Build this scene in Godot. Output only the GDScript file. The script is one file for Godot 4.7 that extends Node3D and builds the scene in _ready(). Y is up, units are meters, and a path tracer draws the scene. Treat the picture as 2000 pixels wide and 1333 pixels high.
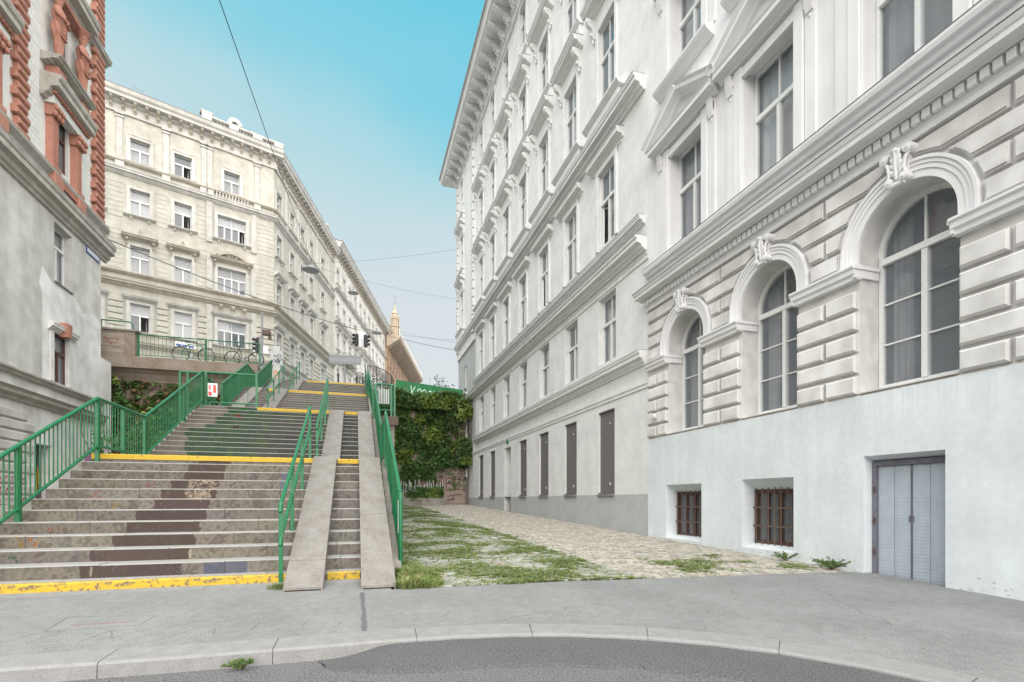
extends Node3D
# A street stair between old town houses, built in metres: x to the right, -z away from the camera ("d" = -z), y up.

class MB:
	var v := PackedVector3Array()
	var n := PackedVector3Array()
	var uv := PackedVector2Array()
	var col := PackedColorArray()
	var c := Color.WHITE
	var t := Transform3D()
	func p3(a: Vector3, b: Vector3, d: Vector3, na: Vector3, nb: Vector3, nd: Vector3, ua := Vector2.ZERO, ub := Vector2.ZERO, ud := Vector2.ZERO) -> void:
		v.append(t * a); v.append(t * d); v.append(t * b)
		n.append((t.basis * na).normalized()); n.append((t.basis * nd).normalized()); n.append((t.basis * nb).normalized())
		uv.append(ua); uv.append(ud); uv.append(ub)
		col.append(c); col.append(c); col.append(c)
	func tri(a: Vector3, b: Vector3, d: Vector3) -> void:
		var nn := (b - a).cross(d - a).normalized()
		p3(a, b, d, nn, nn, nn)
	func quad(a: Vector3, b: Vector3, d: Vector3, e: Vector3, u0 := Vector2(0, 1), u1 := Vector2(1, 0)) -> void:
		var nn := (b - a).cross(e - a)
		if nn.length() < 1e-12: nn = (d - b).cross(e - b)
		nn = nn.normalized()
		p3(a, b, d, nn, nn, nn, u0, Vector2(u1.x, u0.y), u1)
		p3(a, d, e, nn, nn, nn, u0, u1, Vector2(u0.x, u1.y))
	func squad(a: Vector3, b: Vector3, d: Vector3, e: Vector3, na: Vector3, nb: Vector3, nd: Vector3, ne: Vector3) -> void:
		p3(a, b, d, na, nb, nd)
		p3(a, d, e, na, nd, ne)
	func box(lo: Vector3, hi: Vector3) -> void:
		quad(Vector3(lo.x, lo.y, hi.z), Vector3(hi.x, lo.y, hi.z), hi, Vector3(lo.x, hi.y, hi.z))
		quad(Vector3(hi.x, lo.y, lo.z), lo, Vector3(lo.x, hi.y, lo.z), Vector3(hi.x, hi.y, lo.z))
		quad(Vector3(hi.x, lo.y, hi.z), Vector3(hi.x, lo.y, lo.z), Vector3(hi.x, hi.y, lo.z), hi)
		quad(lo, Vector3(lo.x, lo.y, hi.z), Vector3(lo.x, hi.y, hi.z), Vector3(lo.x, hi.y, lo.z))
		quad(Vector3(lo.x, hi.y, hi.z), hi, Vector3(hi.x, hi.y, lo.z), Vector3(lo.x, hi.y, lo.z))
		quad(lo, Vector3(hi.x, lo.y, lo.z), Vector3(hi.x, lo.y, hi.z), Vector3(lo.x, lo.y, hi.z))
	func bx(x0: float, x1: float, y0: float, y1: float, z0: float, z1: float) -> void:
		box(Vector3(minf(x0, x1), minf(y0, y1), minf(z0, z1)), Vector3(maxf(x0, x1), maxf(y0, y1), maxf(z0, z1)))
	# a block whose +z face has chamfered edges
	func cbox(x0: float, x1: float, y0: float, y1: float, z0: float, z1: float, b: float) -> void:
		var o := [Vector3(x0, y0, z1 - b), Vector3(x1, y0, z1 - b), Vector3(x1, y1, z1 - b), Vector3(x0, y1, z1 - b)]
		var i := [Vector3(x0 + b, y0 + b, z1), Vector3(x1 - b, y0 + b, z1), Vector3(x1 - b, y1 - b, z1), Vector3(x0 + b, y1 - b, z1)]
		quad(i[0], i[1], i[2], i[3])
		for k in 4:
			var j := (k + 1) % 4
			quad(o[k], o[j], i[j], i[k])
			quad(Vector3(o[k].x, o[k].y, z0), Vector3(o[j].x, o[j].y, z0), o[j], o[k])
	# closed outline in (z, y), drawn along x
	func prof(pts: Array, x0: float, x1: float) -> void:
		var q := PackedVector2Array(pts)
		var area := 0.0
		for i in q.size():
			area += q[i].cross(q[(i + 1) % q.size()])
		if area < 0: q.reverse()
		for i in q.size():
			var a := q[i]
			var b := q[(i + 1) % q.size()]
			quad(Vector3(x0, a.y, a.x), Vector3(x1, a.y, a.x), Vector3(x1, b.y, b.x), Vector3(x0, b.y, b.x))
		var ix := Geometry2D.triangulate_polygon(q)
		for k in range(0, ix.size(), 3):
			var a := q[ix[k]]; var b := q[ix[k + 1]]; var e := q[ix[k + 2]]
			if (b - a).cross(e - a) < 0:
				var s := b; b = e; e = s
			tri(Vector3(x0, a.y, a.x), Vector3(x0, b.y, b.x), Vector3(x0, e.y, e.x))
			tri(Vector3(x1, a.y, a.x), Vector3(x1, e.y, e.x), Vector3(x1, b.y, b.x))
	# closed outline in (x, y), drawn from z0 to z1
	func poly(pts, z0: float, z1: float, sides := true) -> void:
		var q := PackedVector2Array(pts)
		var area := 0.0
		for i in q.size():
			area += q[i].cross(q[(i + 1) % q.size()])
		if area < 0: q.reverse()
		if sides:
			for i in q.size():
				var a := q[i]
				var b := q[(i + 1) % q.size()]
				quad(Vector3(a.x, a.y, z0), Vector3(b.x, b.y, z0), Vector3(b.x, b.y, z1), Vector3(a.x, a.y, z1))
		var ix := Geometry2D.triangulate_polygon(q)
		for k in range(0, ix.size(), 3):
			var a := q[ix[k]]; var b := q[ix[k + 1]]; var e := q[ix[k + 2]]
			if (b - a).cross(e - a) < 0:
				var s := b; b = e; e = s
			tri(Vector3(a.x, a.y, z1), Vector3(b.x, b.y, z1), Vector3(e.x, e.y, z1))
			if sides: tri(Vector3(a.x, a.y, z0), Vector3(e.x, e.y, z0), Vector3(b.x, b.y, z0))
	func tube(pts: Array, r: float, seg := 8, caps := true) -> void:
		var m := pts.size()
		var rings := []
		var side := Vector3.ZERO
		for i in m:
			var d: Vector3 = ((pts[mini(i + 1, m - 1)] - pts[i]).normalized() + (pts[i] - pts[maxi(i - 1, 0)]).normalized()).normalized()
			if side == Vector3.ZERO:
				side = d.cross(Vector3.UP if absf(d.y) < 0.9 else Vector3.RIGHT).normalized()
			side = (side - d * side.dot(d)).normalized()
			var up := d.cross(side)
			var ring := []
			for k in seg:
				var a := TAU * k / seg
				ring.append(side * cos(a) + up * sin(a))
			rings.append(ring)
		for i in m - 1:
			for k in seg:
				var j := (k + 1) % seg
				var a: Vector3 = rings[i][k]; var b: Vector3 = rings[i][j]; var e: Vector3 = rings[i + 1][j]; var f: Vector3 = rings[i + 1][k]
				squad(pts[i] + a * r, pts[i] + b * r, pts[i + 1] + e * r, pts[i + 1] + f * r, a, b, e, f)
		if caps:
			for k in seg:
				var j := (k + 1) % seg
				tri(pts[0], pts[0] + rings[0][j] * r, pts[0] + rings[0][k] * r)
				tri(pts[m - 1], pts[m - 1] + rings[m - 1][k] * r, pts[m - 1] + rings[m - 1][j] * r)
	# outline in (radius, y) turned about the y axis at o
	func lathe(pr: Array, o: Vector3, seg := 10) -> void:
		for i in pr.size() - 1:
			var a: Vector2 = pr[i]; var b: Vector2 = pr[i + 1]
			var ed := b - a
			if ed.length() < 1e-6: continue
			var nn := Vector2(ed.y, -ed.x).normalized()
			for k in seg:
				var a0 := TAU * k / seg; var a1 := TAU * (k + 1) / seg
				var d0 := Vector3(cos(a0), 0, -sin(a0)); var d1 := Vector3(cos(a1), 0, -sin(a1))
				var n0 := d0 * nn.x + Vector3.UP * nn.y; var n1 := d1 * nn.x + Vector3.UP * nn.y
				squad(o + d0 * a.x + Vector3.UP * a.y, o + d1 * a.x + Vector3.UP * a.y, o + d1 * b.x + Vector3.UP * b.y, o + d0 * b.x + Vector3.UP * b.y, n0, n1, n1, n0)
	func ball(o: Vector3, r: Vector3, seg := 8, rings := 5) -> void:
		for i in rings:
			var t0 := PI * i / rings - PI / 2; var t1 := PI * (i + 1) / rings - PI / 2
			for k in seg:
				var a0 := TAU * k / seg; var a1 := TAU * (k + 1) / seg
				var q := [Vector3(cos(t0) * cos(a0), sin(t0), -cos(t0) * sin(a0)), Vector3(cos(t0) * cos(a1), sin(t0), -cos(t0) * sin(a1)), Vector3(cos(t1) * cos(a1), sin(t1), -cos(t1) * sin(a1)), Vector3(cos(t1) * cos(a0), sin(t1), -cos(t1) * sin(a0))]
				squad(o + q[0] * r, o + q[1] * r, o + q[2] * r, o + q[3] * r, q[0] / r, q[1] / r, q[2] / r, q[3] / r)
	# a flat ring (arch moulding) facing +z
	func ring(cx: float, cy: float, r0: float, r1: float, z0: float, z1: float, a0 := 0.0, a1 := PI, k := 20) -> void:
		for i in k:
			var s := a0 + (a1 - a0) * i / k; var e := a0 + (a1 - a0) * (i + 1) / k
			var ds := Vector3(cos(s), sin(s), 0); var de := Vector3(cos(e), sin(e), 0)
			var o := Vector3(cx, cy, 0); var f := Vector3(0, 0, z1); var b := Vector3(0, 0, z0)
			quad(o + ds * r0 + f, o + ds * r1 + f, o + de * r1 + f, o + de * r0 + f)
			squad(o + ds * r1 + b, o + de * r1 + b, o + de * r1 + f, o + ds * r1 + f, ds, de, de, ds)
			squad(o + de * r0 + b, o + ds * r0 + b, o + ds * r0 + f, o + de * r0 + f, -de, -ds, -ds, -de)
		for s in [a0, a1]:
			var ds := Vector3(cos(s), sin(s), 0); var o := Vector3(cx, cy, 0)
			quad(o + ds * r0 + Vector3(0, 0, z0), o + ds * r1 + Vector3(0, 0, z0), o + ds * r1 + Vector3(0, 0, z1), o + ds * r0 + Vector3(0, 0, z1))
	# a wall sheet in the plane z with real openings; hole = [centre x, width, bottom, top or springing, is_arch, recess]
	func wall(x0: float, x1: float, y0: float, y1: float, holes: Array, z := 0.0) -> void:
		var xs := [x0, x1]; var ys := [y0, y1]
		for h in holes:
			var top: float = h[3] + (h[1] / 2 if h[4] else 0.0)
			for x in [h[0] - h[1] / 2, h[0] + h[1] / 2]:
				if x > x0 and x < x1: xs.append(x)
			for y in [h[2], top]:
				if y > y0 and y < y1: ys.append(y)
		xs.sort(); ys.sort()
		for i in xs.size() - 1:
			if xs[i + 1] - xs[i] < 1e-4: continue
			var run := -1.0
			for j in ys.size():
				var open := j == ys.size() - 1
				if not open:
					if ys[j + 1] - ys[j] < 1e-4: continue
					var mx: float = (xs[i] + xs[i + 1]) / 2; var my: float = (ys[j] + ys[j + 1]) / 2
					for h in holes:
						if absf(mx - h[0]) < h[1] / 2 and my > h[2] and my < h[3] + (h[1] / 2 if h[4] else 0.0): open = true
				if not open and run < -0.5: run = j
				if open and run > -0.5:
					quad(Vector3(xs[i], ys[int(run)], z), Vector3(xs[i + 1], ys[int(run)], z), Vector3(xs[i + 1], ys[j], z), Vector3(xs[i], ys[j], z))
					run = -1.0
		for h in holes:
			var l: float = h[0] - h[1] / 2; var r: float = h[0] + h[1] / 2; var b: float = h[2]; var t_: float = h[3]; var zb: float = z - h[5]
			quad(Vector3(l, b, z), Vector3(r, b, z), Vector3(r, b, zb), Vector3(l, b, zb))
			quad(Vector3(l, b, zb), Vector3(l, t_, zb), Vector3(l, t_, z), Vector3(l, b, z))
			quad(Vector3(r, b, z), Vector3(r, t_, z), Vector3(r, t_, zb), Vector3(r, b, zb))
			if not h[4]:
				quad(Vector3(r, t_, z), Vector3(l, t_, z), Vector3(l, t_, zb), Vector3(r, t_, zb))
			else:
				var ra: float = h[1] / 2
				for k in 20:
					var s := PI * k / 20; var e := PI * (k + 1) / 20
					var ps := Vector3(h[0] + cos(s) * ra, t_ + sin(s) * ra, z); var pe := Vector3(h[0] + cos(e) * ra, t_ + sin(e) * ra, z)
					quad(pe, ps, Vector3(ps.x, t_ + ra, z), Vector3(pe.x, t_ + ra, z))
					var back := Vector3(0, 0, zb - z)
					var ns := -Vector3(cos(s), sin(s), 0); var ne := -Vector3(cos(e), sin(e), 0)
					squad(ps, pe, pe + back, ps + back, ns, ne, ne, ns)
	func mesh() -> ArrayMesh:
		var m := ArrayMesh.new()
		var a := []
		a.resize(Mesh.ARRAY_MAX)
		a[Mesh.ARRAY_VERTEX] = v; a[Mesh.ARRAY_NORMAL] = n; a[Mesh.ARRAY_TEX_UV] = uv; a[Mesh.ARRAY_COLOR] = col
		m.add_surface_from_arrays(Mesh.PRIMITIVE_TRIANGLES, a)
		return m

var M := {}
var T := {}
var rng := RandomNumberGenerator.new()
var cache := {}
var taken := {}

func numbered(called: String) -> String:
	taken[called] = taken.get(called, 0) + 1
	return called if taken[called] == 1 else "%s_%03d" % [called, taken[called] - 1]

func thing(called: String, label: String, category: String, at := Vector3.ZERO, turn := 0.0, group := "") -> Node3D:
	var o := Node3D.new()
	o.name = numbered(called)
	add_child(o)
	o.position = at; o.rotation.y = turn
	tag(o, label, category, group)
	return o

func tag(o: Node, label: String, category: String, group := "", kind := "") -> void:
	if label: o.set_meta("label", label)
	if category: o.set_meta("category", category)
	if group: o.set_meta("group", group)
	if kind: o.set_meta("kind", kind)

func pm(mesh: Mesh, called: String, m: Material, parent: Node, xf := Transform3D()) -> MeshInstance3D:
	var o := MeshInstance3D.new()
	o.mesh = mesh
	o.material_override = m
	if parent == self: called = numbered(called)
	o.name = called
	parent.add_child(o, true)
	o.transform = xf
	return o

func part(mb: MB, called: String, m: Material, parent: Node, xf := Transform3D()) -> MeshInstance3D:
	return pm(mb.mesh(), called, m, parent, xf)

func struct(mb: MB, called: String, m: Material, parent: Node = self) -> MeshInstance3D:
	var o := part(mb, called, m, parent)
	if parent == self: o.set_meta("kind", "structure")
	return o

func at(x: float, y: float, z: float, turn := 0.0) -> Transform3D:
	return Transform3D(Basis(Vector3.UP, turn), Vector3(x, y, z))

# ---------------------------------------------------------------- textures and materials
func noise_bytes(sd: int, freq: float, w: int, h: int, oct := 3, kind := FastNoiseLite.TYPE_SIMPLEX_SMOOTH) -> PackedByteArray:
	var f := FastNoiseLite.new()
	f.seed = sd; f.frequency = freq; f.noise_type = kind
	f.fractal_type = FastNoiseLite.FRACTAL_FBM; f.fractal_octaves = oct
	var im := f.get_seamless_image(w, h)
	im.convert(Image.FORMAT_L8)
	if h != w: im.resize(w, w, Image.INTERPOLATE_CUBIC)
	return im.get_data()

# layers = [[frequency, amount, height of the sheet that is stretched, octaves], ...]; the sum is a multiplier round base
func grain(key: String, layers: Array, base := 0.86, size := 512, tint_lo := Color.WHITE, tint_hi := Color.WHITE) -> ImageTexture:
	var src := []
	for i in layers.size():
		var l = layers[i]
		src.append(noise_bytes(key.hash() % 9999 + i * 17, l[0], size, int(l[2]) if l.size() > 2 and l[2] > 0 else size, l[3] if l.size() > 3 else 3))
	var out := PackedByteArray()
	out.resize(size * size * 3)
	var lut := PackedByteArray()
	lut.resize(1025)
	for i in 1025: lut[i] = clampi(int(pow(i / 1024.0, 1 / 2.2) * 255.0 + 0.5), 0, 255)
	var amt := PackedFloat32Array()
	for l in layers: amt.append(l[1] / 127.5)
	for i in size * size:
		var x := base
		for k in src.size():
			x += (src[k][i] - 127.5) * amt[k]
		var t := clampf((x - base) * 2.5 + 0.5, 0, 1)
		out[i * 3] = lut[clampi(int(x * lerpf(tint_lo.r, tint_hi.r, t) * 1024), 0, 1024)]
		out[i * 3 + 1] = lut[clampi(int(x * lerpf(tint_lo.g, tint_hi.g, t) * 1024), 0, 1024)]
		out[i * 3 + 2] = lut[clampi(int(x * lerpf(tint_lo.b, tint_hi.b, t) * 1024), 0, 1024)]
	var im := Image.create_from_data(size, size, false, Image.FORMAT_RGB8, out)
	T[key + "_im"] = im
	T[key] = ImageTexture.create_from_image(im)
	return T[key]

func mat(key: String, c: Color, tex: Texture2D = null, scale := 1.0, rough := 0.85, bump := 0.0) -> StandardMaterial3D:
	var m := StandardMaterial3D.new()
	m.resource_name = key
	m.albedo_color = c.linear_to_srgb()
	m.roughness = rough
	if tex:
		m.albedo_texture = tex
		m.uv1_triplanar = true; m.uv1_world_triplanar = true
		m.uv1_scale = Vector3.ONE / scale
		if bump > 0:
			m.heightmap_enabled = true
			m.heightmap_texture = tex
			m.heightmap_scale = bump
	M[key] = m
	return m

func stroke(im: Image, pts: Array, w: float, c: Color, soft := 0.0) -> void:
	for i in pts.size() - 1:
		var a: Vector2 = pts[i]; var b: Vector2 = pts[i + 1]
		var lo := Vector2(minf(a.x, b.x) - w, minf(a.y, b.y) - w); var hi := Vector2(maxf(a.x, b.x) + w, maxf(a.y, b.y) + w)
		for y in range(maxi(0, int(lo.y)), mini(im.get_height(), int(hi.y) + 1)):
			for x in range(maxi(0, int(lo.x)), mini(im.get_width(), int(hi.x) + 1)):
				var p := Vector2(x, y)
				if p.distance_to(Geometry2D.get_closest_point_to_segment(p, a, b)) < w * 0.5 * (1.0 - soft * rng.randf()):
					im.set_pixel(x, y, im.get_pixel(x, y).lerp(c, c.a))

func materials() -> void:
	grain("plaster", [[0.006, 0.07], [0.03, 0.05], [0.25, 0.05]], 0.93)
	grain("stained", [[0.005, 0.12, 96], [0.012, 0.13], [0.3, 0.05]], 0.85, 512, Color(0.99, 0.98, 0.95), Color(1.0, 0.995, 0.985))
	grain("streak", [[0.02, 0.05, 40], [0.006, 0.05], [0.3, 0.04]], 0.94)
	grain("granite", [[0.02, 0.10], [0.12, 0.10], [0.45, 0.22, 0, 1]], 0.80)
	grain("concrete", [[0.006, 0.14], [0.03, 0.12], [0.3, 0.12]], 0.84, 512, Color(0.98, 0.88, 0.76), Color.WHITE)
	grain("asphalt", [[0.01, 0.07], [0.08, 0.05], [0.38, 0.62, 0, 1]], 0.72)
	grain("paving", [[0.006, 0.09], [0.02, 0.06], [0.4, 0.10, 0, 1]], 0.88)
	grain("fine", [[0.02, 0.06], [0.2, 0.06]], 0.93)
	grain("roof", [[0.02, 0.10], [0.2, 0.1]], 0.85)
	mat("white", Color(0.735, 0.745, 0.735), T.plaster, 3.1, 0.88, 0.10)
	mat("white_low", Color(0.65, 0.715, 0.73), T.streak, 4.3, 0.85, 0.08)
	mat("white_b1", Color(0.775, 0.775, 0.785), T.streak, 3.7, 0.88, 0.10)
	mat("stone_b1", Color(0.75, 0.745, 0.745), T.stained, 2.9, 0.9, 0.15)
	mat("trim", Color(0.735, 0.745, 0.735), T.plaster, 2.3, 0.85)
	mat("grey_plinth", Color(0.45, 0.465, 0.465), T.plaster, 2.6, 0.85, 0.1)
	mat("grey_panel", Color(0.165, 0.150, 0.150), T.fine, 0.8, 0.55)
	mat("cream", Color(0.575, 0.56, 0.50), T.stained, 3.6, 0.9, 0.1)
	mat("cream_trim", Color(0.63, 0.62, 0.59), T.stained, 2.7, 0.88)
	mat("cream_dirty", Color(0.50, 0.465, 0.40), T.stained, 1.9, 0.9)
	mat("far_white", Color(0.76, 0.75, 0.715), T.stained, 4.1, 0.9)
	mat("left_grey", Color(0.62, 0.61, 0.585), T.stained, 4.7, 0.9, 0.25)
	mat("left_pale", Color(0.80, 0.80, 0.80), T.stained, 5.1, 0.88, 0.12)
	mat("left_mould", Color(0.47, 0.45, 0.41), T.stained, 2.2, 0.9, 0.2)
	mat("left_tile", Color(0.68, 0.68, 0.65), T.plaster, 2.0, 0.7)
	mat("red", Color(0.455, 0.215, 0.158), T.stained, 1.7, 0.85, 0.2)
	mat("ochre", Color(0.50, 0.40, 0.29), T.stained, 3.3, 0.9)
	mat("brick_red", Color(0.34, 0.19, 0.14), T.stained, 2.1, 0.9)
	mat("ochre_trim", Color(0.52, 0.44, 0.34), T.stained, 2.1, 0.9)
	mat("granite", Color(0.375, 0.37, 0.35), T.granite, 1.7, 0.85, 0.25)
	mat("granite_dark", Color(0.235, 0.215, 0.195), T.granite, 1.5, 0.9, 0.3)
	mat("kerb", Color(0.29, 0.29, 0.285), T.granite, 1.9, 0.85, 0.25)
	mat("kerb_side", Color(0.29, 0.29, 0.285), T.granite, 1.6, 0.9, 0.4)
	mat("concrete", Color(0.34, 0.33, 0.31), T.concrete, 1.6, 0.92, 0.3)
	mat("ramp", Color(0.265, 0.26, 0.25), T.concrete, 1.15, 0.9, 0.25)
	mat("bridge", Color(0.335, 0.29, 0.25), T.concrete, 2.4, 0.95, 0.6)
	mat("paving", Color(0.25, 0.25, 0.25), T.paving, 1.9, 0.9, 0.12)
	mat("road", Color(0.17, 0.17, 0.175), T.asphalt, 3.0, 0.92, 0.5)
	mat("road_patch", Color(0.125, 0.125, 0.13), T.asphalt, 2.7, 0.92, 0.6)
	mat("earth", Color(0.13, 0.135, 0.07), T.concrete, 1.3, 1.0, 1.0)
	mat("green", Color(0.010, 0.175, 0.066), T.stained, 0.7, 0.32)
	mat("green_board", Color(0.015, 0.19, 0.075), T.fine, 0.9, 0.5)
	mat("purple", Color(0.38, 0.10, 0.36), T.fine, 0.8, 0.7)
	mat("tar", Color(0.12, 0.12, 0.125), T.fine, 0.8, 0.8)
	mat("black", Color(0.05, 0.05, 0.055), null, 1, 0.5)
	mat("tyre", Color(0.015, 0.015, 0.017), null, 1, 0.8)
	mat("steel", Color(0.42, 0.44, 0.46), T.fine, 0.6, 0.35).metallic = 0.6
	mat("grey_paint", Color(0.30, 0.315, 0.33), T.fine, 0.8, 0.5)
	mat("zinc", Color(0.30, 0.31, 0.32), T.fine, 0.7, 0.5)
	mat("frame", Color(0.78, 0.79, 0.78), T.fine, 0.7, 0.35)
	mat("frame_brown", Color(0.115, 0.055, 0.04), T.fine, 0.7, 0.45)
	mat("blind", Color(0.72, 0.73, 0.72), T.fine, 0.5, 0.6)
	mat("curtain", Color(0.62, 0.63, 0.62), T.fine, 0.5, 0.9)
	mat("curtain_grey", Color(0.36, 0.36, 0.365), T.fine, 0.5, 0.9)
	mat("inside", Color(0.735, 0.74, 0.725), T.plaster, 2.0, 0.95)
	mat("rust", Color(0.10, 0.055, 0.045), T.stained, 0.4, 0.9, 0.4)
	mat("rust_bar", Color(0.16, 0.115, 0.095), T.stained, 0.3, 0.85, 0.3)
	mat("door_blue", Color(0.41, 0.47, 0.525), T.streak, 0.8, 0.5)
	mat("door_frame", Color(0.17, 0.17, 0.21), T.stained, 0.5, 0.7)
	mat("sign_blue", Color(0.05, 0.075, 0.30), null, 1, 0.4)
	mat("sign_white", Color(0.78, 0.79, 0.80), null, 1, 0.4)
	mat("sign_red", Color(0.65, 0.08, 0.05), null, 1, 0.4)
	mat("roof_tile", Color(0.30, 0.12, 0.08), T.roof, 1.2, 0.9, 0.5)
	mat("roof_tin", Color(0.34, 0.36, 0.37), T.roof, 1.5, 0.5)
	mat("bark", Color(0.10, 0.075, 0.05), T.stained, 0.4, 0.95, 0.5)
	var g := StandardMaterial3D.new()
	g.albedo_color = Color(0.56, 0.60, 0.64, 0.34); g.transparency = BaseMaterial3D.TRANSPARENCY_ALPHA
	g.roughness = 0.02; g.metallic_specular = 0.9
	M.glass = g
	for k in [["leaf", 0.0], ["grass", 0.1]]:
		var l := StandardMaterial3D.new()
		l.albedo_color = Color.WHITE; l.vertex_color_use_as_albedo = true
		l.roughness = 0.6 if k[0] == "leaf" else 0.75
		l.backlight_enabled = true; l.backlight = Color(0.25, 0.3, 0.1)
		M[k[0]] = l
	var s := mat("sett", Color(1, 1, 1), T.granite, 0.45, 0.88, 0.35)
	s.vertex_color_use_as_albedo = true

func G(d: float) -> float:   # the slightly rising ground in front of the stairs and in the right-hand lane
	return 0.0275 * (d - 4.6)

func GL(d: float) -> float:  # the steeper lane left of the stairs
	return G(minf(d, 7.0)) + 0.075 * maxf(0.0, d - 7.0)

func P(x: float, y: float, d: float) -> Vector3:
	return Vector3(x, y, -d)

func _ready() -> void:
	rng.seed = 7
	# camera: level, lens shifted up so that verticals stay upright
	var cam := Camera3D.new()
	cam.name = "camera"
	cam.projection = Camera3D.PROJECTION_FRUSTUM
	cam.near = 0.05; cam.far = 900.0
	cam.size = 0.05 * 1333.0 / 1002.0
	cam.frustum_offset = Vector2(0, 0.05 * 310.5 / 1002.0)
	add_child(cam)
	cam.position = Vector3(0, 1.1, 0)
	cam.rotation_degrees = Vector3(0, -16.93, 0)
	cam.current = true
	# sky: cyan overhead, milky towards the horizon
	var sm := PanoramaSkyMaterial.new()
	sm.panorama = sky_picture()
	var sk := Sky.new()
	sk.sky_material = sm
	var env := Environment.new()
	env.background_mode = Environment.BG_SKY
	env.sky = sk
	env.tonemap_mode = Environment.TONE_MAPPER_LINEAR
	env.background_energy_multiplier = 0.5
	env.tonemap_exposure = 2.0
	env.sdfgi_enabled = true; env.ssao_enabled = true; env.ssil_enabled = true
	var we := WorldEnvironment.new()
	we.name = "world"; we.environment = env
	add_child(we)
	# sun behind a wide bright haze: soft light from high behind the camera
	var sun := DirectionalLight3D.new()
	sun.name = "sun"
	sun.light_color = Color(1.0, 0.955, 0.925)
	sun.light_energy = 1.5
	sun.light_angular_distance = 115.0
	sun.shadow_enabled = true
	add_child(sun)
	sun.look_at_from_position(Vector3(2, 60, 42), Vector3(0, 0, 0))
	materials()
	ground()
	stairs()
	near_house()
	long_house()
	left_house()
	corner_house()
	far_houses()
	upper_street()
	railings()
	lane_wall()
	street_things()
	greenery()

# clear air: colour by height over the horizon, with faint thin cloud
func sky_picture() -> ImageTexture:
	var f := FastNoiseLite.new()
	f.seed = 5; f.frequency = 0.9; f.fractal_octaves = 4
	var w := 512; var h := 256
	var im := Image.create(w, h, false, Image.FORMAT_RGB8)
	var g := Gradient.new()
	g.offsets = PackedFloat32Array([0.0, 0.25, 0.40, 0.50, 0.58, 0.66, 0.73, 1.0])
	g.colors = PackedColorArray([Color8(222, 228, 232), Color8(219, 227, 231), Color8(213, 225, 231), Color8(200, 223, 230), Color8(178, 219, 229), Color8(136, 210, 229), Color8(110, 205, 229), Color8(102, 202, 228)])
	for y in h:
		var el := (0.5 - (y + 0.5) / h) * PI
		for x in w:
			var c := Color8(150, 150, 148)
			if el > -0.02:
				var az := TAU * x / w
				var v := Vector3(cos(el) * cos(az), sin(el) * 2.2, cos(el) * sin(az))
				var k := f.get_noise_3dv(v * 1.3)
				c = g.sample(clampf(sin(el) - 0.11 * k, 0, 1))
			im.set_pixel(x, y, c)
	return ImageTexture.create_from_image(im)

# ---------------------------------------------------------------- ground
func sheet(pts: Array, hf: Callable, step := 0.0) -> MB:
	# polygon in (x, d) laid at height hf(x, d)
	var mb := MB.new()
	var q := PackedVector2Array(pts)
	var ix := Geometry2D.triangulate_polygon(q)
	for k in range(0, ix.size(), 3):
		var a := q[ix[k]]; var b := q[ix[k + 1]]; var e := q[ix[k + 2]]
		if (b - a).cross(e - a) < 0:
			var s := b; b = e; e = s
		mb.tri(P(a.x, hf.call(a.x, a.y), a.y), P(b.x, hf.call(b.x, b.y), b.y), P(e.x, hf.call(e.x, e.y), e.y))
	return mb

const KB := [Vector2(-16, 4.7), Vector2(-9, 4.6), Vector2(-4.5, 4.55), Vector2(-2.39, 4.49), Vector2(-1.24, 4.45), Vector2(-0.38, 4.45), Vector2(0.27, 4.46), Vector2(0.84, 4.43), Vector2(1.33, 4.36), Vector2(1.78, 4.24), Vector2(2.36, 3.99), Vector2(2.85, 3.68), Vector2(3.26, 3.33), Vector2(3.62, 2.88), Vector2(3.85, 2.45), Vector2(3.98, 2.0), Vector2(4.05, 0.5), Vector2(4.05, -9.0)]

func kerb_front(i: int, w: float) -> Vector2:
	var a: Vector2 = KB[maxi(i - 1, 0)]; var b: Vector2 = KB[mini(i + 1, KB.size() - 1)]
	var t := (b - a).normalized()
	return KB[i] + Vector2(t.y, -t.x) * w

func kerb_drop(x: float) -> float:   # kerb stands 9 cm over the road at the left, runs out flush at the right
	return lerpf(0.105, 0.012, smoothstep(-0.45, 0.35, x))

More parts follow.
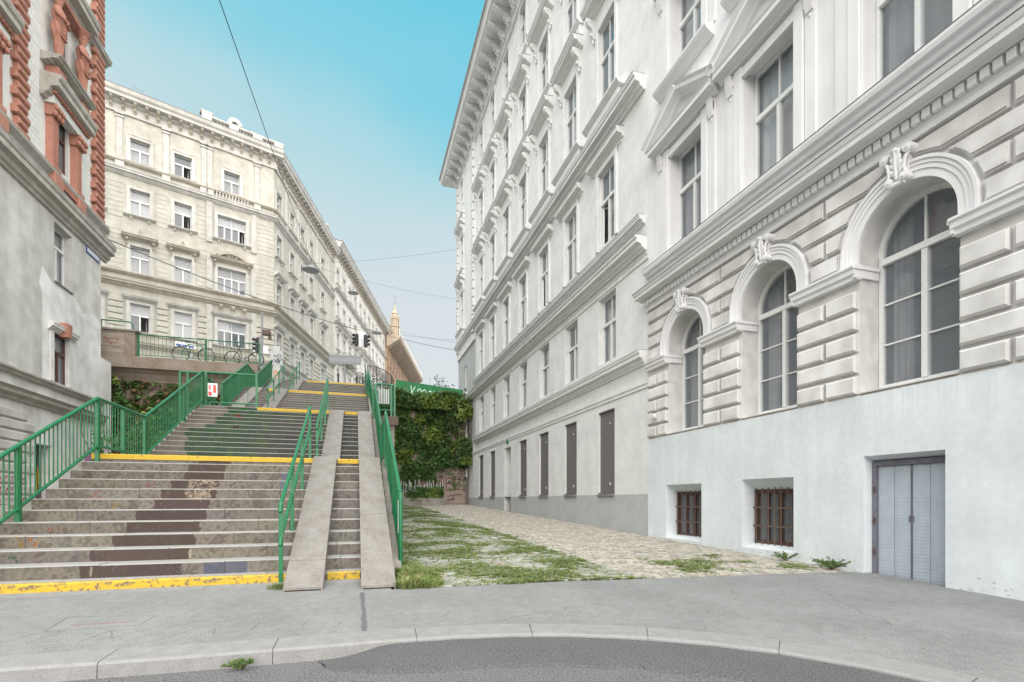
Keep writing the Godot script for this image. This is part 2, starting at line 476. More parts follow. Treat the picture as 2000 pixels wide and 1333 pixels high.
func ground() -> void:
	var mb := MB.new()
	mb.quad(P(-300, -3.0, -120), P(300, -3.0, -120), P(300, -3.0, 480), P(-300, -3.0, 480))
	struct(mb, "ground", M.earth)
	# road
	mb = sheet([Vector2(-40, -30), Vector2(40, -30), Vector2(40, 4.0), Vector2(4.0, 4.0), Vector2(3.4, 4.75), Vector2(-40, 4.75)], func(_x, d): return G(d) - 0.105)
	struct(mb, "road", M.road)
	# asphalt wedge laid against the kerb
	mb = MB.new()
	var outl := [[-0.12, 4.09, 0.02], [-0.06, 3.98, 0.1], [0.08, 3.80, 0.3], [0.3, 3.70, 0.42]]
	var prev := []
	for i in 80:
		var s := i / 79.0
		var fi := lerpf(5.15, 14.0, s)
		var k := int(fi)
		var kb: Vector2 = kerb_front(k, 0.31).lerp(kerb_front(k + 1, 0.31), fi - k)
		var a: Vector2 = KB[maxi(k - 1, 0)]; var b: Vector2 = KB[mini(k + 2, KB.size() - 1)]
		var nn := Vector2((b - a).normalized().y, -(b - a).normalized().x)
		var w := 0.46 * pow(clampf(s * 9.0, 0, 1), 0.45) + 0.02 * sin(s * 43.0) + 0.012 * sin(s * 91.0)
		var p0 := kb - nn * 0.02; var p1 := kb + nn * w * 0.6; var p2 := kb + nn * w; var p3 := kb + nn * (w + 0.02)
		var d0 := lerpf(0.104, minf(kerb_drop(kb.x) + 0.012, 0.09), smoothstep(0.0, 0.09, s))
		var d2 := lerpf(0.106, 0.084, smoothstep(0.0, 0.06, s))
		var row := [P(p0.x, G(p0.y) - d0, p0.y), P(p1.x, G(p1.y) - d0 - (d2 - d0) * 0.45, p1.y), P(p2.x, G(p2.y) - d2, p2.y), P(p3.x, G(p3.y) - 0.107, p3.y)]
		if prev:
			for j in 3: mb.quad(prev[j], prev[j + 1], row[j + 1], row[j])
		prev = row
	struct(mb, "road_patch", M.road_patch)
	# pavement
	var pts := []
	for q in KB: pts.append(q)
	pts.append_array([Vector2(7.25, -9), Vector2(7.25, 5.76), Vector2(6.23, 5.9), Vector2(3.63, 6.06), Vector2(1.89, 6.2), Vector2(0.98, 6.18), Vector2(0.4, 6.2), Vector2(0.4, 7.3), Vector2(-4.55, 7.3), Vector2(-4.55, 6.9), Vector2(-16, 6.9)])
	var pave := sheet(pts, func(_x, d): return G(d))
	for i in pave.v.size(): pave.uv[i] = Vector2((pave.v[i].x + 5.0) / 12.5, (-pave.v[i].z - 1.8) / 5.6)
	struct(pave, "pavement", paving_material())
	# kerb stones
	mb = MB.new()
	for i in KB.size() - 1:
		var a0: Vector2 = KB[i]; var a1: Vector2 = KB[i + 1]
		var b0 := kerb_front(i, 0.29); var b1 := kerb_front(i + 1, 0.29)
		mb.quad(P(b0.x, G(b0.y) - 0.16, b0.y), P(b1.x, G(b1.y) - 0.16, b1.y), P(b1.x, G(b1.y) - 0.012, b1.y), P(b0.x, G(b0.y) - 0.012, b0.y))
		mb.quad(P(b0.x, G(b0.y) - 0.012, b0.y), P(b1.x, G(b1.y) - 0.012, b1.y), P(a1.x, G(a1.y) - 0.012, a1.y), P(a0.x, G(a0.y) - 0.012, a0.y))
	var bed := struct(mb, "kerb", M.kerb_side)
	var cv := Curve2D.new()
	for i in KB.size(): cv.add_point(KB[i])
	var total := cv.get_baked_length()
	var s0 := 0.9
	while s0 < total - 8.0:
		var ln := rng.randf_range(0.95, 1.25)
		if s0 < 11.0: ln = 1.6
		mb = MB.new()
		var top := MB.new()
		var n := 6
		var r := []
		for i in n + 1:
			var s := s0 + (ln - 0.006) * i / n
			var c := cv.sample_baked(s)
			var t := (cv.sample_baked(s + 0.25) - cv.sample_baked(s - 0.25)).normalized()
			var nn := Vector2(t.y, -t.x)
			var f := c + nn * 0.30; var e := c + nn * 0.282; var bk := c - nn * 0.01
			r.append([P(bk.x, G(bk.y) + 0.004, bk.y), P(e.x, G(e.y) + 0.004, e.y), P(f.x, G(f.y) - 0.014, f.y), P(f.x + nn.x * 0.01, G(f.y) - 0.17, f.y + nn.y * 0.01), P(bk.x, G(bk.y) - 0.17, bk.y)])
		for i in n:
			top.quad(r[i][1], r[i + 1][1], r[i + 1][0], r[i][0])
			top.quad(r[i][2], r[i + 1][2], r[i + 1][1], r[i][1])
			mb.quad(r[i][3], r[i + 1][3], r[i + 1][2], r[i][2])
		for e in [0, n]:
			var q = r[e]
			mb.quad(q[4], q[3], q[2], q[0])
		var o := part(top, "kerb_stone", M.kerb, bed)
		part(mb, "face", M.kerb_side, o)
		s0 += ln
	# tar seam across the pavement
	mb = MB.new()
	var pl := P(0.05, G(6.1) + 0.004, 6.1); var pr := P(0.085, G(6.1) + 0.004, 6.1)
	for i in 12:
		var d := 6.1 - 1.63 * (i + 1) / 12.0
		var ww := rng.randf_range(0.012, 0.026)
		var cx := 0.07 + rng.randf_range(-0.008, 0.008)
		var ql := P(cx - ww, G(d) + 0.004, d); var qr := P(cx + ww, G(d) + 0.004, d)
		mb.quad(ql, qr, pr, pl)
		pl = ql; pr = qr
	struct(mb, "tar_seam", M.tar)
	# lanes under the setts
	mb = sheet([Vector2(0.35, 6.1), Vector2(7.3, 5.6), Vector2(7.3, 34), Vector2(0.35, 34)], func(_x, d): return G(d) - 0.022)
	struct(mb, "lane", M.earth)
	mb = sheet([Vector2(-16, 6.85), Vector2(-4.5, 6.85), Vector2(-4.5, 7.0), Vector2(-16, 7.0)], func(_x, d): return GL(d) + 0.002)
	var m2 := sheet([Vector2(-16, 7.0), Vector2(-4.5, 7.0), Vector2(-4.5, 28), Vector2(-16, 28)], func(_x, d): return GL(d) + 0.002)
	mb.v.append_array(m2.v); mb.n.append_array(m2.n); mb.uv.append_array(m2.uv); mb.col.append_array(m2.col)
	struct(mb, "side_lane", M.concrete)
	setts()

func paving_material() -> StandardMaterial3D:
	# worn asphalt with the chalk drawing and the scratched letters that lie on it
	var w := 1600; var h := 717
	var im := Image.create(w, h, false, Image.FORMAT_RGB8)
	var a := noise_bytes(31, 0.006, 512, 512); var b := noise_bytes(32, 0.05, 512, 512); var c := noise_bytes(33, 0.4, 512, 512, 1)
	var r2 := RandomNumberGenerator.new(); r2.seed = 4
	for y in h:
		for x in w:
			var i := (y % 512) * 512 + x % 512
			var k := 0.90 + (a[i] - 127) * 0.0004 + (b[i] - 127) * 0.0004 + (c[i] - 127) * 0.0010
			im.set_pixel(x, y, Color(k * 0.985, k * 0.985, k * 0.975))
	var X := func(x: float, d: float) -> Vector2: return Vector2((x + 5.0) / 12.5 * w, (d - 1.8) / 5.6 * h)
	var grey := Color(0.55, 0.55, 0.60, 0.55); var pale := Color(0.96, 0.96, 0.94, 0.55)
	stroke(im, [X.call(-2.46, 5.16), X.call(-2.52, 5.66), X.call(-1.78, 5.52)], 3, grey, 0.6)
	for i in 26: stroke(im, [X.call(-2.44 + i * 0.026, 5.17), X.call(-2.47 + i * 0.027, 5.6)], 3.2, pale, 0.8)
	for i in 9: stroke(im, [X.call(-2.33 + i * 0.05, 5.3), X.call(-2.3 + i * 0.05, 5.36)], 4, Color(0.86, 0.45, 0.44, 0.5), 0.7)
	for i in 9: stroke(im, [X.call(-2.36 + i * 0.05, 5.44), X.call(-2.33 + i * 0.05, 5.46)], 4, Color(0.62, 0.70, 0.66, 0.5), 0.7)
	stroke(im, [X.call(-1.82, 5.18), X.call(-2.46, 5.16)], 3, grey, 0.6)
	stroke(im, [X.call(-1.78, 5.5), X.call(-1.80, 5.2)], 3, grey, 0.6)
	for q in [[[-2.6, 4.85], [-2.5, 5.1], [-2.3, 5.12], [-2.42, 4.82], [-2.2, 4.82]], [[-2.05, 4.78], [-1.95, 5.05], [-1.85, 4.8], [-1.68, 5.05]], [[-1.43, 4.7], [-1.3, 4.95]], [[-1.15, 4.9], [-1.12, 4.72], [-0.95, 4.74]], [[-0.85, 4.75], [-0.82, 5.0], [-0.7, 5.0]], [[-0.45, 4.8], [-0.42, 4.95]]]:
		var s := []
		for p in q: s.append(X.call(p[0], p[1]))
		stroke(im, s, 2.6, Color(0.52, 0.53, 0.56, 0.4), 0.7)
	for q in [[1.2, 4.5, 2.6, 5.0], [4.6, 3.4, 5.8, 5.7], [-4.2, 5.4, -2.9, 6.4], [2.2, 6.0, 3.9, 5.5], [5.0, 2.4, 6.9, 3.3]]:     # hairline cracks
		var s := []
		for k in 14:
			var t := k / 13.0
			s.append(X.call(lerpf(q[0], q[2], t) + r2.randfn(0, 0.035), lerpf(q[1], q[3], t) + r2.randfn(0, 0.035)))
		stroke(im, s, 1.4, Color(0.5, 0.5, 0.5, 0.5), 0.5)
	for i in 240:   # old gum and tar spots
		var p := Vector2(r2.randf() * w, r2.randf() * h)
		stroke(im, [p, p + Vector2(r2.randf_range(-3, 3), 0)], r2.randf_range(1.6, 3.2), Color(0.5, 0.5, 0.5, r2.randf_range(0.25, 0.7)))
	for i in 40:    # faint scuffs
		var p := Vector2(r2.randf() * w, r2.randf() * h)
		var dir := Vector2.from_angle(r2.randf() * TAU) * r2.randf_range(6, 26)
		stroke(im, [p, p + dir, p + dir * 1.6 + Vector2(r2.randf_range(-5, 5), 3)], 1.8, Color(0.7, 0.7, 0.7, 0.3), 0.5)
	var m := StandardMaterial3D.new()
	m.albedo_color = Color(0.265, 0.268, 0.27).linear_to_srgb()
	m.albedo_texture = ImageTexture.create_from_image(im)
	m.roughness = 0.9
	m.heightmap_enabled = true; m.heightmap_texture = m.albedo_texture; m.heightmap_scale = 0.1
	return m

# the paving setts of the lane: fine beige ones by the houses, long mossy rows by the stairs
func sett_shape(mb: MB, x: float, d: float, w: float, l: float, y: float, turn: float, r: RandomNumberGenerator) -> void:
	var b := minf(w, l) * 0.10
	var lo := []; var hi := []
	for k in 8:
		var sx := -1.0 if k in [0, 5, 6, 7] else 1.0
		var sd := -1.0 if k in [0, 1, 2, 7] else 1.0
		var cut := 0.13
		var px := w * 0.5 * sx * (1.0 - (cut if k in [0, 1, 4, 5] else 0.0)) + r.randf_range(-0.006, 0.006)
		var pd := l * 0.5 * sd * (1.0 - (cut if k in [2, 3, 6, 7] else 0.0)) + r.randf_range(-0.006, 0.006)
		var v2 := Vector2(px, pd)
		lo.append(v2); hi.append(v2 * (1.0 - b / minf(w, l) * 1.1))
	var tf := Transform2D(turn, Vector2(x, d))
	var tip := r.randf_range(-0.02, 0.02); var tip2 := r.randf_range(-0.02, 0.02)
	var top := []; var bot := []
	for k in 8:
		var a: Vector2 = tf * lo[k]; var e: Vector2 = tf * hi[k]
		bot.append(P(a.x, G(a.y) - 0.03, a.y)); top.append(P(e.x, G(e.y) + y + tip * (e.x - x) + tip2 * (e.y - d), e.y))
	var c := P(x, G(d) + y + 0.003, d)
	for k in 8:
		var j := (k + 1) % 8
		mb.tri(c, top[k], top[j])
		mb.quad(bot[k], bot[j], top[j], top[k])

var joints := PackedVector2Array()

func setts() -> void:
	var r := RandomNumberGenerator.new()
	r.seed = 21
	var near := []
	var rest := MB.new()
	var mats := {}
	var lane := Node3D.new()
	lane.name = "sett_paving"
	add_child(lane)
	lane.set_meta("kind", "structure")
	var d := 5.62
	var row := 0
	while d < 33.4:
		var grow := 1.0 + 0.0 * d
		var l := r.randf_range(0.085, 0.115) * grow
		var x := 0.52 + r.randf() * 0.1
		while x < 7.04:
			var mossy := x < 3.6
			var w := r.randf_range(0.15, 0.27) if mossy else r.randf_range(0.10, 0.17)
			var edge := 6.22 if x < 3 else lerpf(6.14, 5.84, (x - 3.0) / 4.1)
			var dd := d + 0.03 * sin(x * 1.7 + row)
			if dd - l / 2 > edge - 0.03:
				var tone := r.randf_range(0.66, 1.12)
				var c := Color(0.545, 0.52, 0.46).lerp(Color(0.53, 0.46, 0.36), r.randf() * 0.45) if not mossy else Color(0.50, 0.50, 0.465).lerp(Color(0.36, 0.38, 0.29), r.randf() * 0.5)
				c = Color(c.r * tone, c.g * tone, c.b * tone)
				if r.randf() < 0.02: c = Color(0.46, 0.34, 0.27)
				var y := r.randf_range(-0.007, 0.007)
				var gp := 0.015 if mossy else 0.010
				if near.size() < 300 and dd < 8.3 and r.randf() < 0.85 and x > 0.8:
					near.append(1)
					var mb := MB.new()
					mb.c = c
					sett_shape(mb, x + w / 2, dd, w - gp, l - gp, y, r.randf_range(-0.05, 0.05), r)
					part(mb, "sett", M.sett, lane)
				else:
					rest.c = c
					sett_shape(rest, x + w / 2, dd, w - gp, l - gp, y, r.randf_range(-0.05, 0.05), r)
				if mossy or dd < 8.0:
					for k in 8: joints.append(Vector2(x + r.randf() * w, dd - l / 2 + r.randfn(0, 0.004)))
					for k in 3: joints.append(Vector2(x + r.randfn(0, 0.004), dd + r.randf_range(-0.5, 0.5) * l))
			x += w
		d += l
		row += 1
	var o := part(rest, "further_setts", M.sett, lane)
	o.set_meta("kind", "stuff")

# ---------------------------------------------------------------- stairs
# flights: first riser d, risers, rise, tread, foot y, left x, right x
const FL := [[7.0, 12, 0.16, 0.355, 0.0, -4.5, 0.5], [13.2, 13, 0.155, 0.345, 1.92, -4.5, 0.5], [19.0, 11, 0.152, 0.38, 3.935, -4.5, 0.42], [25.0, 12, 0.152, 0.38, 5.607, -4.5, 0.42]]

func mural(flight: int) -> ImageTexture:
	# worn paint, tags and dirt on the risers: one strip of pixels for each riser
	var w := 1024; var rows: int = FL[flight][1]; var rh := 32; var h := rows * rh
	var im := Image.create(w, h, false, Image.FORMAT_RGB8)
	var a := noise_bytes(50 + flight, 0.01, 512, 512); var b := noise_bytes(60 + flight, 0.06, 512, 512); var c := noise_bytes(70, 0.4, 512, 512, 1)
	var r := RandomNumberGenerator.new(); r.seed = 90 + flight
	for y in h:
		var k := y / rh     # riser counted from the foot
		var off := (k * 137) % 512
		for x in w:
			var i := ((y + off) % 512) * 512 + (x + off * 3) % 512
			var na := (a[i] - 127) / 127.0; var nb := (b[i] - 127) / 127.0; var nc := (c[i] - 127) / 127.0
			var q := 0.155 + na * 0.07 + nb * 0.055 + nc * 0.035
			var col := Color(q * 1.06, q * 0.99, q * 0.87)
			col = col.lerp(Color(0.06, 0.045, 0.038), 0.65 * smoothstep(0.15, 0.6, na + nb * 0.7))
			var u := float(x) / w
			var wob := nb * 0.006
			if flight == 0:
				# the brown trunk that narrows upwards
				var l := lerpf(0.255, 0.335, k / 11.0); var rr := lerpf(0.485, 0.44, k / 11.0)
				l += 0.008 * sin(k * 2.3); rr += 0.008 * sin(k * 3.1)
				if u + wob > l and u + wob < rr and nb + nc * 0.5 > -0.75:
					col = col.lerp(Color(0.052, 0.034, 0.029), 0.88)
				if k == 1 and u > 0.53 and u < 0.63 and nb > -0.6: col = col.lerp(Color(0.06, 0.075, 0.12), 0.75)
				if k in [8, 9] and u > 0.64 and u < 0.672 and nb > -0.4: col = col.lerp(Color(0.10, 0.12, 0.17), 0.8)
				if nb > 0.45 and na > 0.05: col = col.lerp(Color(0.09, 0.08, 0.075), 0.7)
			elif flight == 1:
				# the green crown
				var cen := 0.33 + 0.25 * (k / 12.0); var t := k / 12.0
				var l := 0.14 - 0.075 * exp(-pow((k - 5.0) / 2.2, 2)) + 0.015 * sin(k * 1.9) + 0.02 * smoothstep(0.5, 0.7, t)
				if u + wob * 2.0 > l and u < 0.97:
					var g := Color(0.016, 0.045, 0.026).lerp(Color(0.040, 0.043, 0.042), smoothstep(0.28, 0.55, u))
					g = g.lerp(Color(0.02, 0.085, 0.025), clampf(nb * 1.6, 0, 1) * (1.0 - smoothstep(0.3, 0.6, u)))
					if na > 0.35: g = g.lerp(Color(0.05, 0.10, 0.02), 0.45)
					col = col.lerp(g, 0.85 if nc > -0.7 else 0.4)
				else: col = col.lerp(Color(0.17, 0.15, 0.125), 0.5)
			else:
				if nb > 0.2 and u > 0.45: col = col.lerp(Color(0.03, 0.15, 0.05), 0.55)
				col = col.lerp(Color(0.10, 0.07, 0.08), 0.3)
			im.set_pixel(x, y, col.linear_to_srgb())
	if flight == 0:
		for q in [[8, 0.40, 0.055, 0.9], [7, 0.405, 0.045, 0.6]]:      # pale cloud with a scrawl
			for i in 150:
				var p := Vector2((q[1] + r.randf_range(-q[2], q[2]) * 0.8) * w, (q[0] + r.randf()) * rh)
				stroke(im, [p, p + Vector2(3, 1)], 5, Color(0.62, 0.58, 0.5, 0.35))
		var s := []
		for i in 14: s.append(Vector2((0.37 + 0.0042 * i) * w, (8.25 + 0.4 * (i % 2) + 0.12 * sin(i * 1.7)) * rh))
		stroke(im, s, 2.0, Color(0.2, 0.2, 0.2, 0.8), 0.3)
		for q in [[10, 0.13, 0.3], [8, 0.13, 0.3], [9, 0.1, 0.25], [6, 0.12, 0.22], [5, 0.1, 0.2]]:
			var s2 := []
			for i in 60: s2.append(Vector2((q[1] + (q[2] - q[1]) * (i + 2.2 * sin(i * 0.9)) / 59.0) * w, (q[0] + 0.5 + 0.22 * sin(i * 0.43 + q[0]) + 0.14 * cos(i * 0.9)) * rh))
			stroke(im, s2, 1.5, Color(0.2, 0.17, 0.15, 0.5), 0.5)
		for q in [[3, 0.09, Color(0.55, 0.42, 0.08)], [3, 0.11, Color(0.55, 0.42, 0.08)], [3, 0.10, Color(0.55, 0.2, 0.12)], [4, 0.12, Color(0.5, 0.14, 0.1)], [8, 0.25, Color(0.6, 0.2, 0.25)], [6, 0.21, Color(0.6, 0.45, 0.1)], [7, 0.125, Color(0.55, 0.12, 0.1)], [2, 0.10, Color(0.1, 0.3, 0.16)], [1, 0.06, Color(0.12, 0.3, 0.15)], [11, 0.14, Color(0.6, 0.25, 0.4)]]:
			for i in 7:
				var p := Vector2((q[1] + r.randf_range(-0.014, 0.014)) * w, (q[0] + r.randf_range(0.2, 0.8)) * rh)
				stroke(im, [p, p + Vector2(r.randf_range(-6, 6), r.randf_range(-8, 8))], 3, Color(q[2].r, q[2].g, q[2].b, 0.6), 0.3)
		for q in [[1, 0.29], [2, 0.48]]: stroke(im, [Vector2(q[1] * w, (q[0] + 0.25) * rh), Vector2(q[1] * w + 2, (q[0] + 0.8) * rh)], 7, Color(0.62, 0.6, 0.57, 0.7), 0.6)
	if flight == 1:
		for q in [[10, 0.24, Color(0.5, 0.05, 0.06), 9], [10, 0.245, Color(0.5, 0.05, 0.06), 9], [7, 0.27, Color(0.22, 0.05, 0.07), 12], [9, 0.48, Color(0.4, 0.28, 0.32), 7], [8, 0.60, Color(0.42, 0.18, 0.22), 8], [6, 0.16, Color(0.12, 0.3, 0.05), 14], [11, 0.2, Color(0.05, 0.3, 0.06), 26], [12, 0.24, Color(0.05, 0.32, 0.06), 26], [11, 0.3, Color(0.05, 0.25, 0.06), 20]]:
			for i in q[3]:
				var p := Vector2((q[1] + r.randf_range(-0.016, 0.016)) * w, (q[0] + r.randf_range(0.2, 0.8)) * rh)
				stroke(im, [p, p + Vector2(5, 1)], 6, Color(q[2].r, q[2].g, q[2].b, 0.7), 0.3)
	return ImageTexture.create_from_image(im)

func stairs() -> void:
	var st := thing("stair", "wide granite public stair climbing four flights to the upper street", "stairs", P(-2, 0, 7.0))
	var o := -st.position
	var yellow := yellow_material(0.48, "yellow")
	var worn := yellow_material(0.24, "yellow_worn")
	var r := RandomNumberGenerator.new(); r.seed = 3
	# core: solid stepped mass, cut back behind the stones
	var core := []
	core.append(Vector2(7.08, -0.3))
	for f in FL:
		for k in f[1]:
			var d: float = f[0] + k * f[3] + 0.05
			core.append(Vector2(d, f[4] + k * f[2] - 0.03)); core.append(Vector2(d, f[4] + (k + 1) * f[2] - 0.03))
	core.append(Vector2(30.4, 7.40)); core.append(Vector2(30.4, -0.3))
	var mb := MB.new()
	var q := []
	for p in core: q.append(Vector2(-p.x, p.y))
	mb.prof(q, -4.46, 0.46)
	part(mb, "core", M.granite_dark, st, Transform3D(Basis(), o))
	for fi in FL.size():
		var f = FL[fi]
		var face := StandardMaterial3D.new()
		face.albedo_texture = mural(fi); face.roughness = 0.9
		face.texture_repeat = false
		face.vertex_color_use_as_albedo = true
		var n: int = f[1]
		for k in n:
			var d: float = f[0] + k * f[3]; var y0: float = f[4] + k * f[2]; var y1: float = y0 + f[2]
			var depth: float = f[3] + 0.05 if k < n - 1 else ([2.31, 1.68, 2.22, 1.25][fi])
			var xl: float = f[5] if (fi < 2) else -4.5
			var xr: float = f[6]
			if fi == 0 and k < 4: xl = -4.9 - 0.25 * (3 - k)
			if fi == 0 and k == 5: xl = -4.62
			mb = MB.new()
			mb.bx(xl + 0.01, xr - 0.01, y0 - 0.02, y1 - 0.012, -(d + depth - 0.02), -(d + 0.02))
			var step := part(mb, "step", M.granite_dark, st, Transform3D(Basis(), o))
			var x := xl
			while x < xr - 0.02:
				var w := r.randf_range(0.75, 1.35) if x < -1.6 else r.randf_range(0.35, 0.6)
				if fi > 1: w = r.randf_range(1.2, 1.8)
				if x + w > xr - 0.3: w = xr - x
				var jy := r.randf_range(-0.003, 0.003); var jd := r.randf_range(-0.006, 0.006)
				var a := x + 0.004; var b := x + w - 0.004; var zf := -(d + jd); var zb := -(d + depth)
				var yt := y1 + jy; var bv := 0.012
				var top := MB.new()
				top.quad(Vector3(a, yt, zf - bv), Vector3(b, yt, zf - bv), Vector3(b, yt, zb), Vector3(a, yt, zb))
				top.quad(Vector3(a, yt - bv, zf), Vector3(b, yt - bv, zf), Vector3(b, yt, zf - bv), Vector3(a, yt, zf - bv))
				for s in [[a, 1], [b, -1]]:
					var p := [Vector3(s[0], y0 - 0.01, zb), Vector3(s[0], y0 - 0.01, zf), Vector3(s[0], yt - bv, zf), Vector3(s[0], yt, zf - bv), Vector3(s[0], yt, zb)]
					if s[1] < 0: p.reverse()
					top.tri(p[0], p[1], p[2]); top.tri(p[0], p[2], p[3]); top.tri(p[0], p[3], p[4])
				var blk := part(top, "stone_block", M.granite, step)
				var fr := MB.new()
				var tn := r.randf_range(0.78, 1.05)
				fr.c = Color(tn, tn * r.randf_range(0.95, 1.0), tn * r.randf_range(0.88, 1.0))
				var ua: float = (a - f[5]) / (f[6] - f[5]); var ub: float = (b - f[5]) / (f[6] - f[5])
				var uv0 := Vector2(ua, (k + 0.03) / float(n)); var uv1 := Vector2(ub, (k + 0.97) / float(n))
				if y0 - 0.01 < 0: uv0.y = 0.03 / float(n)
				fr.quad(Vector3(a, y0 - 0.01, zf), Vector3(b, y0 - 0.01, zf), Vector3(b, yt - bv, zf), Vector3(a, yt - bv, zf), uv0, uv1)
				merge_surface(blk, fr, face)
				x += w
			if k == 0 and fi == 0 or k == n - 1:
				# painted yellow nosing
				var segs := [[xl, xr]]
				if fi < 2: segs = [[xl, -0.79], [-0.35, 0.05]]
				if fi >= 1: segs[0][0] = -2.9 if fi == 1 else -3.4 + 0.9 * float(fi == 3)
				for s in segs:
					mb = MB.new()
					var ph := 0.085 if k > 0 else 0.095
					mb.prof([Vector2(-(d - 0.011), y1 - ph), Vector2(-(d - 0.011), y1 - 0.008), Vector2(-(d + 0.004), y1 + 0.007), Vector2(-(d + 0.075), y1 + 0.007), Vector2(-(d + 0.075), y1 - 0.02), Vector2(-(d + 0.02), y1 - ph)], s[0], s[1])
					part(mb, "yellow_edge", worn if k == 0 else yellow, step)
	# wheel ramps
	for rp in [[0, -0.80, -0.37, 6.36], [0, 0.06, 0.46, 6.28], [1, -0.80, -0.37, 12.75], [1, 0.06, 0.46, 12.75], [2, -4.0, -3.6, 18.5], [2, -3.05, -2.65, 18.5], [3, -4.0, -3.6, 24.5], [3, -3.05, -2.65, 24.5]]:
		var f = FL[rp[0]]
		var d0: float = rp[3]; var y0: float = f[4] + (G(d0) if rp[0] == 0 else 0.0)
		var d1: float = f[0] + (f[1] - 1) * f[3]; var y1: float = f[4] + f[1] * f[2] + 0.02
		var bk := MB.new()
		bk.prof([Vector2(-d0, y0 - 0.1), Vector2(-d0, y0 + 0.012), Vector2(-d1, y1), Vector2(-d1 - 0.25, y1), Vector2(-d1 - 0.25, y1 - 0.35)], rp[1] + 0.02, rp[2] - 0.02)
		var ramp := part(bk, "wheel_ramp", M.concrete, st, Transform3D(Basis(), o))
		var cuts := [0.0, 0.42, 1.0] if rp[1] > 0 else [0.0, 0.13, 0.55, 1.0]
		for i in cuts.size() - 1:
			var ta: float = cuts[i] + (0.001 if i else 0.0); var tb: float = cuts[i + 1] - 0.001
			var da := lerpf(d0, d1, ta); var db := lerpf(d0, d1, tb); var ya := lerpf(y0 + 0.012, y1, ta) + 0.004 * (i % 2); var yb := lerpf(y0 + 0.012, y1, tb) + 0.004 * (i % 2)
			mb = MB.new()
			mb.prof([Vector2(-da, ya - 0.1), Vector2(-da, ya + 0.03), Vector2(-db, yb + 0.03), Vector2(-db, yb - 0.1)], rp[1], rp[2])
			part(mb, "slab", M.ramp, ramp)
	# granite threshold before the first riser
	mb = MB.new()
	for i in 6: mb.bx(-5.4 + i * 0.93, -5.4 + (i + 1) * 0.93 - 0.006, -0.2, G(6.9) + 0.006, -7.01, -6.72 - 0.01 * (i % 2))
	part(mb, "threshold", M.kerb, st, Transform3D(Basis(), o))
	# flank walls
	for s in [[-4.7, -4.5], [0.5, 0.62]]:
		var pr := [Vector2(-10.9, -0.2), Vector2(-10.9, 1.78), Vector2(-13.2, 1.78), Vector2(-17.34, 3.78), Vector2(-19.0, 3.80), Vector2(-22.8, 5.45), Vector2(-25.0, 5.47), Vector2(-29.2, 7.28), Vector2(-30.4, 7.28), Vector2(-30.4, -0.2)]
		if s[0] > 0: pr = [Vector2(-7.2, -0.2), Vector2(-7.2, 0.06), Vector2(-10.9, 1.74), Vector2(-13.2, 1.74), Vector2(-17.34, 3.75), Vector2(-19.0, 3.78), Vector2(-22.8, 5.42), Vector2(-25.0, 5.45), Vector2(-29.2, 7.25), Vector2(-30.4, 7.25), Vector2(-30.4, -0.2)]
		mb = MB.new()
		mb.prof(pr, s[0], s[1])
		part(mb, "flank_wall", M.concrete, st, Transform3D(Basis(), o))

func merge_surface(node: MeshInstance3D, mb: MB, m: Material) -> void:
	var me: ArrayMesh = node.mesh
	var a := []
	a.resize(Mesh.ARRAY_MAX)
	a[Mesh.ARRAY_VERTEX] = mb.v; a[Mesh.ARRAY_NORMAL] = mb.n; a[Mesh.ARRAY_TEX_UV] = mb.uv; a[Mesh.ARRAY_COLOR] = mb.col
	me.add_surface_from_arrays(Mesh.PRIMITIVE_TRIANGLES, a)
	var top := node.material_override
	node.material_override = null
	me.surface_set_material(0, top); me.surface_set_material(1, m)

func yellow_material(cut: float, key: String) -> StandardMaterial3D:
	var im := Image.create(512, 512, false, Image.FORMAT_RGB8)
	var a := noise_bytes(81, 0.02, 512, 512, 5); var b := noise_bytes(82, 0.1, 512, 512)
	for i in 512 * 512:
		var k := (a[i] - 127) / 127.0 * 0.8 + (b[i] - 127) / 127.0 * 0.45
		var c := Color(0.57, 0.375, 0.022)
		c = c * (0.9 + 0.15 * (b[i] - 127) / 127.0)
		if k > cut: c = Color(0.16, 0.125, 0.07)
		elif k > cut - 0.06: c = Color(0.5, 0.32, 0.03)
		im.set_pixel(i % 512, i / 512, c.linear_to_srgb())
	var m := mat(key, Color.WHITE, ImageTexture.create_from_image(im), 0.9, 0.6)
	return m

# ---------------------------------------------------------------- windows
func shared(key: String, make: Callable) -> ArrayMesh:
	if not cache.has(key):
		var mb := MB.new()
		make.call(mb)
		cache[key] = mb.mesh()
	return cache[key]

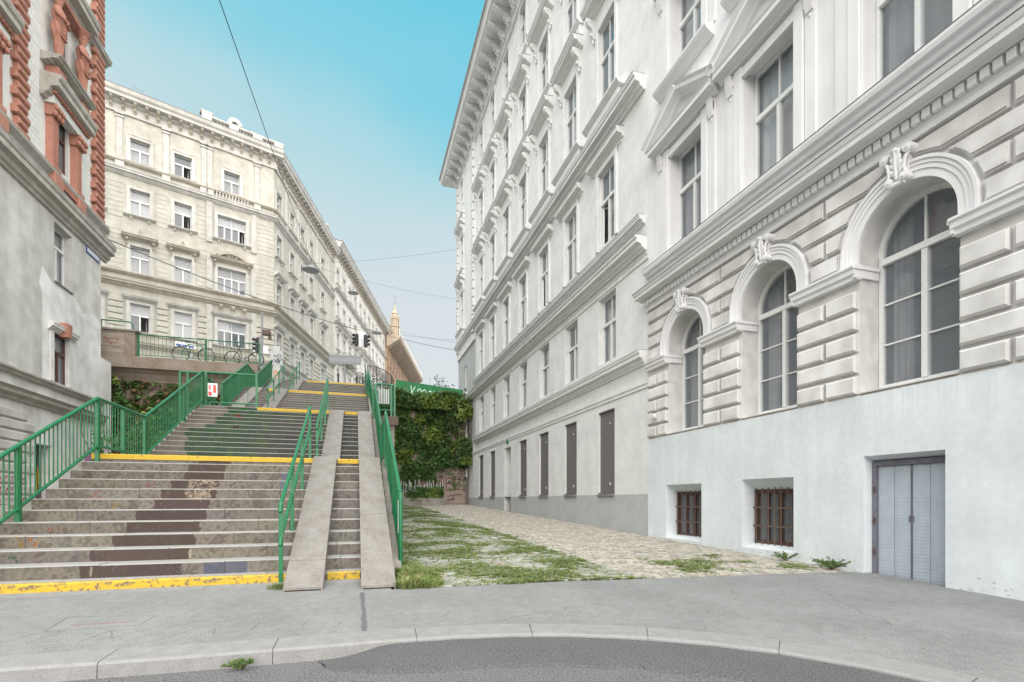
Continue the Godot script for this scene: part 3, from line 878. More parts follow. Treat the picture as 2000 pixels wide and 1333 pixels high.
# opt: bars (glazing bars in each lower leaf), blind (part of the height a blind covers), open (lower leaf that stands open), curtain (material), arch
func window(parent: Node, xf: Transform3D, w: float, h: float, dep: float, tr: float, up: int, low: int, m: Material, opt := {}) -> MeshInstance3D:
	var t: float = opt.get("t", 0.055)
	var bars: int = opt.get("bars", 0)
	var arch: bool = opt.get("arch", false)
	var open: int = opt.get("open", -1)
	var key := "win %.3f %.3f %.3f %.3f %d %d %d %s %.3f" % [w, h, dep, tr, up, low, bars, arch, t]
	var ra := w / 2
	var sp := h - ra if arch else h
	var zb := -dep - 0.05; var zf := -dep + 0.02
	var fr := shared(key, func(mb: MB):
		mb.bx(-w / 2, -w / 2 + t, 0, sp, zb, zf); mb.bx(w / 2 - t, w / 2, 0, sp, zb, zf)
		mb.bx(-w / 2 + t, w / 2 - t, 0, t, zb, zf)
		if arch: mb.ring(0, sp, ra - t, ra + 0.01, zb, zf)
		else: mb.bx(-w / 2 + t, w / 2 - t, h - t, h, zb, zf)
		if tr > 0: mb.bx(-w / 2 + t, w / 2 - t, tr - 0.045, tr + 0.045, zb, zf + 0.025)
		var tt := tr if tr > 0 else h
		for i in low - 1:
			var x := -w / 2 + w * (i + 1) / low
			mb.bx(x - 0.04, x + 0.04, t, tt - 0.045, zb, zf + 0.012)
		for i in up - 1:
			var x := -w / 2 + w * (i + 1) / up
			mb.bx(x - 0.014, x + 0.014, tr + 0.045, h - t, zb + 0.02, zf - 0.01)
		for i in low:
			var xa := -w / 2 + w * i / low; var xb := -w / 2 + w * (i + 1) / low
			for k in bars:
				var y := t + (tt - 0.045 - t) * (k + 1) / (bars + 1)
				mb.bx(xa + 0.04, xb - 0.04, y - 0.011, y + 0.011, zb + 0.02, zf - 0.012))
	var f := pm(fr, "window", m, parent, xf)
	var tt := tr if tr > 0 else h
	var zp := -dep - 0.02
	for i in low:
		var xa := -w / 2 + w * i / low + 0.035; var xb := -w / 2 + w * (i + 1) / low - 0.035
		if i == open:
			var ow := xb - xa
			var lf := shared("leaf %.3f %.3f" % [ow, tt], func(mb: MB):
				mb.bx(0, 0.05, t, tt - 0.05, -0.02, 0.02); mb.bx(ow - 0.05, ow, t, tt - 0.05, -0.02, 0.02)
				mb.bx(0.05, ow - 0.05, t, t + 0.05, -0.02, 0.02); mb.bx(0.05, ow - 0.05, tt - 0.1, tt - 0.05, -0.02, 0.02))
			pm(lf, "open_leaf", m, f, Transform3D(Basis(Vector3.UP, PI - 1.25 if i > 0 else 1.25), Vector3(xb if i > 0 else xa, 0, zp)))
			continue
		for k in bars + 1:
			var ya := t + (tt - 0.045 - t) * k / (bars + 1); var yb := t + (tt - 0.045 - t) * (k + 1) / (bars + 1)
			pm(shared("pane %.3f %.3f" % [xb - xa, yb - ya], func(mb: MB): mb.quad(Vector3(0, 0, 0), Vector3(xb - xa, 0, 0), Vector3(xb - xa, yb - ya, 0), Vector3(0, yb - ya, 0))), "pane", M.glass, f, at(xa, ya, zp))
	if tr > 0:
		for i in up:
			var xa := -w / 2 + w * i / up + 0.012; var xb := -w / 2 + w * (i + 1) / up - 0.012
			if arch:
				var mb := MB.new()
				var pts := [Vector2(xa, tr + 0.03), Vector2(xb, tr + 0.03)]
				for k in 11:
					var x := lerpf(xb, xa, k / 10.0)
					pts.append(Vector2(x, sp + sqrt(maxf(0.0, (ra - 0.03) * (ra - 0.03) - x * x))))
				mb.poly(pts, 0, 0, false)
				part(mb, "pane", M.glass, f, at(0, 0, zp))
			else:
				pm(shared("pane %.3f %.3f" % [xb - xa, h - t - tr], func(mb: MB): mb.quad(Vector3(0, 0, 0), Vector3(xb - xa, 0, 0), Vector3(xb - xa, h - t - tr, 0), Vector3(0, h - t - tr, 0))), "pane", M.glass, f, at(xa, tr + 0.03, zp))
	if opt.has("blind"):
		var bh: float = h * opt.blind
		pm(shared("blind %.3f %.3f" % [w, bh], func(mb: MB):
			var k := int(bh / 0.12) + 1
			for i in k: mb.prof([Vector2(0, bh * i / k), Vector2(0.012, bh * (i + 0.15) / k), Vector2(0.012, bh * (i + 0.85) / k), Vector2(0, bh * (i + 1.0) / k)], -w / 2 + 0.04, w / 2 - 0.04)), "blind", M.blind, f, at(0, h - bh - 0.03, -dep - 0.09 if not opt.get("outer", false) else -dep + 0.03))
	if opt.has("drape"):      # a pale drape gathered at one side
		pm(shared("drape %.3f %.3f" % [w, h], func(mb: MB):
			for i in 10:
				var x0 := -w / 2 + 0.05 + w * 0.24 * i / 10; var x1 := -w / 2 + 0.05 + w * 0.24 * (i + 1) / 10
				var z0 := 0.03 * sin(i * 1.9); var z1 := 0.03 * sin((i + 1) * 1.9)
				mb.quad(Vector3(x0, 0.02, z0), Vector3(x1, 0.02, z1), Vector3(x1, h - 0.12, z1), Vector3(x0, h - 0.12, z0))), "drape", opt.drape, f, at(0, 0, -dep - 0.2))
	if opt.has("curtain"):
		pm(shared("curtain %.3f %.3f" % [w, h], func(mb: MB):
			var k := 16
			for i in k:
				var x0 := -w / 2 + w * i / k; var x1 := -w / 2 + w * (i + 1) / k
				var z0 := 0.025 * sin(i * 2.1); var z1 := 0.025 * sin((i + 1) * 2.1)
				mb.quad(Vector3(x0, 0.02, z0), Vector3(x1, 0.02, z1), Vector3(x1, h - 0.03, z1), Vector3(x0, h - 0.03, z0))), "curtain", opt.curtain, f, at(0, 0, -dep - 0.16))
	return f

# closes a facade to a body: sides, back, roof, and a dim inner wall behind the windows
func body(parent: Node, x0: float, x1: float, y0: float, y1: float, deep: float, m: Material, inner := 2.4, xf := Transform3D()) -> void:
	var mb := MB.new()
	mb.quad(Vector3(x0, y0, -deep), Vector3(x0, y0, -0.03), Vector3(x0, y1, -0.03), Vector3(x0, y1, -deep))
	mb.quad(Vector3(x1, y0, -0.03), Vector3(x1, y0, -deep), Vector3(x1, y1, -deep), Vector3(x1, y1, -0.03))
	mb.quad(Vector3(x1, y0, -deep), Vector3(x0, y0, -deep), Vector3(x0, y1, -deep), Vector3(x1, y1, -deep))
	part(mb, "outer_wall", m, parent, xf)
	mb = MB.new()
	mb.bx(x0 + 0.1, x1 - 0.1, y0, y1 - 0.1, -inner - 0.1, -inner)
	part(mb, "inner_wall", M.inside, parent, xf)
	mb = MB.new()
	mb.bx(x0 - 0.05, x1 + 0.05, y1, y1 + 0.25, -deep, 0.02)
	part(mb, "roof", M.roof_tin, parent, xf)

func cornice(y0: float, y1: float, out: float, back := -0.02) -> Array:   # a stepped classical profile in (z, y)
	var h := y1 - y0
	return [Vector2(back, y0), Vector2(out * 0.18, y0), Vector2(out * 0.25, y0 + h * 0.14), Vector2(out * 0.42, y0 + h * 0.2), Vector2(out * 0.5, y0 + h * 0.42), Vector2(out * 0.86, y0 + h * 0.5), Vector2(out * 0.86, y0 + h * 0.74), Vector2(out * 0.95, y0 + h * 0.8), Vector2(out, y0 + h * 0.94), Vector2(out, y1), Vector2(back, y1 + out * 0.06)]

func run(parent: Node, called: String, m: Material, pr: Array, x0: float, x1: float, xf := Transform3D()) -> MeshInstance3D:
	var mb := MB.new()
	mb.prof(pr, x0, x1)
	return part(mb, called, m, parent, xf)

# ---------------------------------------------------------------- the near house on the right
func near_house() -> void:
	var b := thing("near_house", "near grey white house with arched ground floor windows and banded stonework", "house", Vector3(7.1, 0, 0), -PI / 2)
	var X0 := -11.46; var X1 := 3.4
	var mb := MB.new()
	# plinth with cellar openings and a door; the soffits slope
	var low := [[-5.13, 1.087, -0.3, 1.751, false, 0.24], [-7.535, 1.215, 0.19, 1.513, false, 0.3], [-10.005, 1.31, 0.19, 1.475, false, 0.3]]
	mb.wall(X0, X1, -0.4, 2.62, low)
	mb.prof([Vector2(0, 1.49), Vector2(0, 1.513), Vector2(-0.3, 1.513), Vector2(-0.3, 1.30)], -8.1425, -6.9275)
	mb.prof([Vector2(0, 1.455), Vector2(0, 1.475), Vector2(-0.3, 1.475), Vector2(-0.3, 1.29)], -10.66, -9.35)
	mb.prof([Vector2(0, 1.735), Vector2(0, 1.751), Vector2(-0.24, 1.751), Vector2(-0.24, 1.66)], -5.6735, -4.5865)
	for q in [[-8.1425, -6.9275], [-10.66, -9.35]]: mb.prof([Vector2(0.0, 0.19), Vector2(0.0, 0.2), Vector2(-0.3, 0.27), Vector2(-0.3, 0.19)], q[0], q[1])
	for i in mb.v.size(): mb.uv[i] = Vector2((mb.v[i].x - X0) / (X1 - X0), 1.0 - (mb.v[i].y + 0.4) / 3.02)
	part(mb, "plinth", plinth_material(X0, X1), b)
	mb = MB.new()
	mb.prof([Vector2(-0.05, 2.6), Vector2(0.0, 2.62), Vector2(-0.035, 2.655)], X0, X1)
	part(mb, "plinth_edge", M.stone_b1, b)
	# upper wall
	var cx := [-9.94, -7.52, -5.1, -2.68, -0.26]
	var holes := []
	for c in cx:
		holes.append([c, 1.32, 2.67, 4.72, true, 0.43])
		holes.append([c, 1.2, 6.95, 9.28, false, 0.3])
		holes.append([c, 1.2, 11.0, 13.15, false, 0.3])
	mb = MB.new()
	mb.wall(X0, X1, 2.6, 5.9, holes.filter(func(h): return h[4]), -0.035)
	part(mb, "stone_wall", M.stone_b1, b)
	mb = MB.new()
	mb.wall(X0, X1, 5.9, 17.0, holes.filter(func(h): return not h[4]), -0.02)
	part(mb, "wall", M.white_b1, b)
	body(b, X0, X1, -0.4, 17.0, 9.0, M.white_b1)
	# banded stones, cut round the arches
	var circ := func(c: float, r: float) -> PackedVector2Array:
		var p := PackedVector2Array()
		for i in 28: p.append(Vector2(c + r * cos(TAU * i / 28), 4.72 + r * sin(TAU * i / 28)))
		return p
	var piers := [[X0 + 0.02, -9.94 - 0.68], [-9.94 + 0.68, -7.52 - 0.68], [-7.52 + 0.68, -5.1 - 0.68], [-5.1 + 0.68, -2.68 - 0.68], [-2.68 + 0.68, -0.26 - 0.68], [-0.26 + 0.68, X1]]
	for pi in piers.size():
		var p = piers[pi]
		for k in 5:
			var y0 := 2.67 + 0.316 * k; var y1 := y0 + 0.26
			var cuts := [p[0], p[1]]
			if k % 2 == 0 and p[1] - p[0] > 0.8: cuts = [p[0], (p[0] + p[1]) / 2 + 0.0, p[1]]
			for i in cuts.size() - 1:
				mb = MB.new()
				mb.cbox(cuts[i] + (0.022 if i else 0.0), cuts[i + 1] - (0.022 if i < cuts.size() - 2 else 0.0), y0, y1, -0.04, 0.045, 0.028)
				part(mb, "stone", M.stone_b1, b)
	for k in 4:
		var y0 := 4.605 + 0.316 * k; var y1 := y0 + 0.26
		for i in cx.size() + 1:
			var l: float = X0 + 0.02 if i == 0 else cx[i - 1]
			var r: float = X1 if i == cx.size() else cx[i]
			var spans := [[l, r]]
			if k % 2 == 1 and i > 0 and i < cx.size(): spans = [[l, (l + r) / 2 - 0.022], [(l + r) / 2 + 0.022, r]]
			for s in spans:
				var polys := [PackedVector2Array([Vector2(s[0], y0), Vector2(s[1], y0), Vector2(s[1], y1), Vector2(s[0], y1)])]
				for c in [l, r]:
					if c in cx:
						var nxt := []
						for q in polys: nxt.append_array(Geometry2D.clip_polygons(q, circ.call(c, 0.955)))
						polys = nxt
				for q in polys:
					if q.size() < 3 or Geometry2D.is_polygon_clockwise(q): continue
					mb = MB.new()
					mb.poly(q, -0.04, 0.018)
					var inner := Geometry2D.offset_polygon(q, -0.024)
					if inner.size() == 1 and inner[0].size() > 2: mb.poly(inner[0], 0.015, 0.043)
					part(mb, "stone", M.stone_b1, b)
	# arch surrounds, imposts, keystones, windows
	for i in cx.size():
		var c: float = cx[i]
		mb = MB.new()
		var rings := [[0.66, 0.755, 0.014], [0.755, 0.815, 0.03], [0.815, 0.865, 0.044], [0.865, 0.905, 0.062]]
		for q in rings: mb.ring(c, 4.72, q[0], q[1], -0.04, q[2], 0.0, PI, 28)
		for s in [-1, 1]:
			for q in rings: mb.bx(c + s * q[0], c + s * q[1], 4.56, 4.72, -0.04, q[2])
		part(mb, "archivolt", M.white_b1, b)
		keystone(b, Vector3(c, 5.36, 0.03))
		var w := window(b, at(c, 2.74, -0.02), 1.30, 2.63, 0.40, 1.88, 2, 2, M.frame, {"arch": true, "bars": 2, "t": 0.06, "drape": M.curtain_grey})
		mb = MB.new()
		mb.prof([Vector2(-0.46, 2.66), Vector2(0.012, 2.66), Vector2(0.012, 2.675), Vector2(-0.46, 2.745)], c - 0.655, c + 0.655)
		part(mb, "sill", M.stone_b1, w, at(-c, -2.74, 0.02))
	for pi in piers.size():
		var p = piers[pi]
		var ex0: float = p[0] - (0.0 if pi == 0 else 0.05); var ex1: float = p[1] + (0.05 if pi < 5 else 0.0)
		run(b, "impost", M.white_b1, [Vector2(-0.04, 4.35), Vector2(0.07, 4.35), Vector2(0.075, 4.40), Vector2(0.11, 4.43), Vector2(0.115, 4.49), Vector2(0.145, 4.52), Vector2(0.145, 4.55), Vector2(-0.04, 4.57)], ex0, ex1)
	for i in cx.size():
		for s in [-1, 1]:
			mb = MB.new()
			mb.bx(cx[i] + s * 0.662, cx[i] + s * 0.625, 4.37, 4.55, -0.37, 0.10)
			mb.bx(cx[i] + s * 0.662, cx[i] + s * 0.605, 4.49, 4.54, -0.37, 0.12)
			part(mb, "impost_return", M.white_b1, b)
	# grey curtains drawn in the upper rooms, pale ones below
	# main cornice with dentils
	run(b, "frieze", M.white_b1, [Vector2(-0.04, 5.86), Vector2(0.06, 5.86), Vector2(0.065, 5.93), Vector2(0.085, 5.96), Vector2(0.085, 6.14), Vector2(-0.04, 6.14)], X0, X1)
	var dent := shared("dentil", func(q: MB): q.cbox(-0.047, 0.047, 0, 0.12, -0.02, 0.07, 0.006))
	var dx := X0 + 0.08
	while dx < X1:
		pm(dent, "dentil", M.white_b1, b, at(dx, 5.985, 0.085))
		dx += 0.128
	run(b, "cornice", M.white_b1, [Vector2(-0.04, 6.12), Vector2(0.17, 6.12), Vector2(0.18, 6.145), Vector2(0.33, 6.155), Vector2(0.335, 6.22), Vector2(0.355, 6.235), Vector2(0.385, 6.29), Vector2(-0.04, 6.36)], X0 - 0.12, X1)
	run(b, "cornice_flashing", M.zinc, [Vector2(-0.04, 6.362), Vector2(0.39, 6.297), Vector2(0.395, 6.306), Vector2(-0.04, 6.372)], X0 - 0.125, X1)
	run(b, "sill_band", M.white_b1, [Vector2(-0.04, 6.72), Vector2(0.05, 6.72), Vector2(0.07, 6.78), Vector2(0.13, 6.80), Vector2(0.15, 6.86), Vector2(0.15, 6.90), Vector2(-0.04, 6.93)], X0 - 0.04, X1)
	run(b, "sill_flashing", M.zinc, [Vector2(-0.04, 6.932), Vector2(0.155, 6.902), Vector2(0.16, 6.912), Vector2(-0.04, 6.944)], X0 - 0.045, X1)
	for i in cx.size():
		var c: float = cx[i]
		for fl in 2:
			var y: float = [6.95, 11.0][fl]; var h: float = [2.33, 2.15][fl]
			var w := window(b, at(c, y + 0.01, -0.02), 1.18, h - 0.02, 0.27, h * 0.61, 2, 2, M.frame, {"curtain": M.curtain_grey if (i + fl) % 2 == 0 else M.curtain, "t": 0.05})
			for s in [-1, 1]:
				mb = MB.new()
				mb.cbox(s * 0.71 - 0.10, s * 0.71 + 0.10, 0, h + 0.14, -0.03, 0.06, 0.012)
				mb.cbox(s * 0.93 - 0.11, s * 0.93 + 0.11, 0, h + 0.15, -0.03, 0.03, 0.01)
				mb.prof([Vector2(-0.02, h - 0.25), Vector2(0.06, h - 0.22), Vector2(0.1, h - 0.05), Vector2(0.12, h + 0.15), Vector2(-0.02, h + 0.15)], s * 0.93 - 0.07, s * 0.93 + 0.07)
				mb.ball(Vector3(s * 0.93, h - 0.28, 0.03), Vector3(0.025, 0.04, 0.025), 6, 4)
				part(mb, "surround", M.white_b1, w)
			if fl == 0:
				var h0 := h
				h -= 0.1
				mb = MB.new()
				mb.bx(-1.0, 1.0, h + 0.01, h + 0.17, -0.03, 0.05)
				mb.prof([Vector2(-0.03, h + 0.26), Vector2(0.10, h + 0.26), Vector2(0.12, h + 0.31), Vector2(0.27, h + 0.34), Vector2(0.27, h + 0.42), Vector2(0.30, h + 0.46), Vector2(-0.03, h + 0.48)], -1.16, 1.16)
				mb.poly([Vector2(-1.05, h + 0.47), Vector2(1.05, h + 0.47), Vector2(0, h + 1.05)], -0.03, 0.04)
				for s in [-1, 1]:
					var l := 1.43
					mb.t = Transform3D(Basis(Vector3(0, 0, 1), atan2(0.62, 1.26) * -s), Vector3(s * 1.24, h + 0.44, 0))
					mb.prof([Vector2(-0.03, -0.02), Vector2(0.12, -0.02), Vector2(0.14, 0.03), Vector2(0.28, 0.06), Vector2(0.29, 0.13), Vector2(0.34, 0.19), Vector2(-0.03, 0.21)], 0.0 if s < 0 else -l, l if s < 0 else 0.0)
				mb.t = Transform3D()
				part(mb, "pediment", M.white_b1, w)
			else:
				mb = MB.new()
				mb.prof([Vector2(-0.03, -0.24), Vector2(0.05, -0.24), Vector2(0.2, -0.14), Vector2(0.24, -0.08), Vector2(0.24, -0.03), Vector2(-0.03, 0.0)], -0.98, 0.98)
				part(mb, "sill", M.white_b1, w)
				mb = MB.new()
				mb.prof([Vector2(-0.03, h + 0.26), Vector2(0.10, h + 0.26), Vector2(0.12, h + 0.31), Vector2(0.27, h + 0.34), Vector2(0.27, h + 0.42), Vector2(0.30, h + 0.46), Vector2(-0.03, h + 0.48)], -1.16, 1.16)
				part(mb, "hood", M.white_b1, w)
	# cellar windows with rusty bars
	for q in [[-10.005, 1.31, 0.245, 1.30], [-7.535, 1.215, 0.26, 1.31]]:
		mb = MB.new()
		var ww: float = q[1] / 2; var hh: float = q[3] - q[2]
		for s in [-1, 1]: mb.bx(s * ww, s * (ww - 0.07), 0, hh, -0.40, -0.30)
		mb.bx(-ww, ww, 0, 0.07, -0.40, -0.30); mb.bx(-ww, ww, hh - 0.09, hh, -0.40, -0.30); mb.bx(-0.04, 0.04, 0.07, hh - 0.09, -0.40, -0.31)
		for s in [-0.22, 0.22]: mb.bx(s * ww * 2.2 - 0.025, s * ww * 2.2 + 0.025, 0.07, hh - 0.09, -0.39, -0.32)
		var f := part(mb, "cellar_window", M.rust, b, at(q[0], q[2], 0))
		mb = MB.new()
		mb.quad(Vector3(-ww, 0, -0.36), Vector3(ww, 0, -0.36), Vector3(ww, hh, -0.36), Vector3(-ww, hh, -0.36))
		part(mb, "pane", M.glass, f)
		var bar := shared("cellar bar %.2f" % hh, func(z: MB): z.tube([Vector3(0, -0.02, 0), Vector3(0, hh + 0.02, 0)], 0.011, 6))
		for i in 8: pm(bar, "bar", M.rust_bar, f, at(-ww + 2 * ww * (i + 0.6) / 8.0, 0, -0.25))
		for y in [0.33, 0.66]:
			mb = MB.new()
			mb.bx(-ww, ww, hh * y - 0.015, hh * y + 0.015, -0.268, -0.258)
			part(mb, "cross_bar", M.rust_bar, f)
	# sheet metal double door
	mb = MB.new()
	for s in [-1, 1]: mb.bx(s * 0.543, s * 0.475, -0.06, 1.66, -0.24, -0.16)
	mb.bx(-0.475, 0.475, 1.59, 1.66, -0.24, -0.16)
	var dr := part(mb, "cellar_door", M.door_frame, b, at(-5.13, 0.0, 0))
	for s in [-1, 1]:
		for k in 2:
			mb = MB.new()
			var xa: float = -0.475 + (0.475 if s > 0 else 0.0) + k * 0.2375 + 0.004; var xb := xa + 0.2295
			var rows := 34
			for i in rows:    # ribbed sheet
				var y0 := -0.03 + 1.615 * i / rows; var y1 := -0.03 + 1.615 * (i + 1) / rows; var ym := (y0 + y1) / 2
				mb.quad(Vector3(xa, y0, -0.20), Vector3(xb, y0, -0.20), Vector3(xb, ym, -0.1985), Vector3(xa, ym, -0.1985))
				mb.quad(Vector3(xa, ym, -0.1985), Vector3(xb, ym, -0.1985), Vector3(xb, y1, -0.20), Vector3(xa, y1, -0.20))
			mb.bx(xa, xb, -0.03, 1.585, -0.22, -0.201)
			part(mb, "door_leaf", M.door_blue, dr)
		mb = MB.new()
		mb.bx(s * 0.008 - 0.006, s * 0.008 + 0.006, -0.03, 1.585, -0.21, -0.192)
		mb.bx(s * 0.025 - 0.006, s * 0.025 + 0.006, 0.80, 0.88, -0.2, -0.182)
		part(mb, "meeting_strip", M.door_frame, dr)
	mb = MB.new()
	mb.bx(-0.54, 0.54, -0.06, -0.01, -0.24, -0.13)
	part(mb, "rusty_sill", M.rust, dr)
	for y in [0.3, 0.75, 1.2]:
		mb = MB.new()
		mb.tube([Vector3(-0.50, y, -0.155), Vector3(-0.50, y + 0.09, -0.155)], 0.014, 6)
		part(mb, "hinge", M.rust, dr)
	# small security camera at the corner
	var cm := thing("security_camera", "small white security camera on the banded wall beside the corner", "camera", P(7.03, 3.13, 11.05))
	mb = MB.new()
	mb.bx(-0.02, 0.05, -0.04, 0.04, -0.03, 0.03)
	part(mb, "bracket", M.frame, cm)
	mb = MB.new()
	mb.t = Transform3D(Basis(Vector3(1, 0, 0.2).normalized(), 0.3), Vector3(-0.07, 0.03, 0.02))
	mb.cbox(-0.04, 0.04, -0.04, 0.05, -0.1, 0.1, 0.015)
	mb.tube([Vector3(0, 0, 0.1), Vector3(0, 0, 0.12)], 0.025, 10)
	part(mb, "housing", M.frame, cm)

# white limewash with thin drip lines, scuffs, chips along the foot and a faint rubbed-out ring
func plinth_material(x0: float, x1: float) -> StandardMaterial3D:
	var w := 2048; var h := 416
	var im := Image.create(w, h, false, Image.FORMAT_RGB8)
	var a := noise_bytes(91, 0.006, 512, 512); var b := noise_bytes(92, 0.05, 512, 512); var c := noise_bytes(93, 0.02, 512, 40)
	for y in h:
		for x in w:
			var i := (y % 512) * 512 + x % 512
			var k := 0.955 + (a[i] - 127) * 0.00022 + (b[i] - 127) * 0.00016 + (c[i] - 127) * 0.00016
			im.set_pixel(x, y, Color(k, k, k))
	var X := func(d: float, y: float) -> Vector2: return Vector2((-d - x0) / (x1 - x0) * w, (1.0 - (y + 0.4) / 3.02) * h)
	var r := RandomNumberGenerator.new(); r.seed = 15
	for i in 70:     # drips from the ledge
		var d := r.randf_range(3.4, 11.3)
		var p: Vector2 = X.call(d, 2.6)
		var l := r.randf_range(10, 90)
		stroke(im, [p, p + Vector2(r.randf_range(-1, 1), l)], 1.6, Color(0.86, 0.88, 0.86, r.randf_range(0.25, 0.6)), 0.5)
	var ring := []
	for i in 25: ring.append(X.call(6.02 + 0.10 * cos(TAU * i / 24), 1.50 + 0.17 * sin(TAU * i / 24)))
	stroke(im, ring, 2.4, Color(0.84, 0.87, 0.93, 0.6), 0.4)
	for i in 130:    # chips and splashes of mud just over the ground
		var d := r.randf_range(3.4, 11.4)
		var p: Vector2 = X.call(d, G(d) + absf(r.randfn(0.0, 0.07)))
		stroke(im, [p, p + Vector2(r.randf_range(-5, 5), r.randf_range(-2, 2))], r.randf_range(1.5, 3.5), Color(0.68, 0.66, 0.62, r.randf_range(0.2, 0.7)), 0.4)
	for i in 30:     # rubs
		var p: Vector2 = X.call(r.randf_range(3.4, 11.4), r.randf_range(0.4, 2.3))
		stroke(im, [p, p + Vector2(r.randf_range(-22, 22), r.randf_range(-6, 6))], 2.0, Color(0.84, 0.84, 0.84, 0.4), 0.7)
	var m := StandardMaterial3D.new()
	m.albedo_color = Color(0.705, 0.755, 0.78).linear_to_srgb()
	m.albedo_texture = ImageTexture.create_from_image(im)
	m.roughness = 0.85
	return m

func keystone(b: Node, o: Vector3) -> void:
	pm(shared("keystone", func(mb: MB):
		mb.poly([Vector2(-0.11, 0.0), Vector2(0.11, 0.0), Vector2(0.17, 0.54), Vector2(-0.17, 0.54)], -0.05, 0.09)
		for s in [-1, 1]:
			for q in [[0.115, 0.06, 0.062, 0.19], [0.185, 0.46, 0.072, 0.19]]:      # scrolls with a spiral eye
				mb.tube([Vector3(s * q[0], q[1], 0.0), Vector3(s * q[0], q[1], q[3])], q[2], 14)
				mb.tube([Vector3(s * q[0], q[1], q[3]), Vector3(s * q[0], q[1], q[3] + 0.014)], q[2] * 0.62, 12)
				mb.tube([Vector3(s * q[0], q[1], q[3]), Vector3(s * q[0], q[1], q[3] + 0.026)], q[2] * 0.28, 10)
			mb.tube([Vector3(s * 0.15, 0.09, 0.13), Vector3(s * 0.115, 0.2, 0.15), Vector3(s * 0.14, 0.34, 0.15), Vector3(s * 0.2, 0.42, 0.14)], 0.03, 8)
			# broad leaf lobes that fan out from the middle rib
			for k in 4:
				var y := 0.14 + 0.085 * k
				mb.t = Transform3D(Basis(Vector3(0, 0, 1), s * -(0.75 - 0.14 * k)) * Basis(Vector3.RIGHT, 0.3), Vector3(s * 0.015, y, 0.115 + 0.014 * k))
				mb.ball(Vector3(0, 0.055, 0), Vector3(0.045, 0.085, 0.035), 8, 6)
				mb.t = Transform3D()
			mb.ball(Vector3(s * 0.10, 0.5, 0.1), Vector3(0.09, 0.05, 0.08), 8, 6)
		mb.tube([Vector3(-0.115, 0.0, 0.13), Vector3(0.115, 0.0, 0.13)], 0.042, 10)
		mb.tube([Vector3(0, 0.06, 0.15), Vector3(0, 0.3, 0.19), Vector3(0, 0.45, 0.2), Vector3(0, 0.52, 0.25)], 0.026, 8)
		mb.ball(Vector3(0, 0.5, 0.2), Vector3(0.06, 0.045, 0.06), 8, 6)), "keystone", M.white_b1, b, Transform3D(Basis.from_scale(Vector3(0.84, 0.86, 0.7)), o))

# ---------------------------------------------------------------- the long white house behind it
func console(mb: MB, x: float, y0: float, y1: float, out: float, w := 0.13) -> void:
	var h := y1 - y0
	mb.prof([Vector2(-0.02, y0), Vector2(out * 0.22, y0), Vector2(out * 0.3, y0 + h * 0.12), Vector2(out * 0.25, y0 + h * 0.35), Vector2(out * 0.4, y0 + h * 0.55), Vector2(out * 0.75, y0 + h * 0.68), Vector2(out * 0.92, y0 + h * 0.85), Vector2(out * 0.92, y1), Vector2(-0.02, y1)], x - w / 2, x + w / 2)
	mb.ball(Vector3(x, y0 - 0.05, out * 0.14), Vector3(0.045, 0.09, 0.05), 6, 4)
	mb.ball(Vector3(x, y0 + h * 0.25, out * 0.34), Vector3(w * 0.45, 0.07, 0.06), 6, 4)
	mb.tube([Vector3(x - w * 0.55, y0 + h * 0.86, out * 0.7), Vector3(x + w * 0.55, y0 + h * 0.86, out * 0.7)], h * 0.11, 8)

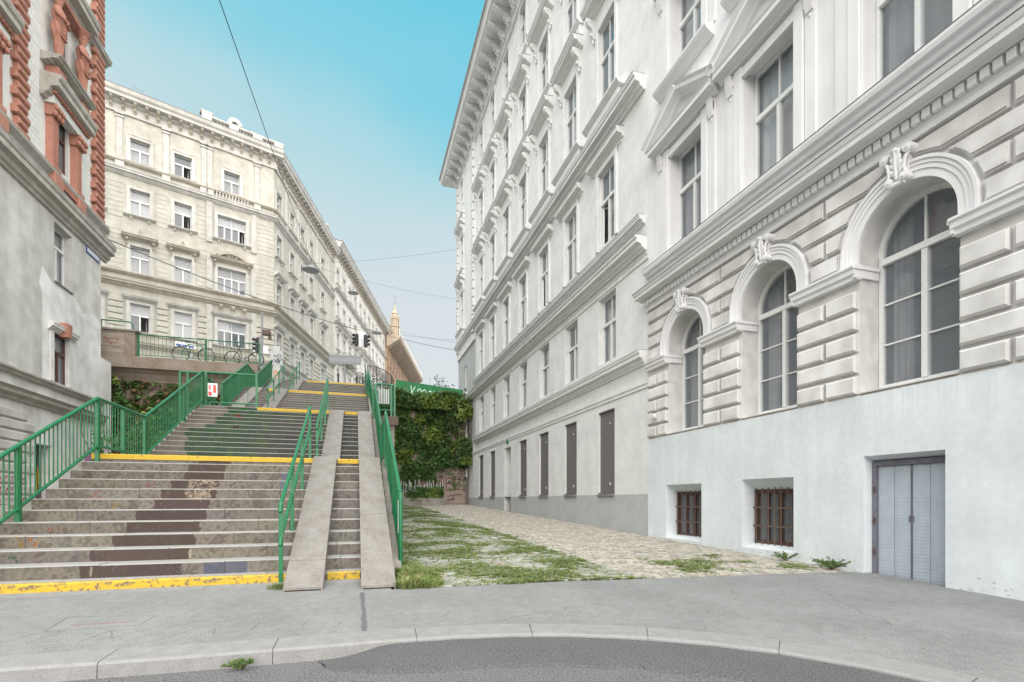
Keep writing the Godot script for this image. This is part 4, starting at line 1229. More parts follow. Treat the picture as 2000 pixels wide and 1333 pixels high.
func long_house() -> void:
	var b := thing("long_house", "tall white stucco house with hooded windows and grey panels along the lane", "house", Vector3(7.13, 0, 0), -PI / 2)
	var X0 := -36.8; var X1 := -11.47
	var bays := []
	for i in 9: bays.append(-(13.75 + 2.655 * i))
	var W: Material = M.white
	var mb := MB.new()
	var hl := []
	for i in 7:
		if i != 4: hl.append([bays[i] - 0.02, 1.0, 1.27, 3.76, false, 0.09])
	hl.append([-24.16, 1.16, 0.3, 3.68, false, 0.55])
	mb.wall(X0, X1, 1.25, 4.62, hl.map(func(h): return [h[0], h[1], maxf(h[2], 1.25), h[3], h[4], h[5]]))
	part(mb, "lower_wall", W, b)
	mb = MB.new()
	mb.wall(X0, X1, -0.4, 1.25, [[-24.16, 1.16, -0.4, 1.25, false, 0.55]], 0.012)
	mb.prof([Vector2(-0.02, 1.249), Vector2(0.012, 1.25), Vector2(-0.02, 1.262)], X0, -24.74); mb.prof([Vector2(-0.02, 1.249), Vector2(0.012, 1.25), Vector2(-0.02, 1.262)], -23.58, X1)
	part(mb, "plinth", M.grey_plinth, b)
	mb = MB.new()
	mb.bx(-24.74, -23.58, -0.2, 3.68, -0.6, -0.55)
	for q in [[-24.74, -24.715], [-23.605, -23.58]]: mb.bx(q[0], q[1], -0.3, 3.68, -0.55, 0.0)
	var door := part(mb, "entrance_recess", W, b)
	mb = MB.new()
	mb.bx(-24.5, -23.8, 0.4, 2.9, -0.55, -0.5)
	part(mb, "door", M.grey_paint, door)
	mb = MB.new()
	mb.t = Transform3D(Basis(Vector3.RIGHT, PI / 2), Vector3(-24.16, 3.95, 0.0))
	mb.lathe([Vector2(0, 0.05), Vector2(0.10, 0.05), Vector2(0.14, 0.02), Vector2(0.14, -0.02)], Vector3.ZERO, 14)
	var lampo := part(mb, "number_plate", M.green_board, b)
	# grey panels with little steel trays
	var pn := shared("grey panel", func(q: MB):
		q.cbox(-0.495, 0.495, 0.0, 2.485, -0.09, -0.045, 0.012)
		q.bx(-0.495, 0.495, 2.455, 2.488, -0.06, 0.01)
		q.bx(-0.495, 0.495, -0.02, 0.045, -0.09, 0.02))
	var fix := shared("panel bolt", func(q: MB): q.cbox(-0.018, 0.018, -0.018, 0.018, -0.05, -0.03, 0.006))
	var tray := shared("panel tray", func(q: MB): q.prof([Vector2(-0.09, -0.03), Vector2(0.06, -0.05), Vector2(0.07, -0.01), Vector2(-0.09, -0.002)], -0.53, 0.53))
	for i in 7:
		if i == 4: continue
		var p := pm(pn, "panel", M.grey_panel, b, at(bays[i] - 0.02, 1.27, 0))
		pm(tray, "tray", M.zinc, p, at(0, 0, 0.012))
		for q in [[0.14, 2.1], [0.14, 0.32], [0.16, 0.28]]: pm(fix, "bolt", M.sign_white, p, at(q[0], q[1], 0))
	# string courses and ledges
	run(b, "string_course", M.trim, [Vector2(-0.01, 3.98), Vector2(0.03, 3.98), Vector2(0.03, 4.06), Vector2(0.055, 4.08), Vector2(0.055, 4.15), Vector2(-0.01, 4.17)], X0, X1 + 0.0)
	run(b, "ledge", M.trim, cornice(4.58, 4.93, 0.24), -31.2, X1 - 0.1)
	run(b, "ledge_flashing", M.zinc, [Vector2(-0.01, 4.945), Vector2(0.245, 4.932), Vector2(0.25, 4.94), Vector2(-0.01, 4.96)], -31.2, X1 - 0.1)
	# windows row by row: bottom, top, width, recess
	var rows := [[5.2, 7.2, 1.1, 0.2], [8.75, 11.02, 1.06, 0.13], [13.0, 15.45, 1.06, 0.13], [17.15, 19.35, 1.04, 0.13], [21.4, 23.2, 0.94, 0.13]]
	var holes := []
	for r in rows.size():
		for i in 9:
			if r == 0 and i > 6: continue
			if i == 7: continue
			holes.append([bays[i], rows[r][2], rows[r][0], rows[r][1], false, rows[r][3]])
	mb = MB.new()
	mb.wall(-31.2, X1, 4.62, 24.4, holes)
	part(mb, "wall", W, b)
	mb = MB.new()
	var gh := [[-34.4, 0.9, 7.2, 10.2, false, 0.2]]
	mb.wall(X0, -31.2, 4.62, 11.1, gh)
	part(mb, "grey_wall", M.grey_plinth, b)
	window(b, at(-34.4, 7.2, 0), 0.88, 3.0, 0.18, 1.9, 1, 2, M.frame)
	mb = MB.new()
	mb.wall(X0, -31.2, 11.1, 24.4, [[bays[8], 1.02, 13.0, 15.45, false, 0.2], [bays[8], 1.0, 17.15, 19.35, false, 0.2], [bays[8], 0.9, 21.4, 23.2, false, 0.2]], 0.1)
	mb.quad(Vector3(-31.2, 11.1, 0), Vector3(-31.2, 24.4, 0), Vector3(-31.2, 24.4, 0.1), Vector3(-31.2, 11.1, 0.1))
	mb.quad(Vector3(X0, 11.1, 0.1), Vector3(-31.2, 11.1, 0.1), Vector3(-31.2, 11.1, 0), Vector3(X0, 11.1, 0))
	part(mb, "end_wall", W, b)
	body(b, X0, X1, -0.4, 24.4, 10.0, W)
	run(b, "architrave", M.trim, [Vector2(-0.01, 7.26), Vector2(0.03, 7.26), Vector2(0.035, 7.36), Vector2(0.06, 7.39), Vector2(-0.01, 7.41)], -31.2, X1)
	run(b, "ledge", M.trim, cornice(7.52, 7.86, 0.34), X0, X1 - 0.1)
	run(b, "ledge_flashing", M.zinc, [Vector2(-0.01, 7.882), Vector2(0.345, 7.862), Vector2(0.35, 7.872), Vector2(-0.01, 7.90)], X0, X1 - 0.1)
	run(b, "sill_ledge", M.trim, cornice(8.22, 8.44, 0.2), -31.2, X1 - 0.16)
	run(b, "sill_flashing", M.zinc, [Vector2(-0.01, 8.456), Vector2(0.205, 8.442), Vector2(0.21, 8.45), Vector2(-0.01, 8.47)], -31.2, X1 - 0.16)
	run(b, "ledge", M.trim, cornice(11.68, 12.05, 0.36), X0 + 0.1, X1 - 0.16)
	run(b, "ledge_flashing", M.zinc, [Vector2(-0.01, 12.075), Vector2(0.365, 12.052), Vector2(0.37, 12.064), Vector2(-0.01, 12.09)], X0 + 0.1, X1 - 0.16)
	for r in rows.size():
		var R = rows[r]; var h: float = R[1] - R[0]; var w: float = R[2]
		for i in 9:
			if i == 7 or (i == 8 and r < 2): continue
			var zo := 0.1 if i == 8 else 0.0
			var opt := {"t": 0.05}
			if (i * 3 + r * 5) % 4 == 0: opt["curtain"] = M.curtain
			elif (i + r) % 3 == 0: opt["curtain"] = M.curtain_grey
			if r == 1 and i < 3: opt["open"] = i % 2
			var f := window(b, at(bays[i], R[0], zo), w - 0.02, h - 0.01, R[3] - 0.03, h * 0.6, 2, 2, M.frame, opt)
			if r == 0: continue
			pm(shared("surround %d" % r, func(q: MB):
				for s in [-1, 1]:
					q.cbox(s * (w / 2 + 0.07) - 0.075, s * (w / 2 + 0.07) + 0.075, -0.05, h + 0.14, -0.01, 0.05, 0.012)
				q.cbox(-w / 2 - 0.145, w / 2 + 0.145, h - 0.005, h + 0.14, -0.01, 0.052, 0.012)), "surround", M.trim, f)
			if r == 1:
				pm(shared("hood 1", func(q: MB):
					q.prof([Vector2(-0.01, h + 0.22), Vector2(0.05, h + 0.22), Vector2(0.06, h + 0.28), Vector2(0.22, h + 0.32), Vector2(0.23, h + 0.42), Vector2(0.27, h + 0.47), Vector2(-0.01, h + 0.49)], -1.0, 1.0)
					q.bx(-0.9, 0.9, h + 0.14, h + 0.22, -0.01, 0.03)), "hood", M.trim, f)
				pm(shared("hood flashing", func(q: MB): q.prof([Vector2(-0.01, h + 0.492), Vector2(0.275, h + 0.472), Vector2(0.28, h + 0.482), Vector2(-0.01, h + 0.505)], -1.01, 1.01)), "hood_flashing", M.zinc, f)
			elif r == 2 or r == 3:
				var hy := 16.0 - 13.0 if r == 2 else 19.75 - 17.15
				pm(shared("hood %d" % r, func(q: MB):
					q.prof(cornice(hy, hy + 0.3, 0.40), -1.02, 1.02)
					q.bx(-0.85, 0.85, h + 0.14, hy, -0.01, 0.04)
					q.bx(-1.0, 1.0, hy + 0.3, hy + 0.72, -0.01, 0.14)
					q.prof([Vector2(-0.01, hy + 0.7), Vector2(0.16, hy + 0.7), Vector2(0.24, hy + 0.8), Vector2(0.24, hy + 0.86), Vector2(-0.01, hy + 0.9)], -1.05, 1.05)), "hood", M.trim, f)
				pm(shared("hood flashing %d" % r, func(q: MB): q.prof([Vector2(-0.01, hy + 0.33), Vector2(0.405, hy + 0.302), Vector2(0.41, hy + 0.314), Vector2(-0.01, hy + 0.345)], -1.03, 1.03)), "hood_flashing", M.zinc, f)
				var cm := shared("console %d" % r, func(q: MB): console(q, 0, hy - 0.6, hy, 0.35, 0.14))
				for s in [-1, 1]: pm(cm, "console", M.trim, f, at(s * 0.8, 0, 0))
			if r == 2:
				pm(shared("apron", func(q: MB):
					q.bx(-1.0, 1.0, -0.93, -0.38, -0.01, 0.18)
					q.prof([Vector2(-0.01, -0.4), Vector2(0.2, -0.4), Vector2(0.3, -0.3), Vector2(0.3, -0.24), Vector2(-0.01, -0.2)], -1.12, 1.12)), "apron", M.trim, f)
	# quoins of the end bay
	for x in [-31.45, X0 + 0.3]:
		for k in 44:
			var y := 11.6 + k * 0.27
			mb = MB.new()
			var w := 0.26 if k % 2 == 0 else 0.17
			mb.cbox(x - w, x + w, y, y + 0.23, 0.08, 0.2, 0.03)
			part(mb, "quoin", M.trim, b)
	# eaves
	run(b, "eaves_frieze", M.trim, [Vector2(-0.01, 23.4), Vector2(0.1, 23.4), Vector2(0.12, 23.5), Vector2(0.12, 23.85), Vector2(0.2, 23.9), Vector2(0.2, 24.0), Vector2(-0.01, 24.0)], X0, X1)
	var br := shared("eave bracket", func(q: MB): console(q, 0, 23.62, 24.28, 0.98, 0.24))
	var x := X0 + 0.3
	while x < X1:
		pm(br, "eave_bracket", M.trim, b, at(x, 0, 0.1))
		x += 0.885
	run(b, "eaves", M.trim, [Vector2(-0.01, 24.25), Vector2(0.98, 24.25), Vector2(1.0, 24.3), Vector2(1.12, 24.34), Vector2(1.14, 24.5), Vector2(1.25, 24.66), Vector2(-0.01, 24.8)], X0 - 0.9, X1)
	run(b, "gutter", M.zinc, [Vector2(1.16, 24.62), Vector2(1.27, 24.62), Vector2(1.3, 24.72), Vector2(1.28, 24.76), Vector2(0.9, 24.84), Vector2(0.9, 24.8)], X0 - 0.92, X1)
	# rain pipe at the end of the lane
	var pipe := thing("rain_pipe", "grey rain pipe down the white house corner beside the ivy wall", "pipe", P(6.95, 0, 33.1))
	mb = MB.new()
	mb.tube([Vector3(0, 0.75, 0), Vector3(0, 2.6, 0)], 0.055, 10)
	part(mb, "lower_pipe", M.grey_panel, pipe)
	mb = MB.new()
	mb.tube([Vector3(0, 2.6, 0), Vector3(0, 8.2, 0)], 0.07, 10)
	part(mb, "pipe", M.trim, pipe)

# ---------------------------------------------------------------- the house on the left with red stucco
func left_house() -> void:
	var b := thing("red_trimmed_house", "grey plastered corner house with brick red quoins, pilasters and statues above", "house", Vector3(-10, 0, 0), PI / 2)
	var X0 := 3.0; var X1 := 25.0
	var mb := MB.new()
	# base with bands, door
	mb.wall(X0, X1, -0.5, 5.0, [[21.0, 0.95, -0.5, 2.95, false, 0.3]])
	part(mb, "base_wall", M.left_pale, b)
	mb = MB.new()
	mb.bx(20.52, 21.48, -0.4, 2.95, -0.4, -0.3)
	part(mb, "base_door", graffiti_door(), b)
	for k in 10:
		for q in [[X0, 20.35]]:
			mb = MB.new()
			mb.cbox(q[0], q[1] - (0.35 if k % 2 else 0.0) - (0.0 if k > 5 else 0.0), 0.62 + k * 0.33, 0.62 + k * 0.33 + 0.275, -0.02, 0.07, 0.03)
			part(mb, "stone_band", M.left_grey if k > 3 else tagged_stone(k), b)
	run(b, "lower_band", M.left_mould, [Vector2(-0.01, 4.15), Vector2(0.08, 4.15), Vector2(0.1, 4.25), Vector2(0.22, 4.32), Vector2(0.22, 4.42), Vector2(0.3, 4.5), Vector2(-0.01, 4.56)], X0, X1)
	run(b, "upper_band", M.left_mould, [Vector2(-0.01, 4.92), Vector2(0.1, 4.92), Vector2(0.13, 5.0), Vector2(0.2, 5.04), Vector2(0.2, 5.1), Vector2(-0.01, 5.14)], X0, X1)
	# plaster wall: old grey above, paler repaired patch with a stepped edge towards the corner
	var hA := [22.19, 1.17, 8.72, 10.76, false, 0.28]; var hB := [22.06, 1.4, 5.2, 6.95, false, 0.18]; var hC := [17.6, 1.17, 8.72, 10.76, false, 0.28]; var hD := [17.6, 1.4, 5.2, 6.95, false, 0.18]
	mb = MB.new()
	mb.wall(X0, 20.9, 5.0, 11.1, [hC, hD])
	mb.wall(20.9, X1, 8.0, 11.1, [[hA[0], hA[1], hA[2], hA[3], false, hA[5]]])
	part(mb, "grey_wall", M.left_grey, b)
	mb = MB.new()
	mb.wall(20.9, X1, 5.0, 8.0, [hB])
	part(mb, "pale_wall", M.left_pale, b)
	mb = MB.new()
	mb.poly([Vector2(20.9, 8.0), Vector2(X1, 8.0), Vector2(X1, 8.35), Vector2(24.3, 8.5), Vector2(23.6, 8.25), Vector2(23.0, 8.62), Vector2(21.5, 8.55), Vector2(20.9, 8.9), Vector2(20.7, 8.3)], 0, 0.004, false)
	part(mb, "plaster_patch", M.left_pale, b)
	body(b, X0, X1, -0.5, 25.0, 9.0, M.left_pale)
	for q in [hA, hC]:
		window(b, at(q[0], q[2], 0), 1.15, 2.03, 0.25, 1.35, 1, 2, M.frame, {"curtain": M.curtain})
		mb = MB.new()
		mb.prof([Vector2(-0.35, 0), Vector2(0.05, -0.05), Vector2(0.06, -0.02), Vector2(-0.35, 0.03)], q[0] - 0.6, q[0] + 0.6)
		part(mb, "sill", M.zinc, b, at(0, q[2], 0))
	for q in [hB, hD]:
		var f := window(b, at(q[0], q[2], 0), 1.0, 1.73, 0.14, 1.1, 1, 2, M.frame_brown, {"curtain": M.curtain})
		mb = MB.new()
		for s in [-1, 1]: mb.bx(s * 0.5, s * 0.72, 0, 1.75, -0.17, 0.03)
		mb.prof(cornice(1.72, 1.98, 0.2), -0.85, 0.85)
		part(mb, "surround", M.left_pale, f)
		mb = MB.new()
		mb.poly([Vector2(-0.12, 1.66), Vector2(0.12, 1.66), Vector2(0.17, 2.14), Vector2(-0.17, 2.14)], 0.0, 0.26)
		part(mb, "keystone", M.red, f)
	# big cornice
	run(b, "cornice", M.left_mould, cornice(10.95, 11.62, 0.42), X0, X1 + 0.35)
	run(b, "cornice_cover", M.zinc, [Vector2(-0.01, 11.66), Vector2(0.425, 11.622), Vector2(0.43, 11.64), Vector2(-0.01, 11.7)], X0, X1 + 0.36)
	run(b, "parapet_band", M.left_mould, [Vector2(-0.01, 11.7), Vector2(0.1, 11.7), Vector2(0.1, 12.05), Vector2(0.26, 12.2), Vector2(0.28, 12.3), Vector2(-0.01, 12.34)], X0, X1)
	# tiled upper wall
	var hs := []
	for c in [17.6, 22.1]:
		hs.append([c, 0.85, 12.75, 14.72, false, 0.14]); hs.append([c, 0.85, 16.15, 18.35, false, 0.14]); hs.append([c, 0.85, 20.4, 22.4, false, 0.3])
	mb = MB.new()
	mb.wall(X0, X1, 11.1, 25.0, hs, -0.02)
	part(mb, "upper_wall", M.left_tile, b)
	var r := RandomNumberGenerator.new(); r.seed = 12
	for s in [[20.1, 20.75], [23.3, 24.15]]:
		for k in 60:     # glazed brick courses
			var y := 12.4 + k * 0.2
			var cuts := 2 if k % 2 else 3
			for i in cuts:
				mb = MB.new()
				var xa: float = lerpf(s[0], s[1], i / float(cuts)); var xb: float = lerpf(s[0], s[1], (i + 1) / float(cuts))
				mb.bx(xa + 0.006, xb - 0.006, y + 0.006, y + 0.194, -0.03, -0.006 + r.randf() * 0.005)
				part(mb, "brick", M.left_tile, b)
	for c in [17.6, 22.1]: red_bay(b, c)
	for s in [[19.63, 0.36], [24.62, 0.46]]:
		for k in 46:
			var y := 12.36 + k * 0.27
			mb = MB.new()
			var w: float = s[1] * (1.0 if k % 2 == 0 else 0.68)
			mb.cbox(s[0] - w, s[0] + w if s[0] < 24 else X1 + 0.03, y, y + 0.225, -0.03, 0.16, 0.05)
			part(mb, "quoin", M.red, b)
	run(b, "eaves", M.left_mould, cornice(19.0, 19.3, 0.3), 23.6, X1 + 0.3)
	# wall that carries on under the deck
	mb = MB.new()
	mb.bx(X1, 25.95, -0.5, 6.95, -0.3, -0.01)
	part(mb, "side_wall", M.left_pale, b)
	# purple tag sprayed low on the pale wall
	mb = MB.new()
	var pts := [[23.7, 2.2], [23.75, 3.0], [23.82, 2.3], [23.9, 3.05], [23.97, 2.35], [24.05, 3.15], [24.12, 2.5], [24.2, 3.2], [24.3, 2.6], [24.05, 2.1], [23.6, 2.35]]
	for i in pts.size() - 1:
		var p0 := Vector2(pts[i][0], pts[i][1]); var p1 := Vector2(pts[i + 1][0], pts[i + 1][1])
		var nn := (p1 - p0).normalized().orthogonal() * 0.025
		mb.poly([p0 - nn, p1 - nn, p1 + nn, p0 + nn], 0.003 + 0.0004 * i, 0.004 + 0.0004 * i, false)
	part(mb, "purple_tag", M.purple, b)
	# street name plate
	var sg := thing("street_name_plate", "long blue and white street name plate under the red house cornice", "sign", Vector3(-9.99, 10.84, -24.3), PI / 2)
	mb = MB.new()
	mb.cbox(-0.52, 0.52, -0.15, 0.15, 0.0, 0.02, 0.005)
	part(mb, "plate", M.sign_blue, sg)
	mb = MB.new()
	mb.bx(-0.47, 0.47, -0.085, 0.085, 0.02, 0.024)
	part(mb, "lettering", plate_text(), sg)

func plate_text() -> StandardMaterial3D:
	var im := Image.create(256, 48, false, Image.FORMAT_RGB8)
	im.fill(Color(0.85, 0.87, 0.9))
	var m := StandardMaterial3D.new()
	m.albedo_texture = ImageTexture.create_from_image(im)
	m.roughness = 0.4
	return m

func red_bay(b: Node, c: float) -> void:
	var mb := MB.new()
	var xf := at(c, 0, -0.02)
	for q in [[12.75, 14.72], [16.15, 18.35]]:
		window(b, at(c, q[0], -0.02), 0.83, q[1] - q[0], 0.10, (q[1] - q[0]) * 0.6, 1, 2, M.frame_brown, {"curtain": M.curtain_grey, "t": 0.05})
	for s in [-1, 1]:
		mb = MB.new()
		mb.cbox(s * 0.78 - 0.2, s * 0.78 + 0.2, 12.42, 14.1, -0.02, 0.2, 0.02)
		mb.bx(s * 0.78 - 0.25, s * 0.78 + 0.25, 12.36, 12.5, -0.02, 0.26)
		for k in 3: mb.bx(s * 0.78 - 0.13 + k * 0.1, s * 0.78 - 0.07 + k * 0.1, 12.6, 14.0, 0.2, 0.215)
		var p := part(mb, "pilaster", M.red, b, xf)
		mb = MB.new()
		mb.prof([Vector2(-0.02, 14.1), Vector2(0.2, 14.1), Vector2(0.34, 14.4), Vector2(0.34, 14.5), Vector2(-0.02, 14.5)], s * 0.78 - 0.26, s * 0.78 + 0.26)
		for k in 3:
			mb.ball(Vector3(s * 0.78 - 0.2 + k * 0.2, 14.2, 0.28), Vector3(0.09, 0.11, 0.08)); mb.ball(Vector3(s * 0.78 - 0.2 + k * 0.2, 14.38, 0.33), Vector3(0.09, 0.09, 0.07))
		part(mb, "capital", M.red, p)
	run(b, "hood", M.left_mould, cornice(14.55, 15.3, 0.62), c - 1.35, c + 1.2, at(0, 0, -0.02))
	run(b, "hood_frieze", M.left_tile, [Vector2(-0.02, 14.48), Vector2(0.3, 14.48), Vector2(0.3, 14.75), Vector2(-0.02, 14.75)], c - 1.1, c + 1.1, at(0, 0, -0.02))
	for k in 16:
		mb = MB.new()
		mb.bx(c - 1.2 + k * 0.15, c - 1.11 + k * 0.15, 14.76, 14.86, 0.15, 0.38)
		part(mb, "dentil", M.red, b)
	run(b, "balcony_ledge", M.left_mould, cornice(15.75, 16.0, 0.6), c - 1.3, c + 1.15, at(0, 0, -0.02))
	for s in [-1, 1]:
		mb = MB.new()
		mb.cbox(c + s * 0.8 - 0.24, c + s * 0.8 + 0.24, 15.3, 15.76, 0.0, 0.4, 0.02)
		part(mb, "pedestal", M.red, b)
		caryatid(b, Vector3(c + s * 0.8, 16.0, 0.27))
	run(b, "hood", M.left_mould, cornice(18.5, 19.2, 0.68), c - 1.35, c + 1.3, at(0, 0, -0.02))
	run(b, "hood_edge", M.red, [Vector2(-0.02, 18.42), Vector2(0.34, 18.42), Vector2(0.36, 18.55), Vector2(-0.02, 18.55)], c - 1.2, c + 1.15, at(0, 0, -0.02))
	var bal := shared("red baluster", func(q: MB): q.lathe([Vector2(0.045, 0), Vector2(0.05, 0.03), Vector2(0.03, 0.07), Vector2(0.055, 0.16), Vector2(0.03, 0.27), Vector2(0.05, 0.33), Vector2(0.05, 0.36)], Vector3.ZERO, 8))
	for k in 8: pm(bal, "baluster", M.red, b, at(c - 0.45 + k * 0.13, 11.98, 0.2))
	for s in [-1, 1]:
		mb = MB.new()
		mb.cbox(c + s * 0.78 - 0.26, c + s * 0.78 + 0.26, 11.72, 12.2, 0.0, 0.3, 0.02)
		part(mb, "pedestal", M.red, b)

# a draped half figure on a tapering shaft, one continuous surface
func caryatid(b: Node, o: Vector3) -> void:
	pm(shared("caryatid", func(mb: MB):
		var rows := [[0.0, 0.13, 0.12], [0.35, 0.14, 0.12], [0.7, 0.17, 0.14], [0.95, 0.22, 0.18], [1.12, 0.25, 0.21], [1.3, 0.22, 0.19], [1.42, 0.18, 0.15], [1.55, 0.22, 0.18], [1.72, 0.24, 0.19], [1.84, 0.23, 0.14], [1.90, 0.13, 0.10], [1.96, 0.075, 0.08], [2.02, 0.085, 0.10], [2.10, 0.105, 0.13], [2.2, 0.115, 0.14], [2.28, 0.10, 0.12], [2.34, 0.16, 0.16], [2.42, 0.24, 0.22], [2.48, 0.26, 0.24]]
		var seg := 26
		var pts := []
		for i in rows.size():
			var ring := []
			for k in seg:
				var a := TAU * k / seg
				var y: float = rows[i][0]
				var fold := 1.0 + (0.13 * sin(a * 6.0 + y * 5.0) if y > 0.6 and y < 1.4 else (0.05 * sin(a * 5.0 + y * 9) if y < 1.75 else 0.0))
				ring.append(Vector3(cos(a) * rows[i][1] * fold, y, -sin(a) * rows[i][2] * fold))
			pts.append(ring)
		var nr := func(i: int, k: int) -> Vector3:
			var up: Vector3 = pts[mini(i + 1, rows.size() - 1)][k] - pts[maxi(i - 1, 0)][k]
			var rt: Vector3 = pts[i][(k + 1) % seg] - pts[i][(k + seg - 1) % seg]
			return rt.cross(up).normalized()
		for i in rows.size() - 1:
			for k in seg:
				var j := (k + 1) % seg
				mb.squad(pts[i][k], pts[i][j], pts[i + 1][j], pts[i + 1][k], nr.call(i, k), nr.call(i, j), nr.call(i + 1, j), nr.call(i + 1, k))
		for k in 4:      # draped cloth hanging in swags
			var y := 1.22 - k * 0.13
			mb.tube([Vector3(-0.2, y + 0.2, 0.05), Vector3(-0.13, y + 0.06, 0.17), Vector3(0.02, y, 0.2), Vector3(0.16, y + 0.1, 0.13), Vector3(0.22, y + 0.24, 0.02)], 0.045, 8)
		mb.tube([Vector3(-0.24, 1.76, 0.02), Vector3(-0.30, 1.55, 0.1), Vector3(-0.2, 1.45, 0.22), Vector3(0.05, 1.5, 0.25)], 0.055, 8)
		mb.tube([Vector3(0.24, 1.76, 0.02), Vector3(0.30, 1.52, 0.08), Vector3(0.18, 1.38, 0.22), Vector3(-0.05, 1.42, 0.25)], 0.055, 8)
		mb.ball(Vector3(0, 2.15, 0.14), Vector3(0.02, 0.035, 0.025)); mb.ball(Vector3(0, 2.22, 0.03), Vector3(0.13, 0.09, 0.14))), "statue", M.red, b, at(o.x, o.y, o.z))

func graffiti_door() -> StandardMaterial3D:
	var im := Image.create(128, 256, false, Image.FORMAT_RGB8)
	im.fill(Color(0.36, 0.34, 0.36))
	for y in 256:
		for x in 128:
			if pow((x - 55) / 34.0, 2) + pow((y - 110) / 80.0, 2) < 1.0: im.set_pixel(x, y, Color(0.66, 0.36, 0.40))
			if pow((x - 88) / 20.0, 2) + pow((y - 85) / 34.0, 2) < 1.0: im.set_pixel(x, y, Color(0.72, 0.60, 0.16))
			if pow((x - 82) / 13.0, 2) + pow((y - 40) / 20.0, 2) < 1.0: im.set_pixel(x, y, Color(0.12, 0.11, 0.12))
	for q in [[Vector2(88, 50), Vector2(100, 110), Vector2(80, 160), Vector2(55, 185)], [Vector2(22, 60), Vector2(20, 120), Vector2(32, 170)]]: stroke(im, q, 6, Color(0.05, 0.05, 0.05, 1))
	for q in [[Vector2(40, 200), Vector2(60, 195), Vector2(66, 220), Vector2(48, 235), Vector2(38, 215), Vector2(42, 200)], [Vector2(80, 238), Vector2(80, 196), Vector2(100, 200), Vector2(98, 214), Vector2(82, 216), Vector2(102, 238)]]: stroke(im, q, 5, Color(0.85, 0.85, 0.85, 1))
	var m := StandardMaterial3D.new()
	m.albedo_texture = ImageTexture.create_from_image(im); m.roughness = 0.8
	return m

func tagged_stone(k: int) -> StandardMaterial3D:
	if M.has("tagged%d" % k): return M["tagged%d" % k]
	var im: Image = T.plaster_im.duplicate()
	im.resize(1024, 64)
	var r := RandomNumberGenerator.new(); r.seed = 40 + k
	for i in 60:
		var x := 20 + i * 17.0
		var pts := []
		for j in 5: pts.append(Vector2(x + r.randf_range(0, 10), r.randf_range(6, 58)))
		stroke(im, pts, 2.4, Color(0.72, 0.2, 0.28, 0.8), 0.3)
	var m := StandardMaterial3D.new()
	m.albedo_color = Color(0.56, 0.53, 0.51).linear_to_srgb()
	m.albedo_texture = ImageTexture.create_from_image(im); m.roughness = 0.9
	M["tagged%d" % k] = m
	return m

# ---------------------------------------------------------------- the cream corner house and the street behind it
const CORNER := Vector3(-5.5, 7.0, -39.3)
const FRONT_TURN := 0.3613
const SIDE_TURN := 1.3271

